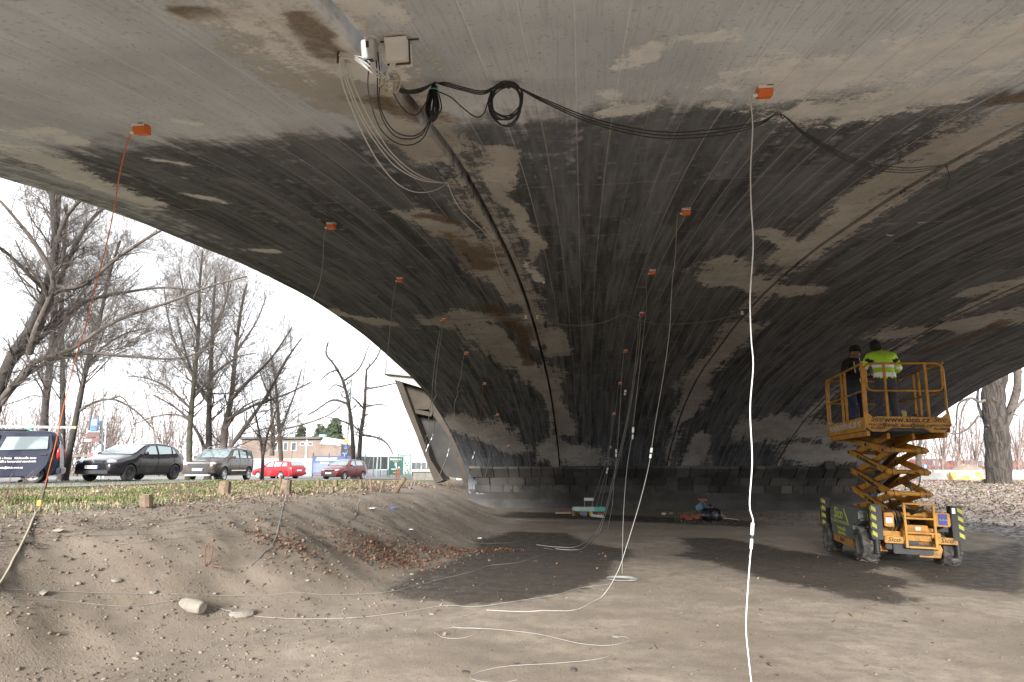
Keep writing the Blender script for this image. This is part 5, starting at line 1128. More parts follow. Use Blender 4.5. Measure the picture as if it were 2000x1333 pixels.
BL = [[(727, 100, tb), (720, 140), (719, 175), (728, 215), (745, 255), (775, 280), (805, 283), (828, 268), (842, 235, tb + .1)], [(733, 100, tb), (737, 150), (738, 195), (748, 235), (770, 265), (800, 272), (825, 262), (840, 232, tb + .1)], [(738, 102, tb), (742, 150), (741, 200), (756, 240), (780, 262), (812, 265), (835, 245), (844, 220, tb + .1)], [(765, 175, tb), (778, 200), (795, 220), (815, 224), (832, 200), (838, 185, tb + .1)]]
for k, w_ in enumerate(BL): cable('sagging_cable', w_, .0035, M_CB, ['outermost', 'middle', 'innermost', 'shortest'][k] + ' black cable loop sagging below the small junction box', 'cable')
# tangle of ivory cable
e = empty('cable_coil', P(762, 163, tb), 0, 'tangled coil of ivory cable under the junction boxes', 'cable coil'); bpy.context.view_layer.update()
rc = random.Random(5); rad = 23 / FPX * tb
for k in range(7):
    ax = Vector((rc.uniform(-1, 1), rc.uniform(.5, 1.6), rc.uniform(-1, 1))).normalized(); u = ax.orthogonal().normalized(); w_ = ax.cross(u); r_ = rad * rc.uniform(.75, 1.05)
    MB().tube([(u * math.cos(a) * r_ + w_ * math.sin(a) * r_ * .9) for a in np.linspace(0, 2 * math.pi, 25)[:-1]], .0032, 5, closed=True).build('loop', M_CI, e)
MB().box((0, .01, -.01), (.022, .015, .06), .4).build('cable_joint', M_WHITE, e)
# black cables swung from hook to hook
th = [Vt(848, 162), Vt(990, 163), Vt(1525, 224), Vt(1846, 322)]
def swing(off, label): cable('swung_cable', [(775, 172 + off, tb), (800, 177 + off), (825, 172 + off), (848, 163, th[0] - .03), (870, 162 + off), (905, 171 + off), (945, 178 + off), (990, 164, th[1] - .03), (1060, 193 + off), (1150, 229 + off * 1.6), (1240, 251 + off * 2), (1320, 259 + off * 2), (1420, 250 + off * 2), (1485, 238 + off), (1525, 224, th[2] - .03), (1570, 258 + off), (1640, 298 + off * 1.5), (1700, 320 + off * 1.7), (1770, 328 + off * 1.6), (1820, 325 + off), (1846, 322, th[3] - .03)], .0045, M_CB, label, 'cable')
swing(0, 'uppermost black cable swung from hook to hook under the vault'); swing(3.2, 'middle black cable swung from hook to hook under the vault'); swing(6.2, 'lowest black cable swung from hook to hook under the vault')
cable('cable_end', [(1846, 322, th[3] - .03), (1852, 335), (1854, 348), (1846, 368)], .004, M_CB, 'loose black cable end dangling at the right-hand joint', 'cable')
cable('swung_cable', [(852, 178, th[0]), (880, 190), (905, 212), (930, 229), (945, 222), (955, 195), (972, 172), (990, 164, th[1] - .03)], .004, M_CB, 'black cable dipping between the cable hank and the black coil', 'cable')
e = empty('cable_coil', P(990, 164, th[1] - .03), 0, 'round coil of black cable hanging from a hook', 'cable coil'); k_ = (th[1] - .03) / FPX
for k in range(10):
    rx, ry = (30 + rc.uniform(-2, 4)) * k_, (38 + rc.uniform(-3, 5)) * k_; ox, oy = rc.uniform(-2, 2) * k_, rc.uniform(-.02, .02)
    MB().tube([(ox + rx * math.sin(a) - .005, oy + .02 * math.sin(a * 2 + k), -ry + ry * math.cos(a)) for a in np.linspace(0, 2 * math.pi, 37)[:-1]], .0042, 5, closed=True).build('loop', M_CB, e)
e = empty('cable_hank', P(848, 163, th[0] - .03), 0, 'folded hank of black cable tied near its top with green twine', 'cable hank'); k_ = (th[0] - .03) / FPX
for k in range(13):
    rx = rc.uniform(4, 13) * k_; L_ = rc.uniform(62, 80) * k_; ox = rc.uniform(-4, 4) * k_; oy = rc.uniform(-.03, .03)
    MB().tube(spline([(0, oy * .2, 0), (-rx * .6 + ox, oy, -L_ * .35), (-rx + ox, oy, -L_ * .8), (ox, oy, -L_), (rx + ox, oy, -L_ * .8), (rx * .6 + ox, oy, -L_ * .35), (.003, oy * .2, 0)], 5), .0042, 5).build('loop', M_CB, e)
MB().tube([(.03 * math.cos(a), .035 * math.sin(a), -18 * k_) for a in np.linspace(0, 2 * math.pi, 17)[:-1]], .004, 5, closed=True).build('twine', pm('green_twine', (.02, .35, .16), .7), e)
for px_, py_, lb in ((848, 160, 'hook above the folded black cable hank'), (990, 161, 'hook above the round black cable coil'), (1525, 222, 'hook carrying the black cables right of the foreground sensor'), (1846, 320, 'hook at the right-hand end of the black cables')):
    h_ = V(px_, py_); tag(MB().tube([h_ + Vector((0, 0, .02)), h_ + Vector((0, 0, -.03)), h_ + Vector((.012, 0, -.045)), h_ + Vector((.022, 0, -.03))], .005, 6).build('hook', M_RUSTS), lb, 'hook')
# cables lying on the ground
def gw(pts, r, label, mat=M_CG): return cable('ground_cable', [(a, b, 'g') for a, b in pts], r * .45, mat, label, 'cable', seg=5)
gw([(-20, 1151), (100, 1156), (300, 1162), (500, 1165), (650, 1163), (760, 1157), (850, 1135), (920, 1118), (960, 1105), (1010, 1100), (1060, 1085), (1080, 1075), (1060, 1072)], .005, 'grey cable crossing the bank and the left damp patch')
gw([(-20, 1172), (100, 1173), (200, 1183), (260, 1185), (340, 1174), (375, 1173), (430, 1190), (500, 1205), (600, 1210), (700, 1207), (780, 1198), (870, 1184), (930, 1186), (1010, 1175), (1090, 1162), (1130, 1150), (1190, 1142), (1210, 1137)], .0044, 'pale cable lying over the concrete chunk and along the damp patch', M_CD)
gw([(950, 1193), (900, 1206), (881, 1217), (895, 1228), (960, 1230), (1050, 1240), (1130, 1258), (1190, 1262), (1228, 1253), (1222, 1246), (1197, 1248), (1190, 1283), (1100, 1296), (990, 1303), (930, 1316), (922, 1328), (970, 1336), (1010, 1330)], .0045, 'thin pale cable wandering in loops over the foreground floor', M_CD)
gw([(940, 1229), (928, 1240), (900, 1248), (868, 1247), (854, 1238), (870, 1229), (905, 1227), (960, 1230)], .0045, 'thin pale cable loop on the foreground floor', M_CD)
gw([(935, 1062), (1000, 1060), (1060, 1045), (1100, 1034), (1140, 1030)], .006, 'grey cable across the far end of the left damp patch')
gw([(1010, 1015), (1050, 1018), (1080, 1017), (1120, 1019)], .006, 'pale cable lying in front of the wooden plank', M_CD)
for k, (a, b, c_, d_) in enumerate([(60, 1040, 560, 1000), (40, 1055, 640, 1004), (0, 1062, 520, 1022), (150, 1050, 700, 1000), (220, 1060, 600, 1046), (0, 1036, 420, 1006)]):
    gw([(a + (c_ - a) * t, b + (d_ - b) * t + 5 * math.sin(k * 2 + t * 6)) for t in np.linspace(0, 1, 7)], .004, 'thin dusty wire along the top of the bank, ' + ['ending below the slanted-cut stump', 'reaching furthest below the dark red car', 'starting lowest at the left edge', 'ending furthest right of all', 'shortest and lowest on the slope', 'closest to the grass edge'][k], M_CG)
e = empty('cable_coil', G(1215, 1133, .01), 0, 'flat coil of grey cable on the ground right of the damp patch', 'cable coil')
for k in range(5): r_ = .15 + .022 * k; MB().tube([(r_ * math.cos(a) + .02 * math.sin(3 * a + k), r_ * .8 * math.sin(a), .003 * k) for a in np.linspace(0, 2 * math.pi, 29)[:-1]], .0032, 5, closed=True).build('loop', M_CG, e)
# ================================================================== things left on the ground
M_BRICK = pm('red_brick', (.30, .085, .045), .9, var=.2, scale=14, dirt=.3, dcol=(.25, .2, .17), bump=.5, bscale=60); M_PLANK = pm('bare_wood', (.48, .37, .25), .85, var=.12, scale=6); M_FOAM = pm('pale_green_foam', (.42, .56, .50), .8, var=.06); M_FOAMG = pm('sea_green_foam', (.12, .45, .36), .8); M_PAPER = pm('white_paper', (.62, .62, .60), .8, var=.05); M_BAG = pm('black_bin_bag', (.014, .015, .02), .28, var=.2, bump=1.0, bscale=16); M_STONE = pm('pale_stone', (.165, .145, .12), .92, var=.15, scale=14, bump=.6, bscale=40)
def place(name, m, mat, px, py, label, cat, rz=0.0, dz=0.0, bevel=.008, group=None, rot=None):
    q = G(px, py, dz); return tag(m.build(name, mat, None, bevel=bevel, loc=q, rot=rot or (0, 0, rz)), label, cat, group)
def brick_m(): return MB().box((0, 0, .033), (.25, .12, .065))
place('foam_board', MB().box((0, 0, .24), (1.28, .5, .15)), M_FOAM, 1150, 1007, 'pale green foam board resting on bricks beside the far wall', 'board', .03, bevel=.03)
q0 = G(1150, 1007)
tag(MB().box((0, 0, 0), (.42, .52, .155)).build('foam_block', M_FOAMG, None, bevel=.02, loc=q0 + Vector((.42, -.012, .243)), rot=(0, 0, .03)), 'sea-green foam piece at the right end of the foam board', 'foam')
for dx, dz, lb in ((-.52, 0, 'brick standing under the left end of the foam board'), (.45, 0, 'brick standing under the right end of the foam board')):
    tag(MB().box((0, 0, .08), (.22, .24, .16)).build('brick', M_BRICK, None, bevel=.008, loc=q0 + Vector((dx, -.05, 0))), lb, 'brick')
place('brick', brick_m(), M_BRICK, 1108, 1000, 'brick lying behind the wooden plank', 'brick', .2); place('wooden_plank', MB().box((0, 0, .05), (.62, .1, .06)), M_PLANK, 1100, 1005, 'short pale wooden plank lying left of the foam board', 'plank', -.02)
place('concrete_stub', MB().box((0, 0, .1), (.12, .14, .2)), M_STONE, 1120, 1008, 'small grey stone block at the left foot of the foam board', 'stone', .1)
place('paper_sheet', MB().box((0, 0, .06), (.46, .16, .02)), M_PAPER, 1167, 1011, 'crumpled white paper below the right end of the foam board', 'paper', .05, bevel=.004, rot=(.5, .08, .05))
place('crumpled_bag', MB().ico((0, 0, .09), .15, 2, .22, (1.0, .7, .6), 8), pm('clear_plastic_bag', (.25, .26, .30), .35), 1140, 1009, 'crumpled grey plastic bag under the middle of the foam board', 'bag', bevel=0)
place('yellow_packet', MB().ico((0, 0, .08), .1, 1, .2, (.7, .6, 1.1), 3), pm('yellow_packet', (.5, .38, .05), .6), 1154, 1009, 'small yellow packet under the foam board', 'packet', bevel=0)
qs = q0 + Vector((.0, .1, .52))
e = empty('small_stand', q0 + Vector((0, .05, .32)), 0, 'small white tray on thin legs above the foam board', 'stand'); MB().box((.02, 0, .28), (.38, .22, .10)).build('tray', M_PAPER, e, bevel=.01); MB().cyl((-.15, 0, 0), (-.15, 0, .23), .01, n=6).build('leg', M_STEEL, e); MB().cyl((.17, 0, 0), (.17, 0, .23), .01, n=6).build('leg', M_STEEL, e)
place('bin_bag', MB().ico((0, 0, .2), .34, 3, .10, (1.05, .8, .78), 9).ico((-.05, 0, .42), .16, 2, .15, (.9, .8, 1.0), 2), M_BAG, 1391, 1018, 'shiny black bin bag slumped among bricks', 'bin bag', bevel=0)
place('blue_bucket', MB().lathe([(0, 0), (.13, 0), (.16, .30), (.15, .30), (.12, .02), (0, .02)], n=20), pm('pale_blue_plastic', (.16, .25, .33), .5), 1364, 1009, 'pale blue bucket tipped behind the black bin bag', 'bucket', bevel=0, dz=.28, rot=(.9, .7, .3))
for px_, py_, rz, lb in ((1337, 1013, .3, 'brick half buried at the left end of the rubbish heap'), (1345, 1016, -.2, 'front brick left of the black bin bag'), (1357, 1014, .5, 'brick leaning beside the black bin bag'), (1367, 1012, .1, 'brick behind the left side of the bin bag'), (1408, 1014, -.6, 'brick standing right of the black bin bag')):
    place('brick', MB().box((0, 0, .07), (.25, .13, .14)), M_BRICK, px_, py_, lb, 'brick', rz)
tag(MB().box((0, 0, 0), (.30, .14, .08)).build('brick', M_BRICK, None, bevel=.01, loc=G(1374, 1010) + Vector((0, 0, .62)), rot=(0, .1, .2)), 'orange brick balanced on top of the bin bag heap', 'brick')
place('stick', MB().bar((-.35, 0, .12), (.45, .1, .02), .025), M_PLANK, 1418, 1017, 'thin stick lying right of the bin bag', 'stick', bevel=0)
for px_, py_, lb, mt in ((1296, 1007, 'yellowish scrap on the floor between the two rubbish heaps', M_PLANK), (1309, 1006, 'grey stone scrap on the floor between the two rubbish heaps', M_STONE)): place('scrap', MB().ico((0, 0, .05), .1, 1, .25, (1.1, .7, .6), 3), mt, px_, py_, lb, 'scrap', bevel=0)
# foreground stones
place('concrete_chunk', MB().tube([(-.135, 0, .06), (-.10, 0, .065), (.10, 0, .055), (.14, 0, .05)], [.066, .075, .07, .058], 9), M_STONE, 375, 1194, 'broken cylindrical chunk of pale concrete in the left foreground', 'concrete chunk', -.25, dz=-.01, bevel=.006)
place('stone', MB().prism([(-.11, -.07), (-.04, -.09), (.06, -.05), (.13, .03), (.07, .08), (-.06, .07)], 0, .07, 'Z'), M_STONE, 470, 1203, 'flat pale stone right of the concrete chunk', 'stone', .3, dz=-.015, bevel=.012)
for px_, py_, s_, lb in ((843, 1200, .045, 'small pale stone on the floor below the left damp patch'), (1120, 1310, .04, 'dark clod in the bottom foreground'), (910, 1315, .04, 'small dark twist of dirt at the bottom edge'), (85, 1160, .05, 'pale stone at the left edge on the bank'), (225, 1135, .05, 'round grey stone on the bank near the left'), (1205, 1245, .06, 'flat pale stone beside the cable loop at right'), (300, 1158, .05, 'grey stone by the cables on the left bank'), (805, 1122, .05, 'white stone at the left tip of the damp patch')):
    place('stone', MB().ico((0, 0, s_ * .12), s_ * .8, 1, .28, (1.3, 1.0, .6), int(px_)), M_STONE if 'dark' not in lb else pm('dark_clod', (.05, .042, .035), .95), px_, py_, lb, 'stone', px_ * .1, bevel=0)
# rusty hoop sticking out of the bank
q = G(402, 1108); e = MB().tube(spline([(0, 0, -.05), (-.03, 0, .12), (-.02, 0, .24), (.03, 0, .27), (.06, 0, .2), (.05, 0, .08), (.02, .02, .02), (.12, .03, .005), (.2, .0, .0)], 6), .008, 8).build('rusty_hoop', M_RUSTS, None, loc=q); tag(e, 'rusty iron hoop sticking out of the left bank', 'iron hoop')
# tree stumps in the grass
M_BARKS = pm('cut_bark', (.12, .085, .055), .95, var=.25, scale=12, bump=.8, bscale=40); M_CUT = pm('cut_wood', (.34, .25, .16), .9, var=.12, scale=10)
def stump(px, py, h, r, lean, label):
    q = G(px, py); e = empty('tree_stump', q, 0, label, 'tree stump', 'cut stumps in the grass'); n = 10; rr = random.Random(px); d = Vector((lean, 0, 1)) * h
    m = MB(); m.tube([(0, 0, -.08), d * .3, d], [r * 1.25, r * 1.05, r * .95], n); m.build('trunk', M_BARKS, e)
    c = MB(); M_ = Matrix.Rotation(.35 * (rr.random() - .5), 3, 'Y'); c.add([d + M_ @ Vector((r * .9 * math.cos(a), r * .9 * math.sin(a), .006 + .25 * r * math.cos(a) * (0))) for a in np.linspace(0, 2 * math.pi, n + 1)[:-1]], [tuple(range(n))]); c.build('cut_face', M_CUT, e)
for a in ((437, 968, .28, .12, .05, 'thick short stump in front of the brown car'), (285, 991, .16, .08, -.1, 'low stump at the grass edge below the black hatchback'), (557, 966, .30, .11, .06, 'stump with slanted cut in front of the red estate car'), (546, 952, .34, .045, .02, 'thin tall stump just behind the slanted-cut stump'), (621, 953, .24, .055, -.02, 'left one of two thin stumps below the dark red car'), (631, 954, .16, .04, -.2, 'right one of two thin stumps below the dark red car'), (654, 952, .22, .07, .05, 'stump with pale top below the dark red car'), (648, 962, .14, .045, 0, 'very low stump nearest the bare bank edge'), (770, 962, .42, .075, .75, 'fallen slanting stump near the abutment'), (703, 957, .2, .035, .1, 'thin stump left of the twiggy shoots'), (726, 960, .34, .03, -.2, 'thin forked shoot stump among twigs'), (742, 962, .30, .03, .3, 'leaning shoot stump among twigs'), (530, 968, .2, .03, .3, 'thin leaning stub left of the slanted-cut stump'), (410, 968, .16, .03, -.4, 'thin leaning stub left of the thick stump')): stump(*a)
# litter in the grass and on the bank
for px_, py_, s_, mt, lb in ((185, 962, .07, pm('lilac_litter', (.45, .45, .62), .7), 'small lilac litter in the grass below the black hatchback'), (112, 1040, .05, M_STONE, 'grey paper scrap on the bank at the left'), (725, 995, .08, M_PAPER, 'white plastic shreds on top of the bank'), (768, 994, .06, pm('blue_litter', (.05, .12, .45), .6), 'small blue scrap beside the white shreds'), (803, 1036, .05, M_PAPER, 'white scrap on the slope of the bank'), (937, 1053, .05, M_PAPER, 'white scrap at the edge of the left damp patch')):
    place('litter', MB().ico((0, 0, .02), s_, 1, .35, (1.3, .9, .35), int(px_)), mt, px_, py_, lb, 'litter', bevel=0)
place('leaning_board', MB().box((0, 0, .42), (.34, .05, .86)), pm('pale_board', (.62, .56, .47), .8), 897, 938, 'pale board leaning against the foot of the abutment', 'board', rot=(-.1, -.22, 0))
# ================================================================== trees
def bark(name, col): return pm(name, col, .95, var=.3, scale=4, dirt=.2, dcol=(col[0] * .5, col[1] * .5, col[2] * .5), bump=.7, bscale=25)
M_BARK = bark('grey_brown_bark', (.040, .033, .028)); M_BARKD = bark('dark_bark', (.030, .026, .023)); M_BARKF = bark('distant_twigs', (.13, .097, .085)); M_BARKG = bark('greenish_bark', (.05, .047, .03))
M_BARKO, nt_, b_ = newmat('furrowed_old_bark'); n = N(nt_); p = n.pos(); fr_ = n.noise(n.map(p, (9, 9, 1.1)), 1.0, 5, .65, .5); n._in(b_.inputs['Base Color'], n.mix(n.ramp(fr_, .35, .65), (.014, .011, .009), (.062, .050, .041))); b_.inputs['Roughness'].default_value = .95; n._in(b_.inputs['Normal'], n.bump(fr_, 1.0, .12))
M_TWIG = bark('fine_twigs', (.075, .062, .053))
TR = np.random.default_rng(21)
def batch_tubes(pts, rad, n=3):
    """pts [B,K,3], rad [B,K] -> vertices, quads"""
    B, K, _ = pts.shape; d = np.gradient(pts, axis=1); d /= np.linalg.norm(d, axis=2, keepdims=True) + 1e-9
    ref = np.where(np.abs(d[:, :1, 2:3]) > .9, np.array([1., 0, 0]), np.array([0, 0, 1.])); u = np.cross(d, np.broadcast_to(ref, d.shape)); u /= np.linalg.norm(u, axis=2, keepdims=True) + 1e-9; w = np.cross(d, u)
    a = 2 * np.pi * np.arange(n) / n
    v = pts[:, :, None, :] + rad[:, :, None, None] * (u[:, :, None, :] * np.cos(a)[None, None, :, None] + w[:, :, None, :] * np.sin(a)[None, None, :, None])
    idx = np.arange(B * K * n).reshape(B, K, n); nx_ = np.roll(idx, -1, axis=2)
    f = np.stack([idx[:, :-1], nx_[:, :-1], nx_[:, 1:], idx[:, 1:]], -1).reshape(-1, 4)
    return v.reshape(-1, 3), f
def spawn(pts, rad, k, ratio, ang, up, curl, tmin=.2, rfac=.55, minr=.004):
    B, K, _ = pts.shape; L = np.linalg.norm(np.diff(pts, axis=1), axis=2).sum(1)
    cnt = np.maximum(1, np.round(k * np.clip(L / np.median(L), .5, 2))).astype(int); pi = np.repeat(np.arange(B), cnt); C = len(pi)
    t = tmin + (1 - tmin) * TR.random(C); s = t * (K - 1); i0 = np.minimum(s.astype(int), K - 2); fr = (s - i0)[:, None]
    base = pts[pi, i0] * (1 - fr) + pts[pi, i0 + 1] * fr; tan = pts[pi, i0 + 1] - pts[pi, i0]; tan /= np.linalg.norm(tan, axis=1, keepdims=True) + 1e-9
    rn = TR.normal(size=(C, 3)); rn -= tan * (rn * tan).sum(1, keepdims=True); rn /= np.linalg.norm(rn, axis=1, keepdims=True) + 1e-9
    aa = ang * (.6 + .8 * TR.random(C))[:, None]; dr = tan * np.cos(aa) + rn * np.sin(aa); dr[:, 2] += up; dr /= np.linalg.norm(dr, axis=1, keepdims=True)
    ln = (L[pi] * ratio * (.5 + .9 * TR.random(C)) * (1.15 - .75 * t))[:, None]
    ss = np.linspace(0, 1, 4); cu = np.zeros((C, 3)); cu[:, 2] = curl; cu += TR.normal(size=(C, 3)) * .22
    p = base[:, None, :] + dr[:, None, :] * ln[:, None, :] * ss[None, :, None] + cu[:, None, :] * ln[:, None, :] * (ss ** 2)[None, :, None]
    p[:, 1:] += TR.normal(size=(C, 3, 3)) * ln[:, None, :] * .035
    r0 = rad[pi, i0] * (1 - fr[:, 0]) + rad[pi, i0 + 1] * fr[:, 0]; r0 = np.maximum(r0 * rfac, minr)
    return p, r0[:, None] * np.array([1, .75, .5, .25])[None, :]
def mesh_np(name, vs, fs, mat):
    me = bpy.data.meshes.new(name); off = 0; V_ = np.concatenate(vs); F_ = []
    for v, f in zip(vs, fs): F_.append(f + off); off += len(v)
    F_ = np.concatenate(F_); me.vertices.add(len(V_)); me.vertices.foreach_set('co', V_.astype(np.float32).ravel())
    me.loops.add(len(F_) * 4); me.loops.foreach_set('vertex_index', F_.astype(np.int32).ravel()); me.polygons.add(len(F_)); me.polygons.foreach_set('loop_start', np.arange(0, len(F_) * 4, 4, dtype=np.int32))
    me.polygons.foreach_set('use_smooth', np.ones(len(F_), bool)); me.materials.append(mat); me.update(calc_edges=True); me.validate(); return me
def tree(label, limbs, t, levels, mat=M_BARK, spread=.06, name='bare_tree', up=.25, curl=.12, k=(7, 6, 5), ratio=(.45, .5, .5), ang=(.9, .8, .8), group=None, base=None, minr=.0035):
    """limbs: list of (photo points, radius at start, radius at end in photo pixels); the first is the trunk"""
    root = None; vs = []; fs = []; P4 = []; R4 = []
    for li, (pp, r0, r1) in enumerate(limbs):
        dz = 0 if li == 0 else TR.uniform(-spread, spread); n_ = len(pp)
        d0 = limbs[li][0][0]
        pts = []
        for i, (x, y) in enumerate(pp):
            tt = t * (1 + dz * i / (n_ - 1)); pts.append(P(x, y, tt))
        if li == 0:
            b = pts[0]; g = tz(b.x, b.y); 
            if b.z > g - .1: pts.insert(0, Vector((b.x, b.y, g - .15)))
        sp = spline(pts, 5); N_ = len(sp); rr = [(r0 + (r1 - r0) * (i / (N_ - 1)) ** .8) * t / FPX for i in range(N_)]
        if li == 0:
            rr[0] *= 1.35; rr[1] *= 1.15
            root = empty(name, sp[0], 0, label, 'tree', group); bpy.context.view_layer.update()
            m = MB().tube([q - root.location for q in sp], [q * (1 + .06 * math.sin(i * 1.7)) for i, q in enumerate(rr)], 10); m.build('trunk', mat, root, sa=80)
        else:
            a = np.array([[tuple(q) for q in sp]]); v, f = batch_tubes(a, np.array([rr]), 7); vs.append(v); fs.append(f)
        a = np.array([tuple(q) for q in sp]); r_ = np.array(rr); st = max(1, N_ // 8)
        for i in range(0 if li else N_ // 3, N_ - 3, 3): P4.append(a[i:i + 4]); R4.append(r_[i:i + 4])
    p, r = np.array(P4), np.array(R4)
    # first order from the limbs, lengths tied to the tree's size
    size = max(np.ptp(p[:, :, 2]), 3.0); L = np.linalg.norm(np.diff(p, axis=1), axis=2).sum(1, keepdims=True)
    for lv in range(levels):
        last = lv == levels - 1
        p, r = spawn(p, r, k[min(lv, len(k) - 1)], ratio[min(lv, 2)] * (size / np.median(L) * .42 if lv == 0 else 1), ang[min(lv, 2)], up, curl, rfac=(.30, .5, .5, .55)[lv], minr=minr); v, f = batch_tubes(p[:, [0, 2, 3]] if last else p, r[:, [0, 2, 3]] if last else r, 5 if lv == 0 else 3); vs.append(v); fs.append(f)
    V_ = [v - np.array(root.location)[None, :] for v in vs]
    obj('crown', mesh_np('crown', V_, fs, M_TWIG if mat is not M_BARKF else mat), None, root); return root
GT = 'bare trees beside the parking road'
tree('big bare tree at the left edge with thick limbs reaching right', [([(-45, 960), (-32, 900), (-16, 820), (2, 748), (28, 690), (60, 640), (92, 560), (108, 480), (104, 400), (98, 320)], 15, 5), ([(0, 748), (32, 700), (72, 655), (110, 560), (148, 480), (182, 425), (235, 385), (280, 350)], 6.5, 2), ([(-12, 795), (40, 738), (72, 706), (140, 682), (200, 642), (262, 612), (332, 590), (402, 562), (482, 540)], 6.5, 1.6), ([(-8, 802), (58, 728), (150, 692), (250, 696), (350, 700), (432, 670)], 5.5, 1.5), ([(58, 690), (72, 640), (104, 556), (78, 492), (42, 442), (0, 392)], 7, 2), ([(98, 560), (160, 558), (232, 502), (312, 452), (372, 428)], 6, 1.5), ([(28, 700), (92, 650), (162, 592), (252, 570), (332, 562), (402, 572)], 6, 1.5), ([(108, 480), (132, 420), (180, 370), (230, 330)], 5, 2), ([(92, 570), (60, 540), (20, 500), (-20, 470)], 5, 2)],
     18.5, 4, M_BARKD, .12, k=(4, 5, 4, 4), ratio=(.42, .62, .6), up=.10, curl=.0, ang=(.7, .7, .8))
tree('tall straight bare tree behind the van, left one of a pair', [([(84, 905), (88, 800), (99, 700), (107, 600), (110, 480), (116, 370)], 8.5, 3.5), ([(100, 690), (130, 620), (170, 560), (210, 510)], 4, 1.2), ([(104, 620), (80, 560), (50, 510), (30, 470)], 4, 1.2), ([(108, 560), (140, 500), (170, 440)], 3, 1)], 27, 3, M_BARKD, .1, k=(5, 6, 6), ratio=(.55, .6, .6), group=GT)
tree('tall straight bare tree behind the van, right one of a pair', [([(121, 905), (122, 800), (122, 700), (120, 600), (126, 480), (130, 400)], 6.5, 2.5), ([(121, 650), (150, 600), (190, 560)], 3, 1), ([(120, 600), (100, 540), (90, 480)], 3, 1)], 29, 3, M_BARKD, .1, k=(5, 6, 6), ratio=(.55, .6, .6), group=GT)
tree('leaning bare tree right of the van with an arching low branch', [([(132, 905), (148, 820), (168, 722), (186, 662), (200, 600), (216, 530), (235, 470)], 7, 2), ([(152, 805), (180, 788), (215, 780), (245, 790), (275, 812), (300, 840)], 3.2, 1), ([(170, 720), (200, 680), (250, 650), (300, 640)], 3, 1), ([(190, 650), (170, 600), (160, 540)], 3, 1), ([(215, 780), (235, 775), (250, 790), (262, 820)], 2, .8)], 24, 3, M_BARKD, .1, k=(5, 6, 6), ratio=(.5, .6, .6), group=GT)
tree('bare tree with greenish trunk between the black and brown cars', [([(369, 915), (371, 840), (379, 745), (387, 660), (390, 560), (396, 490)], 7.5, 1.6), ([(374, 800), (330, 760), (290, 740), (250, 735)], 3, 1), ([(376, 780), (420, 730), (460, 700), (500, 690)], 3, 1), ([(380, 740), (350, 690), (330, 630), (320, 560)], 3, 1), ([(384, 700), (420, 650), (440, 590), (450, 530)], 3, 1), ([(376, 820), (340, 810), (300, 815), (260, 830)], 2.4, .8), ([(386, 650), (365, 590), (350, 530)], 2.5, .8), ([(378, 760), (430, 770), (480, 760)], 2.2, .8)], 30, 4, M_BARKG, .12, k=(5, 5, 4, 4), ratio=(.52, .62, .6), up=.3, group=GT)
tree('bare tree with several dark stems rising behind the brown car', [([(408, 905), (408, 810), (412, 720), (416, 620), (421, 540)], 8, 1.8), ([(434, 905), (440, 835), (452, 775), (460, 690), (470, 610), (482, 555)], 8, 2), ([(438, 890), (480, 832), (522, 772), (562, 700), (590, 660)], 5, 1.2), ([(404, 888), (384, 842), (350, 802), (300, 772)], 4, 1), ([(410, 790), (380, 740), (360, 680), (345, 620)], 4, 1.2), ([(452, 780), (490, 740), (530, 700), (570, 640)], 4, 1.2), ([(444, 820), (500, 790), (560, 770), (610, 745)], 3.5, 1), ([(415, 650), (440, 590), (455, 540)], 3, 1), ([(460, 690), (500, 630), (520, 580)], 3, 1), ([(440, 840), (470, 800), (505, 780)], 3, 1)], 36, 4, M_BARKD, .12, k=(5, 5, 4, 3), ratio=(.48, .62, .6), up=.25, group=GT)
tree('slim young forked tree in front of the red estate car', [([(512, 935), (513, 892), (508, 855), (500, 815), (492, 780)], 4.6, 1), ([(513, 893), (522, 850), (535, 815), (548, 780)], 3, .8), ([(509, 860), (495, 840), (480, 825)], 1.6, .6), ([(520, 856), (540, 848), (560, 838)], 1.6, .6)], 34, 3, M_BARK, .12, k=(6, 5, 4), ratio=(.45, .55, .55), up=.3, group=GT)
tree('bare tree with two upright stems in front of the flat building', [([(549, 905), (546, 850), (542, 790), (536, 730), (528, 690)], 6, 1.4), ([(531, 890), (533, 840), (530, 800), (527, 740)], 5, 1.2), ([(546, 850), (560, 810), (575, 770), (590, 720)], 3, 1), ([(540, 790), (520, 760), (505, 720)], 2.5, .8), ([(537, 740), (560, 700), (575, 680)], 2.5, .8), ([(545, 840), (590, 830), (640, 812), (670, 790)], 2.2, .7)], 52, 3, M_BARK, .08, k=(6, 7, 6), ratio=(.5, .6, .6), up=.2, group=GT)
tree('gaunt bare tree beside the lamp post with sign plates', [([(690, 905), (688, 845), (681, 790), (670, 745), (652, 712), (637, 692), (641, 668)], 5.2, 1.3), ([(682, 790), (650, 782), (620, 800), (600, 812)], 2.6, .8), ([(670, 745), (700, 722), (715, 690), (722, 670)], 2.4, .8), ([(686, 830), (660, 820), (635, 815)], 2.2, .7), ([(660, 722), (640, 730), (625, 745)], 2, .6), ([(675, 760), (655, 752), (640, 765)], 2, .6)], 50, 3, M_BARK, .06, k=(5, 5, 4), ratio=(.24, .55, .55), up=.1, ang=(1.0, .9, .8), group=GT)
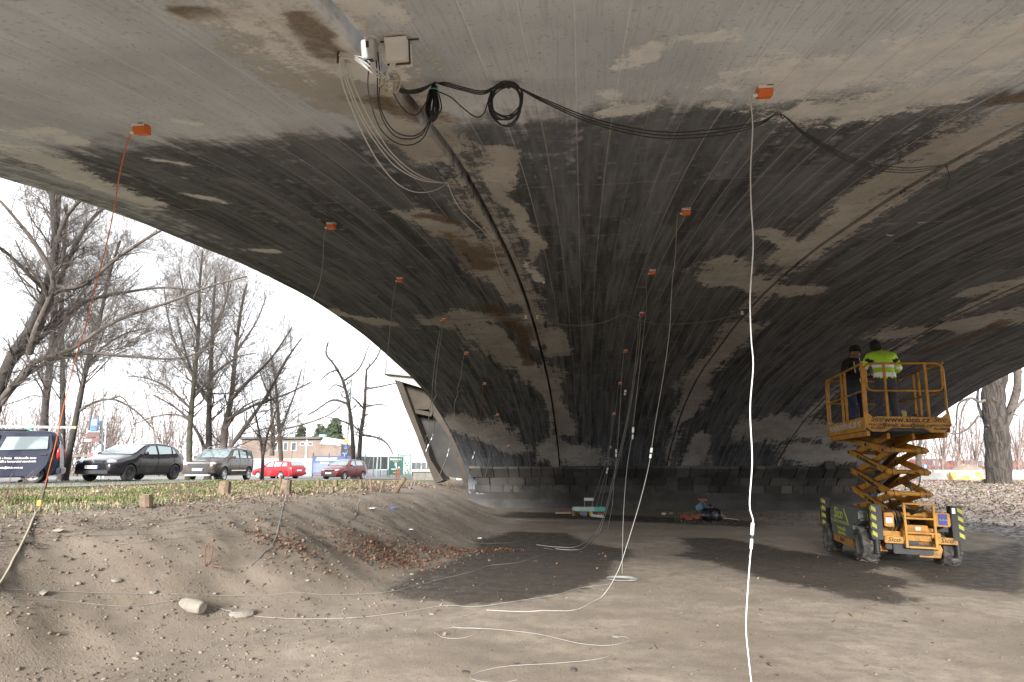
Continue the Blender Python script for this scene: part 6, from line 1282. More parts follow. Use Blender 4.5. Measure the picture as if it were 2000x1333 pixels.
tree('gaunt bare tree with drooping side branch near the abutment', [([(701, 905), (705, 845), (712, 800), (714, 758), (716, 722)], 5.6, 2.0), ([(715, 760), (740, 756), (770, 750), (785, 752)], 2.6, .8), ([(712, 800), (698, 785), (688, 776)], 2.4, .8), ([(707, 850), (735, 855), (755, 866), (768, 888)], 2.8, .8), ([(716, 722), (735, 700), (747, 672)], 2.2, .8), ([(712, 795), (745, 790), (762, 800)], 2, .7), ([(705, 845), (690, 830), (682, 812)], 1.8, .7)], 50, 3, M_BARK, .06, k=(5, 5, 4), ratio=(.22, .55, .55), up=.1, ang=(1.0, .9, .8), group=GT)
# old thick tree on the right
tree('old thick-trunked pollard tree on the right beyond the bridge', [([(1951, 947), (1949, 880), (1944, 820), (1940, 770), (1948, 720), (1955, 670), (1958, 640)], 23, 17), ([(1958, 838), (1974, 802), (1986, 762), (1988, 715), (1990, 670)], 9, 5), ([(1936, 838), (1918, 812), (1909, 782), (1912, 750)], 4, 2), ([(1940, 775), (1915, 785), (1895, 778), (1880, 800), (1876, 830)], 3.5, 1.2), ([(1895, 778), (1872, 790), (1868, 830), (1866, 862)], 2.4, .8), ([(1972, 806), (1990, 790), (2010, 770)], 4, 2), ([(1912, 812), (1890, 838), (1860, 848), (1840, 830)], 2, .8)], 32, 3, M_BARKO, .05, k=(3, 4, 4), ratio=(.16, .5, .55), up=-.05, curl=-.15, ang=(1.0, .9, .8))
GF = 'bare trees in the distance on the right'
for k_, (x, lb) in enumerate(((1795, 'distant bare tree seen left of the thick trunk, behind the lift arms'), (1842, 'distant fan-shaped bare tree above the white barriers'), (1872, 'distant fan-shaped bare tree above the sand heap'), (1905, 'distant slender bare tree just left of the thick trunk'), (1990, 'distant bare tree right of the thick trunk at the frame edge'))):
    w_ = 26 if k_ else 20
    tree(lb, [([(x, 935), (x - 1, 900), (x + 2, 860), (x + 1, 815)], 3.0 if k_ else 7, 1), ([(x, 915), (x - w_ * .5, 870), (x - w_, 825)], 1.6, .6), ([(x, 912), (x + w_ * .5, 868), (x + w_, 820)], 1.6, .6), ([(x, 905), (x - w_ * .3, 850), (x - w_ * .5, 800)], 1.4, .5), ([(x, 905), (x + w_ * .3, 850), (x + w_ * .4, 800)], 1.4, .5)], 58 + 4 * k_, 3, M_BARKF if k_ else M_BARK, .05, k=(4, 4, 3), ratio=(.3, .5, .5), up=.3, group=GF, minr=.006)
# far-off thickets that read as one mass
def thicket(name, x0, x1, t0, t1, n, h, label):
    B = n; px = TR.uniform(x0, x1, B); tt = TR.uniform(t0, t1, B); base = []
    for x, t in zip(px, tt):
        q = P(x, 925, t); q.z = tz(q.x, q.y) - .1; base.append(tuple(q))
    base = np.array(base); H = h * (.5 + .7 * TR.random(B)); d = TR.normal(size=(B, 3)) * .16; d[:, 2] = 1; ss = np.linspace(0, 1, 4)
    p = base[:, None, :] + d[:, None, :] * H[:, None, None] * ss[None, :, None] + TR.normal(size=(B, 4, 3)) * .12 * H[:, None, None] * ss[None, :, None] * .5
    r = (.012 * H)[:, None] * np.array([1, .75, .5, .25])[None]; vs, fs = [], []
    v, f = batch_tubes(p, r, 4); vs.append(v); fs.append(f)
    for k, rt in ((6, .45), (5, .45)):
        p, r = spawn(p, r, k, rt, .75, .25, .1, minr=.008); v, f = batch_tubes(p, r, 3); vs.append(v); fs.append(f)
    return tag(obj(name, mesh_np(name, vs, fs, M_BARKF), None), label, 'thicket', kind='stuff')
thicket('distant_thicket', -120, 345, 60, 95, 190, 9, 'pinkish brown thicket of bare trees far behind the parked cars')
thicket('distant_thicket', 330, 480, 75, 105, 60, 8, 'bare thicket behind the brown car and the flat building')
thicket('distant_thicket', 1700, 2080, 75, 120, 130, 7.5, 'bare thicket in front of the far red-roofed houses')
# conifers
M_NEEDLE = pm('dark_needles', (.045, .065, .032), .95, var=.3, scale=2.0)
def conifer(px, top, w, t, label):
    g = P(px, 920, t); g.z = tz(g.x, g.y); hgt = (P(px, top, t) - g).z; e = empty('conifer', g, 0, label, 'tree'); MB().tube([(0, 0, 0), (0, 0, hgt * .9)], [.2, .05], 8).build('trunk', M_BARKD, e)
    N_ = 2600; u = TR.random(N_) ** .7; z = hgt * (.12 + .88 * u); R_ = w * t / FPX * np.clip(1.25 - u, .08, 1) * (.35 + .65 * TR.random(N_)); a = TR.uniform(0, 2 * np.pi, N_); R_ *= 1 + .25 * np.sin(3 * a + 5 * u)
    c = np.stack([R_ * np.cos(a), R_ * np.sin(a), z + .25 * TR.normal(size=N_)], -1); s = .22 * t / 90 * (.6 + .8 * TR.random(N_)); q = TR.normal(size=(N_, 3, 3)) * s[:, None, None] * np.array([1, 1, .8])
    v = (c[:, None, :] + q); v4 = np.concatenate([v, v[:, :1] + TR.normal(size=(N_, 1, 3)) * .02], 1).reshape(-1, 3); f = np.arange(N_ * 4).reshape(-1, 4)
    obj('crown', mesh_np('crown', [v4], [f], M_NEEDLE), None, e)
conifer(650, 821, 30, 95, 'broad dark conifer behind the white dome'); conifer(622, 836, 24, 97, 'smaller conifer left of the broad dark one'); conifer(584, 838, 15, 100, 'narrow conifer behind the flat building')
# ================================================================== background on the left
M_PLAS = pm('pinkish_plaster', (.135, .102, .084), .9, var=.10, scale=.6, dirt=.25, dcol=(.25, .2, .17)); M_ROOFE = pm('dark_roof_edge', (.06, .06, .06), .8); M_FRAME = pm('white_window_frame', (.36, .36, .35), .6); M_POLE = pm('pale_blue_green_pole', (.34, .42, .42), .5, dirt=.15)
class Face:
    """a thing built against a vertical plane that faces the camera at distance t"""
    def __init__(s, name, px, t, label, cat, rz=0.0, group=None, py=930):
        q = P(px, py, t); q.z = tz(q.x, q.y); s.q = q; s.t = t; s.a = YAW + rz; s.M = Matrix.Translation(q) @ Matrix.Rotation(s.a, 4, 'Z'); s.e = empty(name, label=label, cat=cat, group=group, mat=s.M); s.Mi = s.M.inverted(); bpy.context.view_layer.update()
    def uv(s, px, py):   # photo point -> x, z on the plane
        r = ray(px, py); n_ = (s.M.to_3x3() @ Vector((0, 1, 0))); o = Vector((0, 0, CAMZ)); k = (s.q - o).dot(n_) / r.dot(n_); v = s.Mi @ (o + r * k); return v.x, v.z
    def box(s, name, a, b, y0, y1, mat, parent=None, floor=False, bevel=0):
        x0, z0 = s.uv(*a); x1, z1 = s.uv(*b)
        if floor: z0 = min(z0, z1); z1_ = max(s.uv(*a)[1], s.uv(*b)[1]); z0, z1 = -.4, z1_
        o = MB().b6((min(x0, x1), y0, min(z0, z1)), (max(x0, x1), y1, max(z0, z1))).build(name, mat, s.e, bevel=bevel)
        if parent is not None: o.parent = parent
        return o
    def txt(s, str_, px, py, hpx, mat, y=-.02, parent=None, **kw):
        x, z = s.uv(px, py); o = text(str_, hpx * s.t / FPX * 1.35, mat, s.e, (x, y, z), FX, **kw)
        if parent is not None: o.parent = parent
        return o
f = Face('flat_roofed_building', 555, 78, 'low flat-roofed building with pinkish plaster behind the trees', 'building')
wl = f.box('wall', (466, 930), (640, 858), 0, 9, M_PLAS, floor=True); rf = f.box('roof', (463, 858), (628, 854), -.5, 9.5, M_ROOFE); f.box('roof_vent', (618, 856), (630, 848), 1, 2, pm('green_sheet', (.2, .42, .36), .6), rf)
gb = f.box('side_wing', (627, 930), (668, 868), -.3, 7, M_PLAS, floor=True)
x0, z0 = f.uv(626, 868); x1, z1 = f.uv(669, 868); xm, zm = f.uv(634, 855); MB().prism([(x0, z0), (x1, z0 - .2), (xm + .6, zm), (xm, zm)], -.4, 7, 'Y').build('wing_roof', pm('pale_pink_sheet', (.42, .33, .29), .8), f.e)
for a, b in (((531, 881), (543, 864)), ((553, 881), (563, 864)), ((568, 881), (580, 864)), ((586, 871), (596, 864)), ((601, 871), (611, 864))):
    w_ = f.box('window', a, b, -.06, .02, M_FRAME); f.box('pane', (a[0] + 1.3, a[1] - 1.5), (b[0] - 1.3, b[1] + 1.2), -.09, -.061, M_GLASSD, w_)
f.box('drain_pipe', (596.5, 930), (598.5, 858), -.12, -.005, M_FRAME, floor=True)
f = Face('graffiti_wall', 540, 66, 'white wall with faded graffiti behind the red estate car', 'wall')
M_GRAF, nt_, b_ = newmat('faded_graffiti'); n = N(nt_); p = n.pos(); v1 = n.noise(n.map(p, (1.2, 1, 1.4)), 1.6, 4, .6, 1.2, 'Color'); c = n.mix(n.ramp(n.noise(p, 1.1, 3, .6, 1.0), .46, .54), (.22, .225, .23), n.mix(.75, v1, (.08, .10, .17))); n._in(b_.inputs['Base Color'], c); b_.inputs['Roughness'].default_value = .85
wl = f.box('panel', (480, 935), (612, 898), 0, .25, M_GRAF, floor=True); f.box('coping', (479, 899), (613, 896.5), -.06, .31, M_CONC)
f = Face('billboard', 650, 56, 'blue advertising billboard behind the dark red hatchback', 'billboard', .02)
bb = f.box('panel', (608, 926), (694, 891), 0, .08, pm('faded_blue_print', (.05, .07, .17), .6, var=.25, scale=.8)); f.box('print_panel', (611, 923), (690, 905), -.012, -.002, pm('faded_pale_blue_print', (.11, .135, .24), .6, var=.25, scale=.9), bb)
f.txt('AMCICO DDX', 638, 897.5, 4.6, M_WHITE, -.02, bb, bold=.03); f.txt('Stavebniny', 634, 904, 2.6, pm('ochre_print', (.5, .38, .12), .6), -.02, bb, bold=.02)
for x in (609, 640, 693): f.box('post', (x, 935), (x + 1.8, 885.5), .09, .2, M_ROOFE, floor=True)
f = Face('air_dome', 745, 88, 'white inflated sports dome with bulging ribs behind the fence', 'dome', py=925)
xl_, _ = f.uv(625, 900); xr_, _ = f.uv(872, 900); zt_ = f.uv(740, 846)[1]; ns_, na_ = 64, 22; vs = []
for i in range(ns_ + 1):
    u = i / ns_; x = xl_ + (xr_ - xl_) * u; e_ = math.sqrt(max(0, 1 - (2 * u - 1) ** 2)) ** .8; rib = 1 - .05 * abs(math.cos(math.pi * u * 9)) ** 6
    for j in range(na_ + 1):
        a = math.pi * j / na_; rj = 1 - .04 * abs(math.cos(a * 5)) ** 8; vs.append((x, 9 - 9.5 * math.cos(a) * e_ * rib * rj, zt_ * math.sin(a) ** .85 * e_ * rib * rj - .2))
me_ = MB().add(vs, [(i * (na_ + 1) + j, i * (na_ + 1) + j + 1, (i + 1) * (na_ + 1) + j + 1, (i + 1) * (na_ + 1) + j) for i in range(ns_) for j in range(na_)])
me_.build('membrane', pm('white_membrane', (.27, .275, .285), .5, var=.05, scale=.5), f.e, sa=60); f.box('foundation_kerb', (628, 935), (868, 926), -.8, -.5, M_CONC, floor=True)
f = Face('mesh_fence', 735, 62, 'dark netting fence panels along the sports ground', 'fence')
M_NET = pm('dark_green_netting', (.028, .034, .033), .9, var=.25, scale=1.0)
for x0, x1 in ((695, 712), (713, 729), (730, 743), (744, 757)): f.box('net_panel', (x0, 917), (x1, 892.5), .0, .03, M_NET)
for x in (695, 712.5, 729.5, 743.5, 757.5): f.box('post', (x - .6, 935), (x + .6, 887), -.05, -.001, M_ROOFE, floor=True)
f.box('base_wall', (692, 937), (758, 918.5), -.02, .3, M_GRAF, floor=True)
f = Face('notice_board', 774, 58, 'dark green notice board with white lettering beside the green gate', 'sign board')
bb = f.box('panel', (758.5, 928), (788, 893), 0, .06, pm('dark_green_board', (.03, .12, .095), .6)); f.txt('TENISOVÁ HALA', 773, 898, 2.7, M_WHITE, -.01, bb, bold=.02, sx=.82); f.txt('tel. 775 12 33', 773, 902, 1.6, M_YG, -.01, bb, bold=.01); f.txt('TENISOVÉ KURTY', 773, 917, 2.0, M_WHITE, -.01, bb, bold=.015, sx=.85); f.txt('tel. 602 55 1', 773, 923, 1.6, M_YG, -.01, bb, bold=.01)
f.box('white_motif', (771, 911), (775, 904), -.012, -.004, M_WHITE, bb)
for x in (760, 786): f.box('leg', (x, 937), (x + 1.2, 928), .0, .05, M_ROOFE, floor=True)
M_GGATE = pm('green_gate_paint', (.05, .17, .14), .6, dirt=.15); f = Face('green_gate', 790, 54, 'green steel gate frame with mesh and scrollwork', 'gate')
for x in (777.5, 801.5): f.box('post', (x - 1.5, 938), (x + 1.5, 886), -.06, .06, M_GGATE, floor=True)
f.box('top_bar', (777, 890), (803, 888.5), -.03, .03, M_GGATE); f.box('mid_bar', (790.5, 932), (791.3, 888.5), -.02, .02, M_PLANK)
for k in range(7): f.box('vertical_bar', (781 + 3 * k, 934), (781.35 + 3 * k, 890), -.01, .01, M_GGATE)
m = MB()
for cx_, cz_, r_ in ((795, 905, 3.0), (796, 914, 3.6), (795, 923, 3.0)):
    x, z = f.uv(cx_, cz_); rr = r_ * f.t / FPX; m = MB().tube([(x + rr * math.cos(a), -.03, z + rr * 1.3 * math.sin(a)) for a in np.linspace(0, 2 * math.pi, 19)[:-1]], .025, 5, closed=True); m.build('scroll', M_GGATE, f.e)
f = Face('panel_fence', 825, 60, 'grey panel fence with thin posts between gate and abutment', 'fence')
for x0, x1 in ((804, 812), (813, 822), (823, 832), (833, 842)): f.box('panel', (x0, 930), (x1, 904), 0, .05, pm('grey_panel', (.14, .145, .15), .7, var=.12, scale=1))
for x in (806, 813, 820, 828, 836): f.box('post', (x - .5, 938), (x + .5, 888), -.06, -.002, M_GGATE if x > 812 else M_ROOFE, floor=True)
f = Face('concrete_plinth', 826, 42, 'pale low concrete wall with flat capping at the abutment foot', 'wall'); f.box('wall', (806, 945), (850, 922), 0, 1.2, pm('cream_concrete', (.17, .16, .14), .9, dirt=.2), floor=True); f.box('capping', (804.5, 922), (851, 917), -.15, 1.35, M_CONC)
for px_, lb in ((773.5, 'left one of two orange marker posts by the gate'), (778.5, 'right one of two orange marker posts by the gate')):
    q = P(px_, 937, 52); q.z = tz(q.x, q.y); e = empty('marker_post', q, 0, lb, 'post'); MB().cyl((0, 0, -.1), (0, 0, .85), .06, n=10).build('shaft', pm('orange_post', (.35, .07, .03), .6), e); MB().cyl((0, 0, .86), (0, 0, 1.0), .061, n=10).build('reflector', M_WHITE, e)
# lamp posts and signs
def lamp_post(px, t, ytop, xtop, arm_px, label, r=.09, lamp=True):
    b = P(px, 935, t); b.z = tz(b.x, b.y); top = P(xtop, ytop, t); e = empty('street_lamp', b, 0, label, 'street lamp'); d = top - b
    MB().tube([(0, 0, -.2), (0, 0, .02), d * .25, d * .999], [r * 1.4, r * 1.3, r, r * .55], 12).build('pole', M_POLE, e, sa=60)
    if arm_px:
        a = P(arm_px[0], arm_px[1], t) - b; MB().tube(spline([d * .97, d + Vector((0, 0, .25)), d.lerp(a, .5) + Vector((0, 0, .35)), a], 5), .045, 8).build('arm', M_POLE, e)
        v = (a - d).normalized(); MB().ico((0, 0, 0), .34, 2, 0, (1.25, .5, .3)).build('lamp_head', M_ROOFE if False else M_POLE, e, loc=a, rot=(0, 0, math.atan2(v.y, v.x)))
    return e, b
def sign_at(name, px, py, t, w, h, kind, label, rz=0.0):
    q = P(px, py, t); e = empty(name, label=label, cat='sign', mat=Matrix.Translation(q) @ Matrix.Rotation(YAW + rz, 4, 'Z')); return e
lamp_post(673.5, 52, 738, 687, (651, 732), 'street lamp carrying a stack of road sign plates')
M_SB = pm('sign_blue', (.01, .08, .32), .5); M_SY = pm('sign_yellow', (.75, .48, .02), .5); M_SWH = pm('sign_white', (.4, .4, .4), .5); M_SR = pm('sign_red', (.55, .03, .04), .5); M_SBR = pm('sign_brown', (.07, .022, .018), .6)
e = sign_at('road_sign', 677.5, 861.5, 51.7, 0, 0, '', 'yellow and white diamond priority sign on the lamp post'); MB().prism([(0, -.30), (.30, 0), (0, .30), (-.30, 0)], -.02, .02, 'Y').build('plate', M_SWH, e); MB().prism([(0, -.20), (.20, 0), (0, .20), (-.20, 0)], -.03, -.021, 'Y').build('centre', M_SY, e)
e = sign_at('road_sign', 675.5, 873.5, 51.7, 0, 0, '', 'square blue pedestrian crossing sign below the yellow diamond'); MB().b6((-.19, -.02, -.19), (.19, .02, .19)).build('plate', M_SB, e); MB().prism([(-.14, -.15), (.14, -.15), (0, .14)], -.028, -.021, 'Y').build('white_triangle', M_SWH, e); MB().bar((0, -.031, .06), (-.03, -.031, -.1), .02, .03).bar((0, -.031, 0), (.04, -.031, -.1), .02, .025).build('walking_figure', M_INK, e)
e = sign_at('road_sign', 673, 887.5, 51.7, 0, 0, '', 'round blue sign with white two-way arrow, lowest on the lamp post'); MB().lathe([(0, -.02), (.27, -.02), (.27, .02), (0, .02)], axis='Y', n=28).build('plate', M_SB, e); MB().prism([(-.04, -.2), (.04, -.2), (.04, .02), (.10, .06), (.10, .0), (.21, .09), (.10, .18), (.10, .12), (0, .10), (-.10, .12), (-.10, .18), (-.21, .09), (-.10, 0), (-.10, .06), (-.04, .02)], -.03, -.021, 'Y').build('arrow', M_SWH, e)
lamp_post(734.5, 60, 806, 745, (749, 800), 'thin distant street lamp in front of the netting fence', .07); lamp_post(193, 42, 662, 206, (172, 649), 'tall street lamp left of the black hatchback', .10); lamp_post(202, 50, 826, 207, (211, 816), 'short pale lamp post behind the black hatchback', .06)
e = sign_at('road_sign', 184, 830, 41.5, 0, 0, '', 'tall blue parking sign on the street lamp left of the black car'); MB().b6((-.26, -.02, -.12), (.26, .02, .42)).build('plate', M_SB, e); MB().b6((-.17, -.03, -.02), (.17, -.021, .34)).build('white_field', M_SWH, e); text('P', .36, M_SB, e, (0, -.033, .16), FX, bold=.01); MB().b6((-.24, -.02, -.42), (.22, .02, -.13)).build('lower_plate', M_SB, e)
for py_, lb, cc in ((842, 'small white and brown sign plate just below the parking sign', 0), (849, 'upper brown direction sign below the parking sign', 1), (859.5, 'lower brown and white direction sign below the parking sign', 2)):
    e = sign_at('road_sign', 183 if cc < 2 else 180, py_ + 1, 41.5, 0, 0, '', lb); w_ = .42 if cc < 2 else .52; MB().prism([(-w_, -.13), (w_, -.13), (w_, .13), (-w_, .13), (-w_ - .12, 0)] if cc else [(-w_, -.04), (w_, -.04), (w_, .04), (-w_, .04)], -.02, .02, 'Y').build('plate', M_SBR if cc else M_SWH, e)
    if cc == 2: MB().b6((-.5, -.028, -.08), (-.05, -.021, .08)).build('white_field', M_SWH, e)
e = sign_at('road_sign', 180.5, 888, 40, 0, 0, '', 'small sign with red disc and white plate by the hatchback bonnet'); MB().b6((-.02, -.03, -.25), (.26, -.01, .22)).build('plate', M_SWH, e); MB().lathe([(0, -.045), (.15, -.045), (.15, -.032), (0, -.032)], (-.05, 0, 0), axis='Y', n=20).build('red_disc', M_SR, e); MB().cyl((0, .02, -1.1), (0, .02, .4), .03, n=8).build('post', M_POLE, e)
f = Face('roadside_barrier', 160, 62, 'long low brown barrier behind the thicket edge', 'barrier'); f.box('rail', (-60, 893), (345, 888), 0, .1, pm('brown_rail', (.10, .085, .07), .8));
for x in range(-50, 345, 40): f.box('post', (x, 920), (x + 2, 888), .11, .25, M_BARK, floor=True)

# ================================================================== background on the right
M_RTILE = pm('red_roof_tile', (.20, .055, .04), .85, var=.2, scale=1.5); M_HW = pm('pale_house_wall', (.19, .17, .15), .9); M_GREYR = pm('grey_roof', (.18, .18, .19), .8)
for x0, x1, y0, t, mt, lb in ((1806, 1868, 896, 120, M_RTILE, 'far house with red tiled roof left of the sand heap'), (1884, 1934, 899, 118, M_RTILE, 'far house with red tiled roof behind the thick tree'), (1972, 2030, 899, 122, M_RTILE, 'far house with red roof at the right frame edge')):
    f = Face('far_house', (x0 + x1) / 2, t, lb, 'house'); f.box('wall', (x0, 930), (x1, 914), 0, 8, M_HW, floor=True)
    a, za = f.uv(x0 - 2, 914.5); b, _ = f.uv(x1 + 2, 914.5); _, zt_ = f.uv(x0, y0); MB().add([(a, -.4, za), (b, -.4, za), (b, 8.4, za), (a, 8.4, za), (a + .3, 4, zt_), (b - .3, 4, zt_)], [(0, 1, 5, 4), (2, 3, 4, 5), (1, 2, 5), (3, 0, 4), (3, 2, 1, 0)]).build('roof', mt, f.e)
    for k in range(4):
        xx_ = x0 + (x1 - x0) * (k + .6) / 4.4; w_ = f.box('window', (xx_, 925), (xx_ + 4, 917), -.05, .02, M_FRAME); f.box('pane', (xx_ + .6, 924.4), (xx_ + 3.4, 917.6), -.08, -.051, M_GLASSD, w_)
    if x0 < 1900: f.box('dormer', (x0 + 20, 912), (x0 + 42, 900), .6, 3.5, M_GREYR)
f = Face('boundary_wall', 1860, 75, 'long pale boundary wall below the far houses', 'wall'); f.box('wall', (1770, 938), (1860, 918.5), 0, .3, M_HW, floor=True); f.box('wall_section', (1935, 938), (2060, 922), 0, .3, M_HW, floor=True)
q = P(1893, 935, 60); q.z = tz(q.x, q.y)
vs = []; nr, na = 12, 36
for i in range(nr + 1):
    for j in range(na): a = 2 * math.pi * j / na; r_ = i / nr; vs.append((r_ * 3.1 * math.cos(a), r_ * 2.2 * math.sin(a), 1.05 * (1 - smooth(.0, 1.0, r_)) * (1 + .35 * float(fbm(r_ * 3 + math.cos(a), math.sin(a) * 2, 3))) - .1 * (i == nr)))
o = MB().add(vs, [(i * na + j, i * na + (j + 1) % na, (i + 1) * na + (j + 1) % na, (i + 1) * na + j) for i in range(nr) for j in range(na)]).build('sand_heap', pm('sand', (.15, .112, .085), .95, var=.12, scale=2), None, loc=q); tag(o, 'heap of pale sand behind the concrete barriers', 'sand heap')
M_BARW = pm('dirty_white_concrete', (.20, .196, .182), .85, var=.1, scale=2, dirt=.35, dcol=(.25, .22, .19)); M_BARY = pm('worn_yellow_paint', (.28, .17, .025), .8, dirt=.3, dcol=(.45, .43, .4), scale=5)
def barrier(px, py, t, w, h, mat, label, rz=0.0, cap=None):
    q = P(px, py, t); q.z = tz(q.x, q.y); e = empty('concrete_barrier', label=label, cat='barrier', group='concrete barriers', mat=Matrix.Translation(q) @ Matrix.Rotation(YAW + rz, 4, 'Z'))
    pr = [(-.30, -.1), (.30, -.1), (.30, .12), (.14, .30), (.10, h), (-.10, h), (-.14, .30), (-.30, .12)]; MB().prism(pr, -w / 2, w / 2, 'X').build('body', mat, e, bevel=.015); return e, h
barrier(1806, 950, 40, 1.05, .52, M_BARW, 'left one of the two pale concrete barriers beside the lift', .1); barrier(1836, 950, 40.5, 1.05, .52, M_BARW, 'right one of the two pale concrete barriers beside the lift', -.05)
e, h_ = barrier(1888, 952, 40, 2.0, .52, M_BARY, 'concrete barrier with worn yellow ends and patchy white face')
for x0, x1, z0, z1 in ((-.62, .60, .30, .49), (-.8, -.3, .13, .27), (.1, .72, .14, .27)): MB().add([(x0, -.305 if z1 < .29 else -.142 + .0, z0), (x1, -.305 if z1 < .29 else -.142, z0), (x1, -.23 if z1 < .29 else -.115, z1), (x0, -.23 if z1 < .29 else -.115, z1)], [(0, 1, 2, 3)]).build('white_patch', M_BARW, e)
for k_, (x, mt, lb) in enumerate(((1838, M_BARW, 'white barrier in the back row, leftmost'), (1856, M_GREYR, 'dark grey barrier in the back row'), (1872, M_BARW, 'white barrier in the back row behind the yellow one'), (1892, M_GREYR, 'dark barrier in the back row below the small sign'), (1909, M_BARW, 'white barrier in the back row, right of the small sign'), (1985, M_BARW, 'pale barrier right of the thick tree'))): barrier(x, 944, 47, 1.0 if k_ != 5 else 2.2, .62, mt, lb)
e = sign_at('road_sign', 1896.5, 925, 46, 0, 0, '', 'small red and white sign above the back row of barriers'); MB().b6((-.16, -.015, -.14), (.16, .015, .14)).build('plate', M_SWH, e); MB().b6((-.1, -.02, -.05), (.12, -.016, .06)).build('red_mark', M_SR, e); MB().cyl((0, .02, -.9), (0, .02, .1), .02, n=8).build('post', M_POLE, e)
e = sign_at('road_sign', 1807, 911, 55, 0, 0, '', 'small blue sign seen just right of the lift arms'); MB().b6((-.16, -.015, -.18), (.16, .015, .18)).build('plate', M_SB, e); MB().b6((-.09, -.02, -.10), (.09, -.016, .10)).build('white_mark', M_SWH, e); MB().cyl((0, .02, -1.2), (0, .02, .1), .02, n=8).build('post', M_POLE, e)

# ================================================================== loose ground cover
SR = np.random.default_rng(5)
def scatter_mesh(name, cen, sizes, unit_v, unit_f, mat, tilt=.5, flat=1.0, label=None, cat=None, up=False):
    n_ = len(cen); uv = np.array(unit_v); a = SR.uniform(0, 2 * np.pi, n_); rx = SR.normal(size=n_) * tilt; ry = SR.normal(size=n_) * tilt
    ca, sa = np.cos(a), np.sin(a); v = uv[None] * sizes[:, None, None] * (1 + .35 * SR.uniform(-1, 1, (n_, len(uv), 3)))
    x = v[..., 0] * ca[:, None] - v[..., 1] * sa[:, None]; y = v[..., 0] * sa[:, None] + v[..., 1] * ca[:, None]; z = v[..., 2] * flat
    if not up: z = z + x * rx[:, None] + y * ry[:, None]
    V_ = np.stack([x, y, z], -1) + cen[:, None, :]; k = len(uv); F_ = (np.arange(n_)[:, None, None] * k + np.array(unit_f)[None]).reshape(-1, len(unit_f[0]))
    me = bpy.data.meshes.new(name); nf = len(F_); s_ = F_.shape[1]; me.vertices.add(n_ * k); me.vertices.foreach_set('co', V_.astype(np.float32).ravel()); me.loops.add(nf * s_); me.loops.foreach_set('vertex_index', F_.astype(np.int32).ravel()); me.polygons.add(nf); me.polygons.foreach_set('loop_start', np.arange(0, nf * s_, s_, dtype=np.int32)); me.update(calc_edges=True)
    at = me.attributes.new('tone', 'FLOAT', 'POINT'); at.data.foreach_set('value', np.repeat(SR.random(n_), k).astype(np.float32)); me.materials.append(mat); return tag(obj(name, me), label, cat, kind='stuff')
def tone_mat(name, cols, rough=.9):
    m, nt_, b_ = newmat(name); n = N(nt_); t = n.attr('tone'); c = n.mix(n.ramp(t, .0, .5), cols[0], cols[1]); c = n.mix(n.ramp(t, .55, 1.0), c, cols[2]); n._in(b_.inputs['Base Color'], c); b_.inputs['Roughness'].default_value = rough; b_.inputs['Specular IOR Level'].default_value = .2; return m
def cen_at(x, y, off): return np.stack([x, y, terrain(x, y) + off], -1)
bm = bmesh.new(); bmesh.ops.create_icosphere(bm, subdivisions=1, radius=1.0); IV = [tuple(v.co) for v in bm.verts]; IF = [tuple(v.index for v in f.verts) for f in bm.faces]; bm.free()
M_GRAV = tone_mat('loose_stones', ((.06, .047, .036), (.12, .097, .075), (.185, .155, .125)))
def keep_prob(x, y): return np.clip(.06 + .9 * smooth(-1.6, -3.4, x) * (1 - smooth(-6.0, -7.0, x)) + .10 * (y < 9), 0, 1)
x = SR.uniform(-7.5, 6.5, 90000); y = 3.6 + 14 * SR.random(90000) ** 1.3; k = SR.random(90000) < keep_prob(x, y) * .6 * np.clip(8 / y, .35, 1); x, y = x[k], y[k]
sz = (.003 + .020 * SR.random(len(x)) ** 10 + .0065 * SR.random(len(x)) ** 2) * np.where(x < -2, 1.0, .6); scatter_mesh('loose_gravel', cen_at(x, y, .0) + np.stack([0 * sz, 0 * sz, sz * .2], -1), sz, IV, IF, M_GRAV, .2, .6, 'small loose stones strewn over the floor and the bank', 'gravel')
x = SR.uniform(3, 13, 2500); y = SR.uniform(21, 27.5, 2500); sz = .012 + .03 * SR.random(2500) ** 3; scatter_mesh('loose_gravel', cen_at(x, y, .004), sz, IV, IF, M_GRAV, .2, .6, 'pale gravel along the foot of the far wall', 'gravel')
LV = [(-1, 0, .05), (-.45, .55, .18), (.5, .5, .0), (1.1, 0, .25), (.45, -.55, .02), (-.5, -.5, .2)]; LF = [(0, 1, 4, 5), (1, 2, 3, 4)]
M_LEAF = tone_mat('fallen_leaves', ((.07, .045, .032), (.15, .102, .07), (.25, .20, .152))); M_LEAFO = tone_mat('rusty_fallen_leaves', ((.07, .036, .024), (.15, .075, .045), (.23, .14, .10))); M_LEAFP = tone_mat('pale_fallen_leaves', ((.07, .052, .042), (.17, .13, .108), (.31, .25, .215)))
n_ = 22000; y = 5 + 24 * SR.random(n_) ** 1.2; xcr = np.interp(y / S, [-2, 6, 10, 20, 30, 40], [-6.6, -6.4, -6.2, -6.6, -7.6, -8.6]) * S; x = xcr + .5 * fbm(y * 1.1, y * .3, 3) - SR.random(n_) ** 1.2 * (3 + y * .55); scatter_mesh('leaf_litter', cen_at(x, y, .015), .5 * (.018 + .026 * SR.random(n_)) * np.clip(y / 9, .8, 2.2), LV, LF, M_LEAF, .5, 1, 'brown fallen leaves scattered over the grass strip on the left', 'leaves')
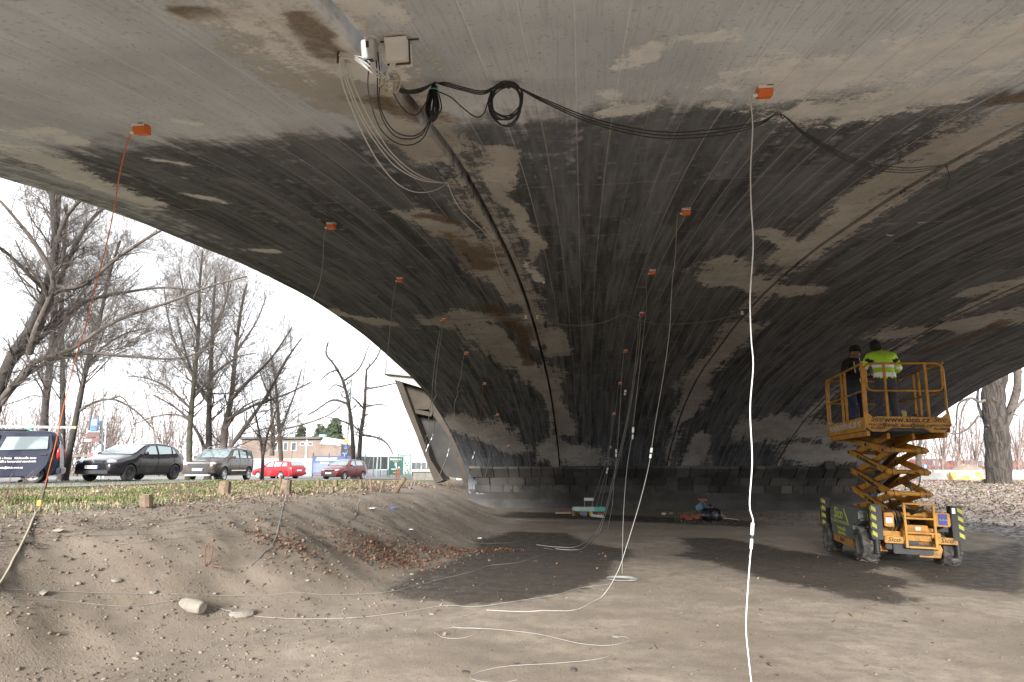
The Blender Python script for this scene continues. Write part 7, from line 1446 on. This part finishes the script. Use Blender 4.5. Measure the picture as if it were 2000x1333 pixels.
n_ = 2400; cq = [G(a, b) for a, b in ((690, 1070), (745, 1082), (800, 1082), (850, 1080), (900, 1077), (780, 1095), (560, 1065), (960, 1074))]; ci = SR.integers(0, len(cq), n_); x = np.array([cq[i].x for i in ci]) + SR.normal(size=n_) * .33; y = np.array([cq[i].y for i in ci]) + SR.normal(size=n_) * .22; k = x < 0; scatter_mesh('leaf_litter', cen_at(x[k], y[k], .012), (.013 + .014 * SR.random(n_))[k], LV, LF, M_LEAFO, .5, 1, 'rusty leaves gathered at the foot of the bank by the damp patch', 'leaves')
n_ = 26000; x = 12.2 + 16 * SR.random(n_); y = 14 + 30 * SR.random(n_) ** 1.1; k = SR.random(n_) < smooth(12.0, 14.5, x + 1.2 * fbm(x * .5, y * .5, 3)); x, y = x[k], y[k]; scatter_mesh('leaf_litter', cen_at(x, y, .02), .03 + .035 * SR.random(len(x)), LV, LF, M_LEAFP, .5, 1, 'pale fallen leaves covering the bank on the right', 'leaves')
n_ = 260; x = SR.uniform(-5.5, 5, n_); y = SR.uniform(4.2, 13, n_); scatter_mesh('leaf_litter', cen_at(x, y, .008), .012 + .016 * SR.random(n_), LV, LF, M_LEAF, .4, 1, 'single dead leaves and crumbs on the open floor', 'leaves')
# grass
M_GRASS = tone_mat('short_grass', ((.04, .064, .013), (.068, .105, .024), (.11, .14, .044))); M_DRY = tone_mat('dry_grass', ((.17, .13, .075), (.28, .22, .14), (.38, .31, .21)))
BV = [(-.09, 0, 0), (.09, 0, 0), (.04, .12, .6), (.0, .3, 1.0)]; BF = [(0, 1, 2, 3)]
n_ = 110000; y = 5 + 26 * SR.random(n_) ** 1.1; xcr = np.interp(y / S, [-2, 6, 10, 20, 30, 40], [-6.9, -6.7, -6.5, -6.9, -8.0, -9]) * S; x = xcr - .2 - SR.random(n_) * (2 + y * .5); gm = fbm(x * .55, y * .55, 3); xe = (xcr - x) / (2 + y * .5); k = (gm > -.2) & (SR.random(n_) < (.36 + gm * 1.6) * np.clip(.15 + 3 * xe + 1.2 * fbm(x * .9, y * .9, 2), 0, 1))
scatter_mesh('grass', cen_at(x[k], y[k], -.005), (.035 + .045 * SR.random(n_))[k], BV, BF, M_GRASS, 0, 1, 'short green grass on the raised strip in front of the cars', 'grass', True)
k2 = (~k) & (SR.random(n_) < .16); scatter_mesh('grass', cen_at(x[k2], y[k2], -.005), (.03 + .045 * SR.random(n_))[k2], BV, BF, M_DRY, 0, 1, 'dry straw-coloured grass along the edge of the parking road', 'grass', True)
n_ = 7000; x = 14 + 13 * SR.random(n_); y = 18 + 24 * SR.random(n_); gm = fbm(x * .4 + 8, y * .4, 3); k = gm > .12; scatter_mesh('grass', cen_at(x[k], y[k], -.005), (.06 + .07 * SR.random(n_))[k], BV, BF, M_GRASS, 0, 1, 'patches of green grass among the leaves on the right bank', 'grass', True)
# twiggy cut shoots in the grass
def shoots(px, py, n, h, label):
    q = G(px, py); B = n; p0 = np.array(tuple(q))[None] + np.concatenate([SR.normal(size=(B, 2)) * .18, np.zeros((B, 1))], 1); d = SR.normal(size=(B, 3)) * .35; d[:, 2] = 1; H = h * (.4 + .8 * SR.random(B)); ss = np.linspace(0, 1, 4)
    p = p0[:, None, :] + d[:, None] * H[:, None, None] * ss[None, :, None]; r = np.full((B, 1), .008) * np.array([1, .8, .6, .3])[None]; v, f = batch_tubes(p, r, 4); p2, r2 = spawn(p, r, 2, .5, .7, .2, 0, minr=.003); v2, f2 = batch_tubes(p2, r2, 3)
    return tag(obj('twiggy_shoots', mesh_np('twiggy_shoots', [v, v2], [f, f2], M_BARKS), None), label, 'shrub', 'cut shrubs in the grass', 'stuff')
for a in ((345, 980, 22, .30, 'twiggy cut shrub below the gap between black and brown cars'), (15, 985, 26, .35, 'brown twiggy shrub at the left frame edge'), (735, 960, 26, .38, 'tangle of cut shoots near the abutment'), (880, 955, 40, .45, 'low brown brushwood at the abutment foot'), (700, 955, 14, .3, 'small tuft of cut shoots below the lamp posts'), (690, 1000, 12, .18, 'dry twigs lying on top of the bank')): shoots(*a)
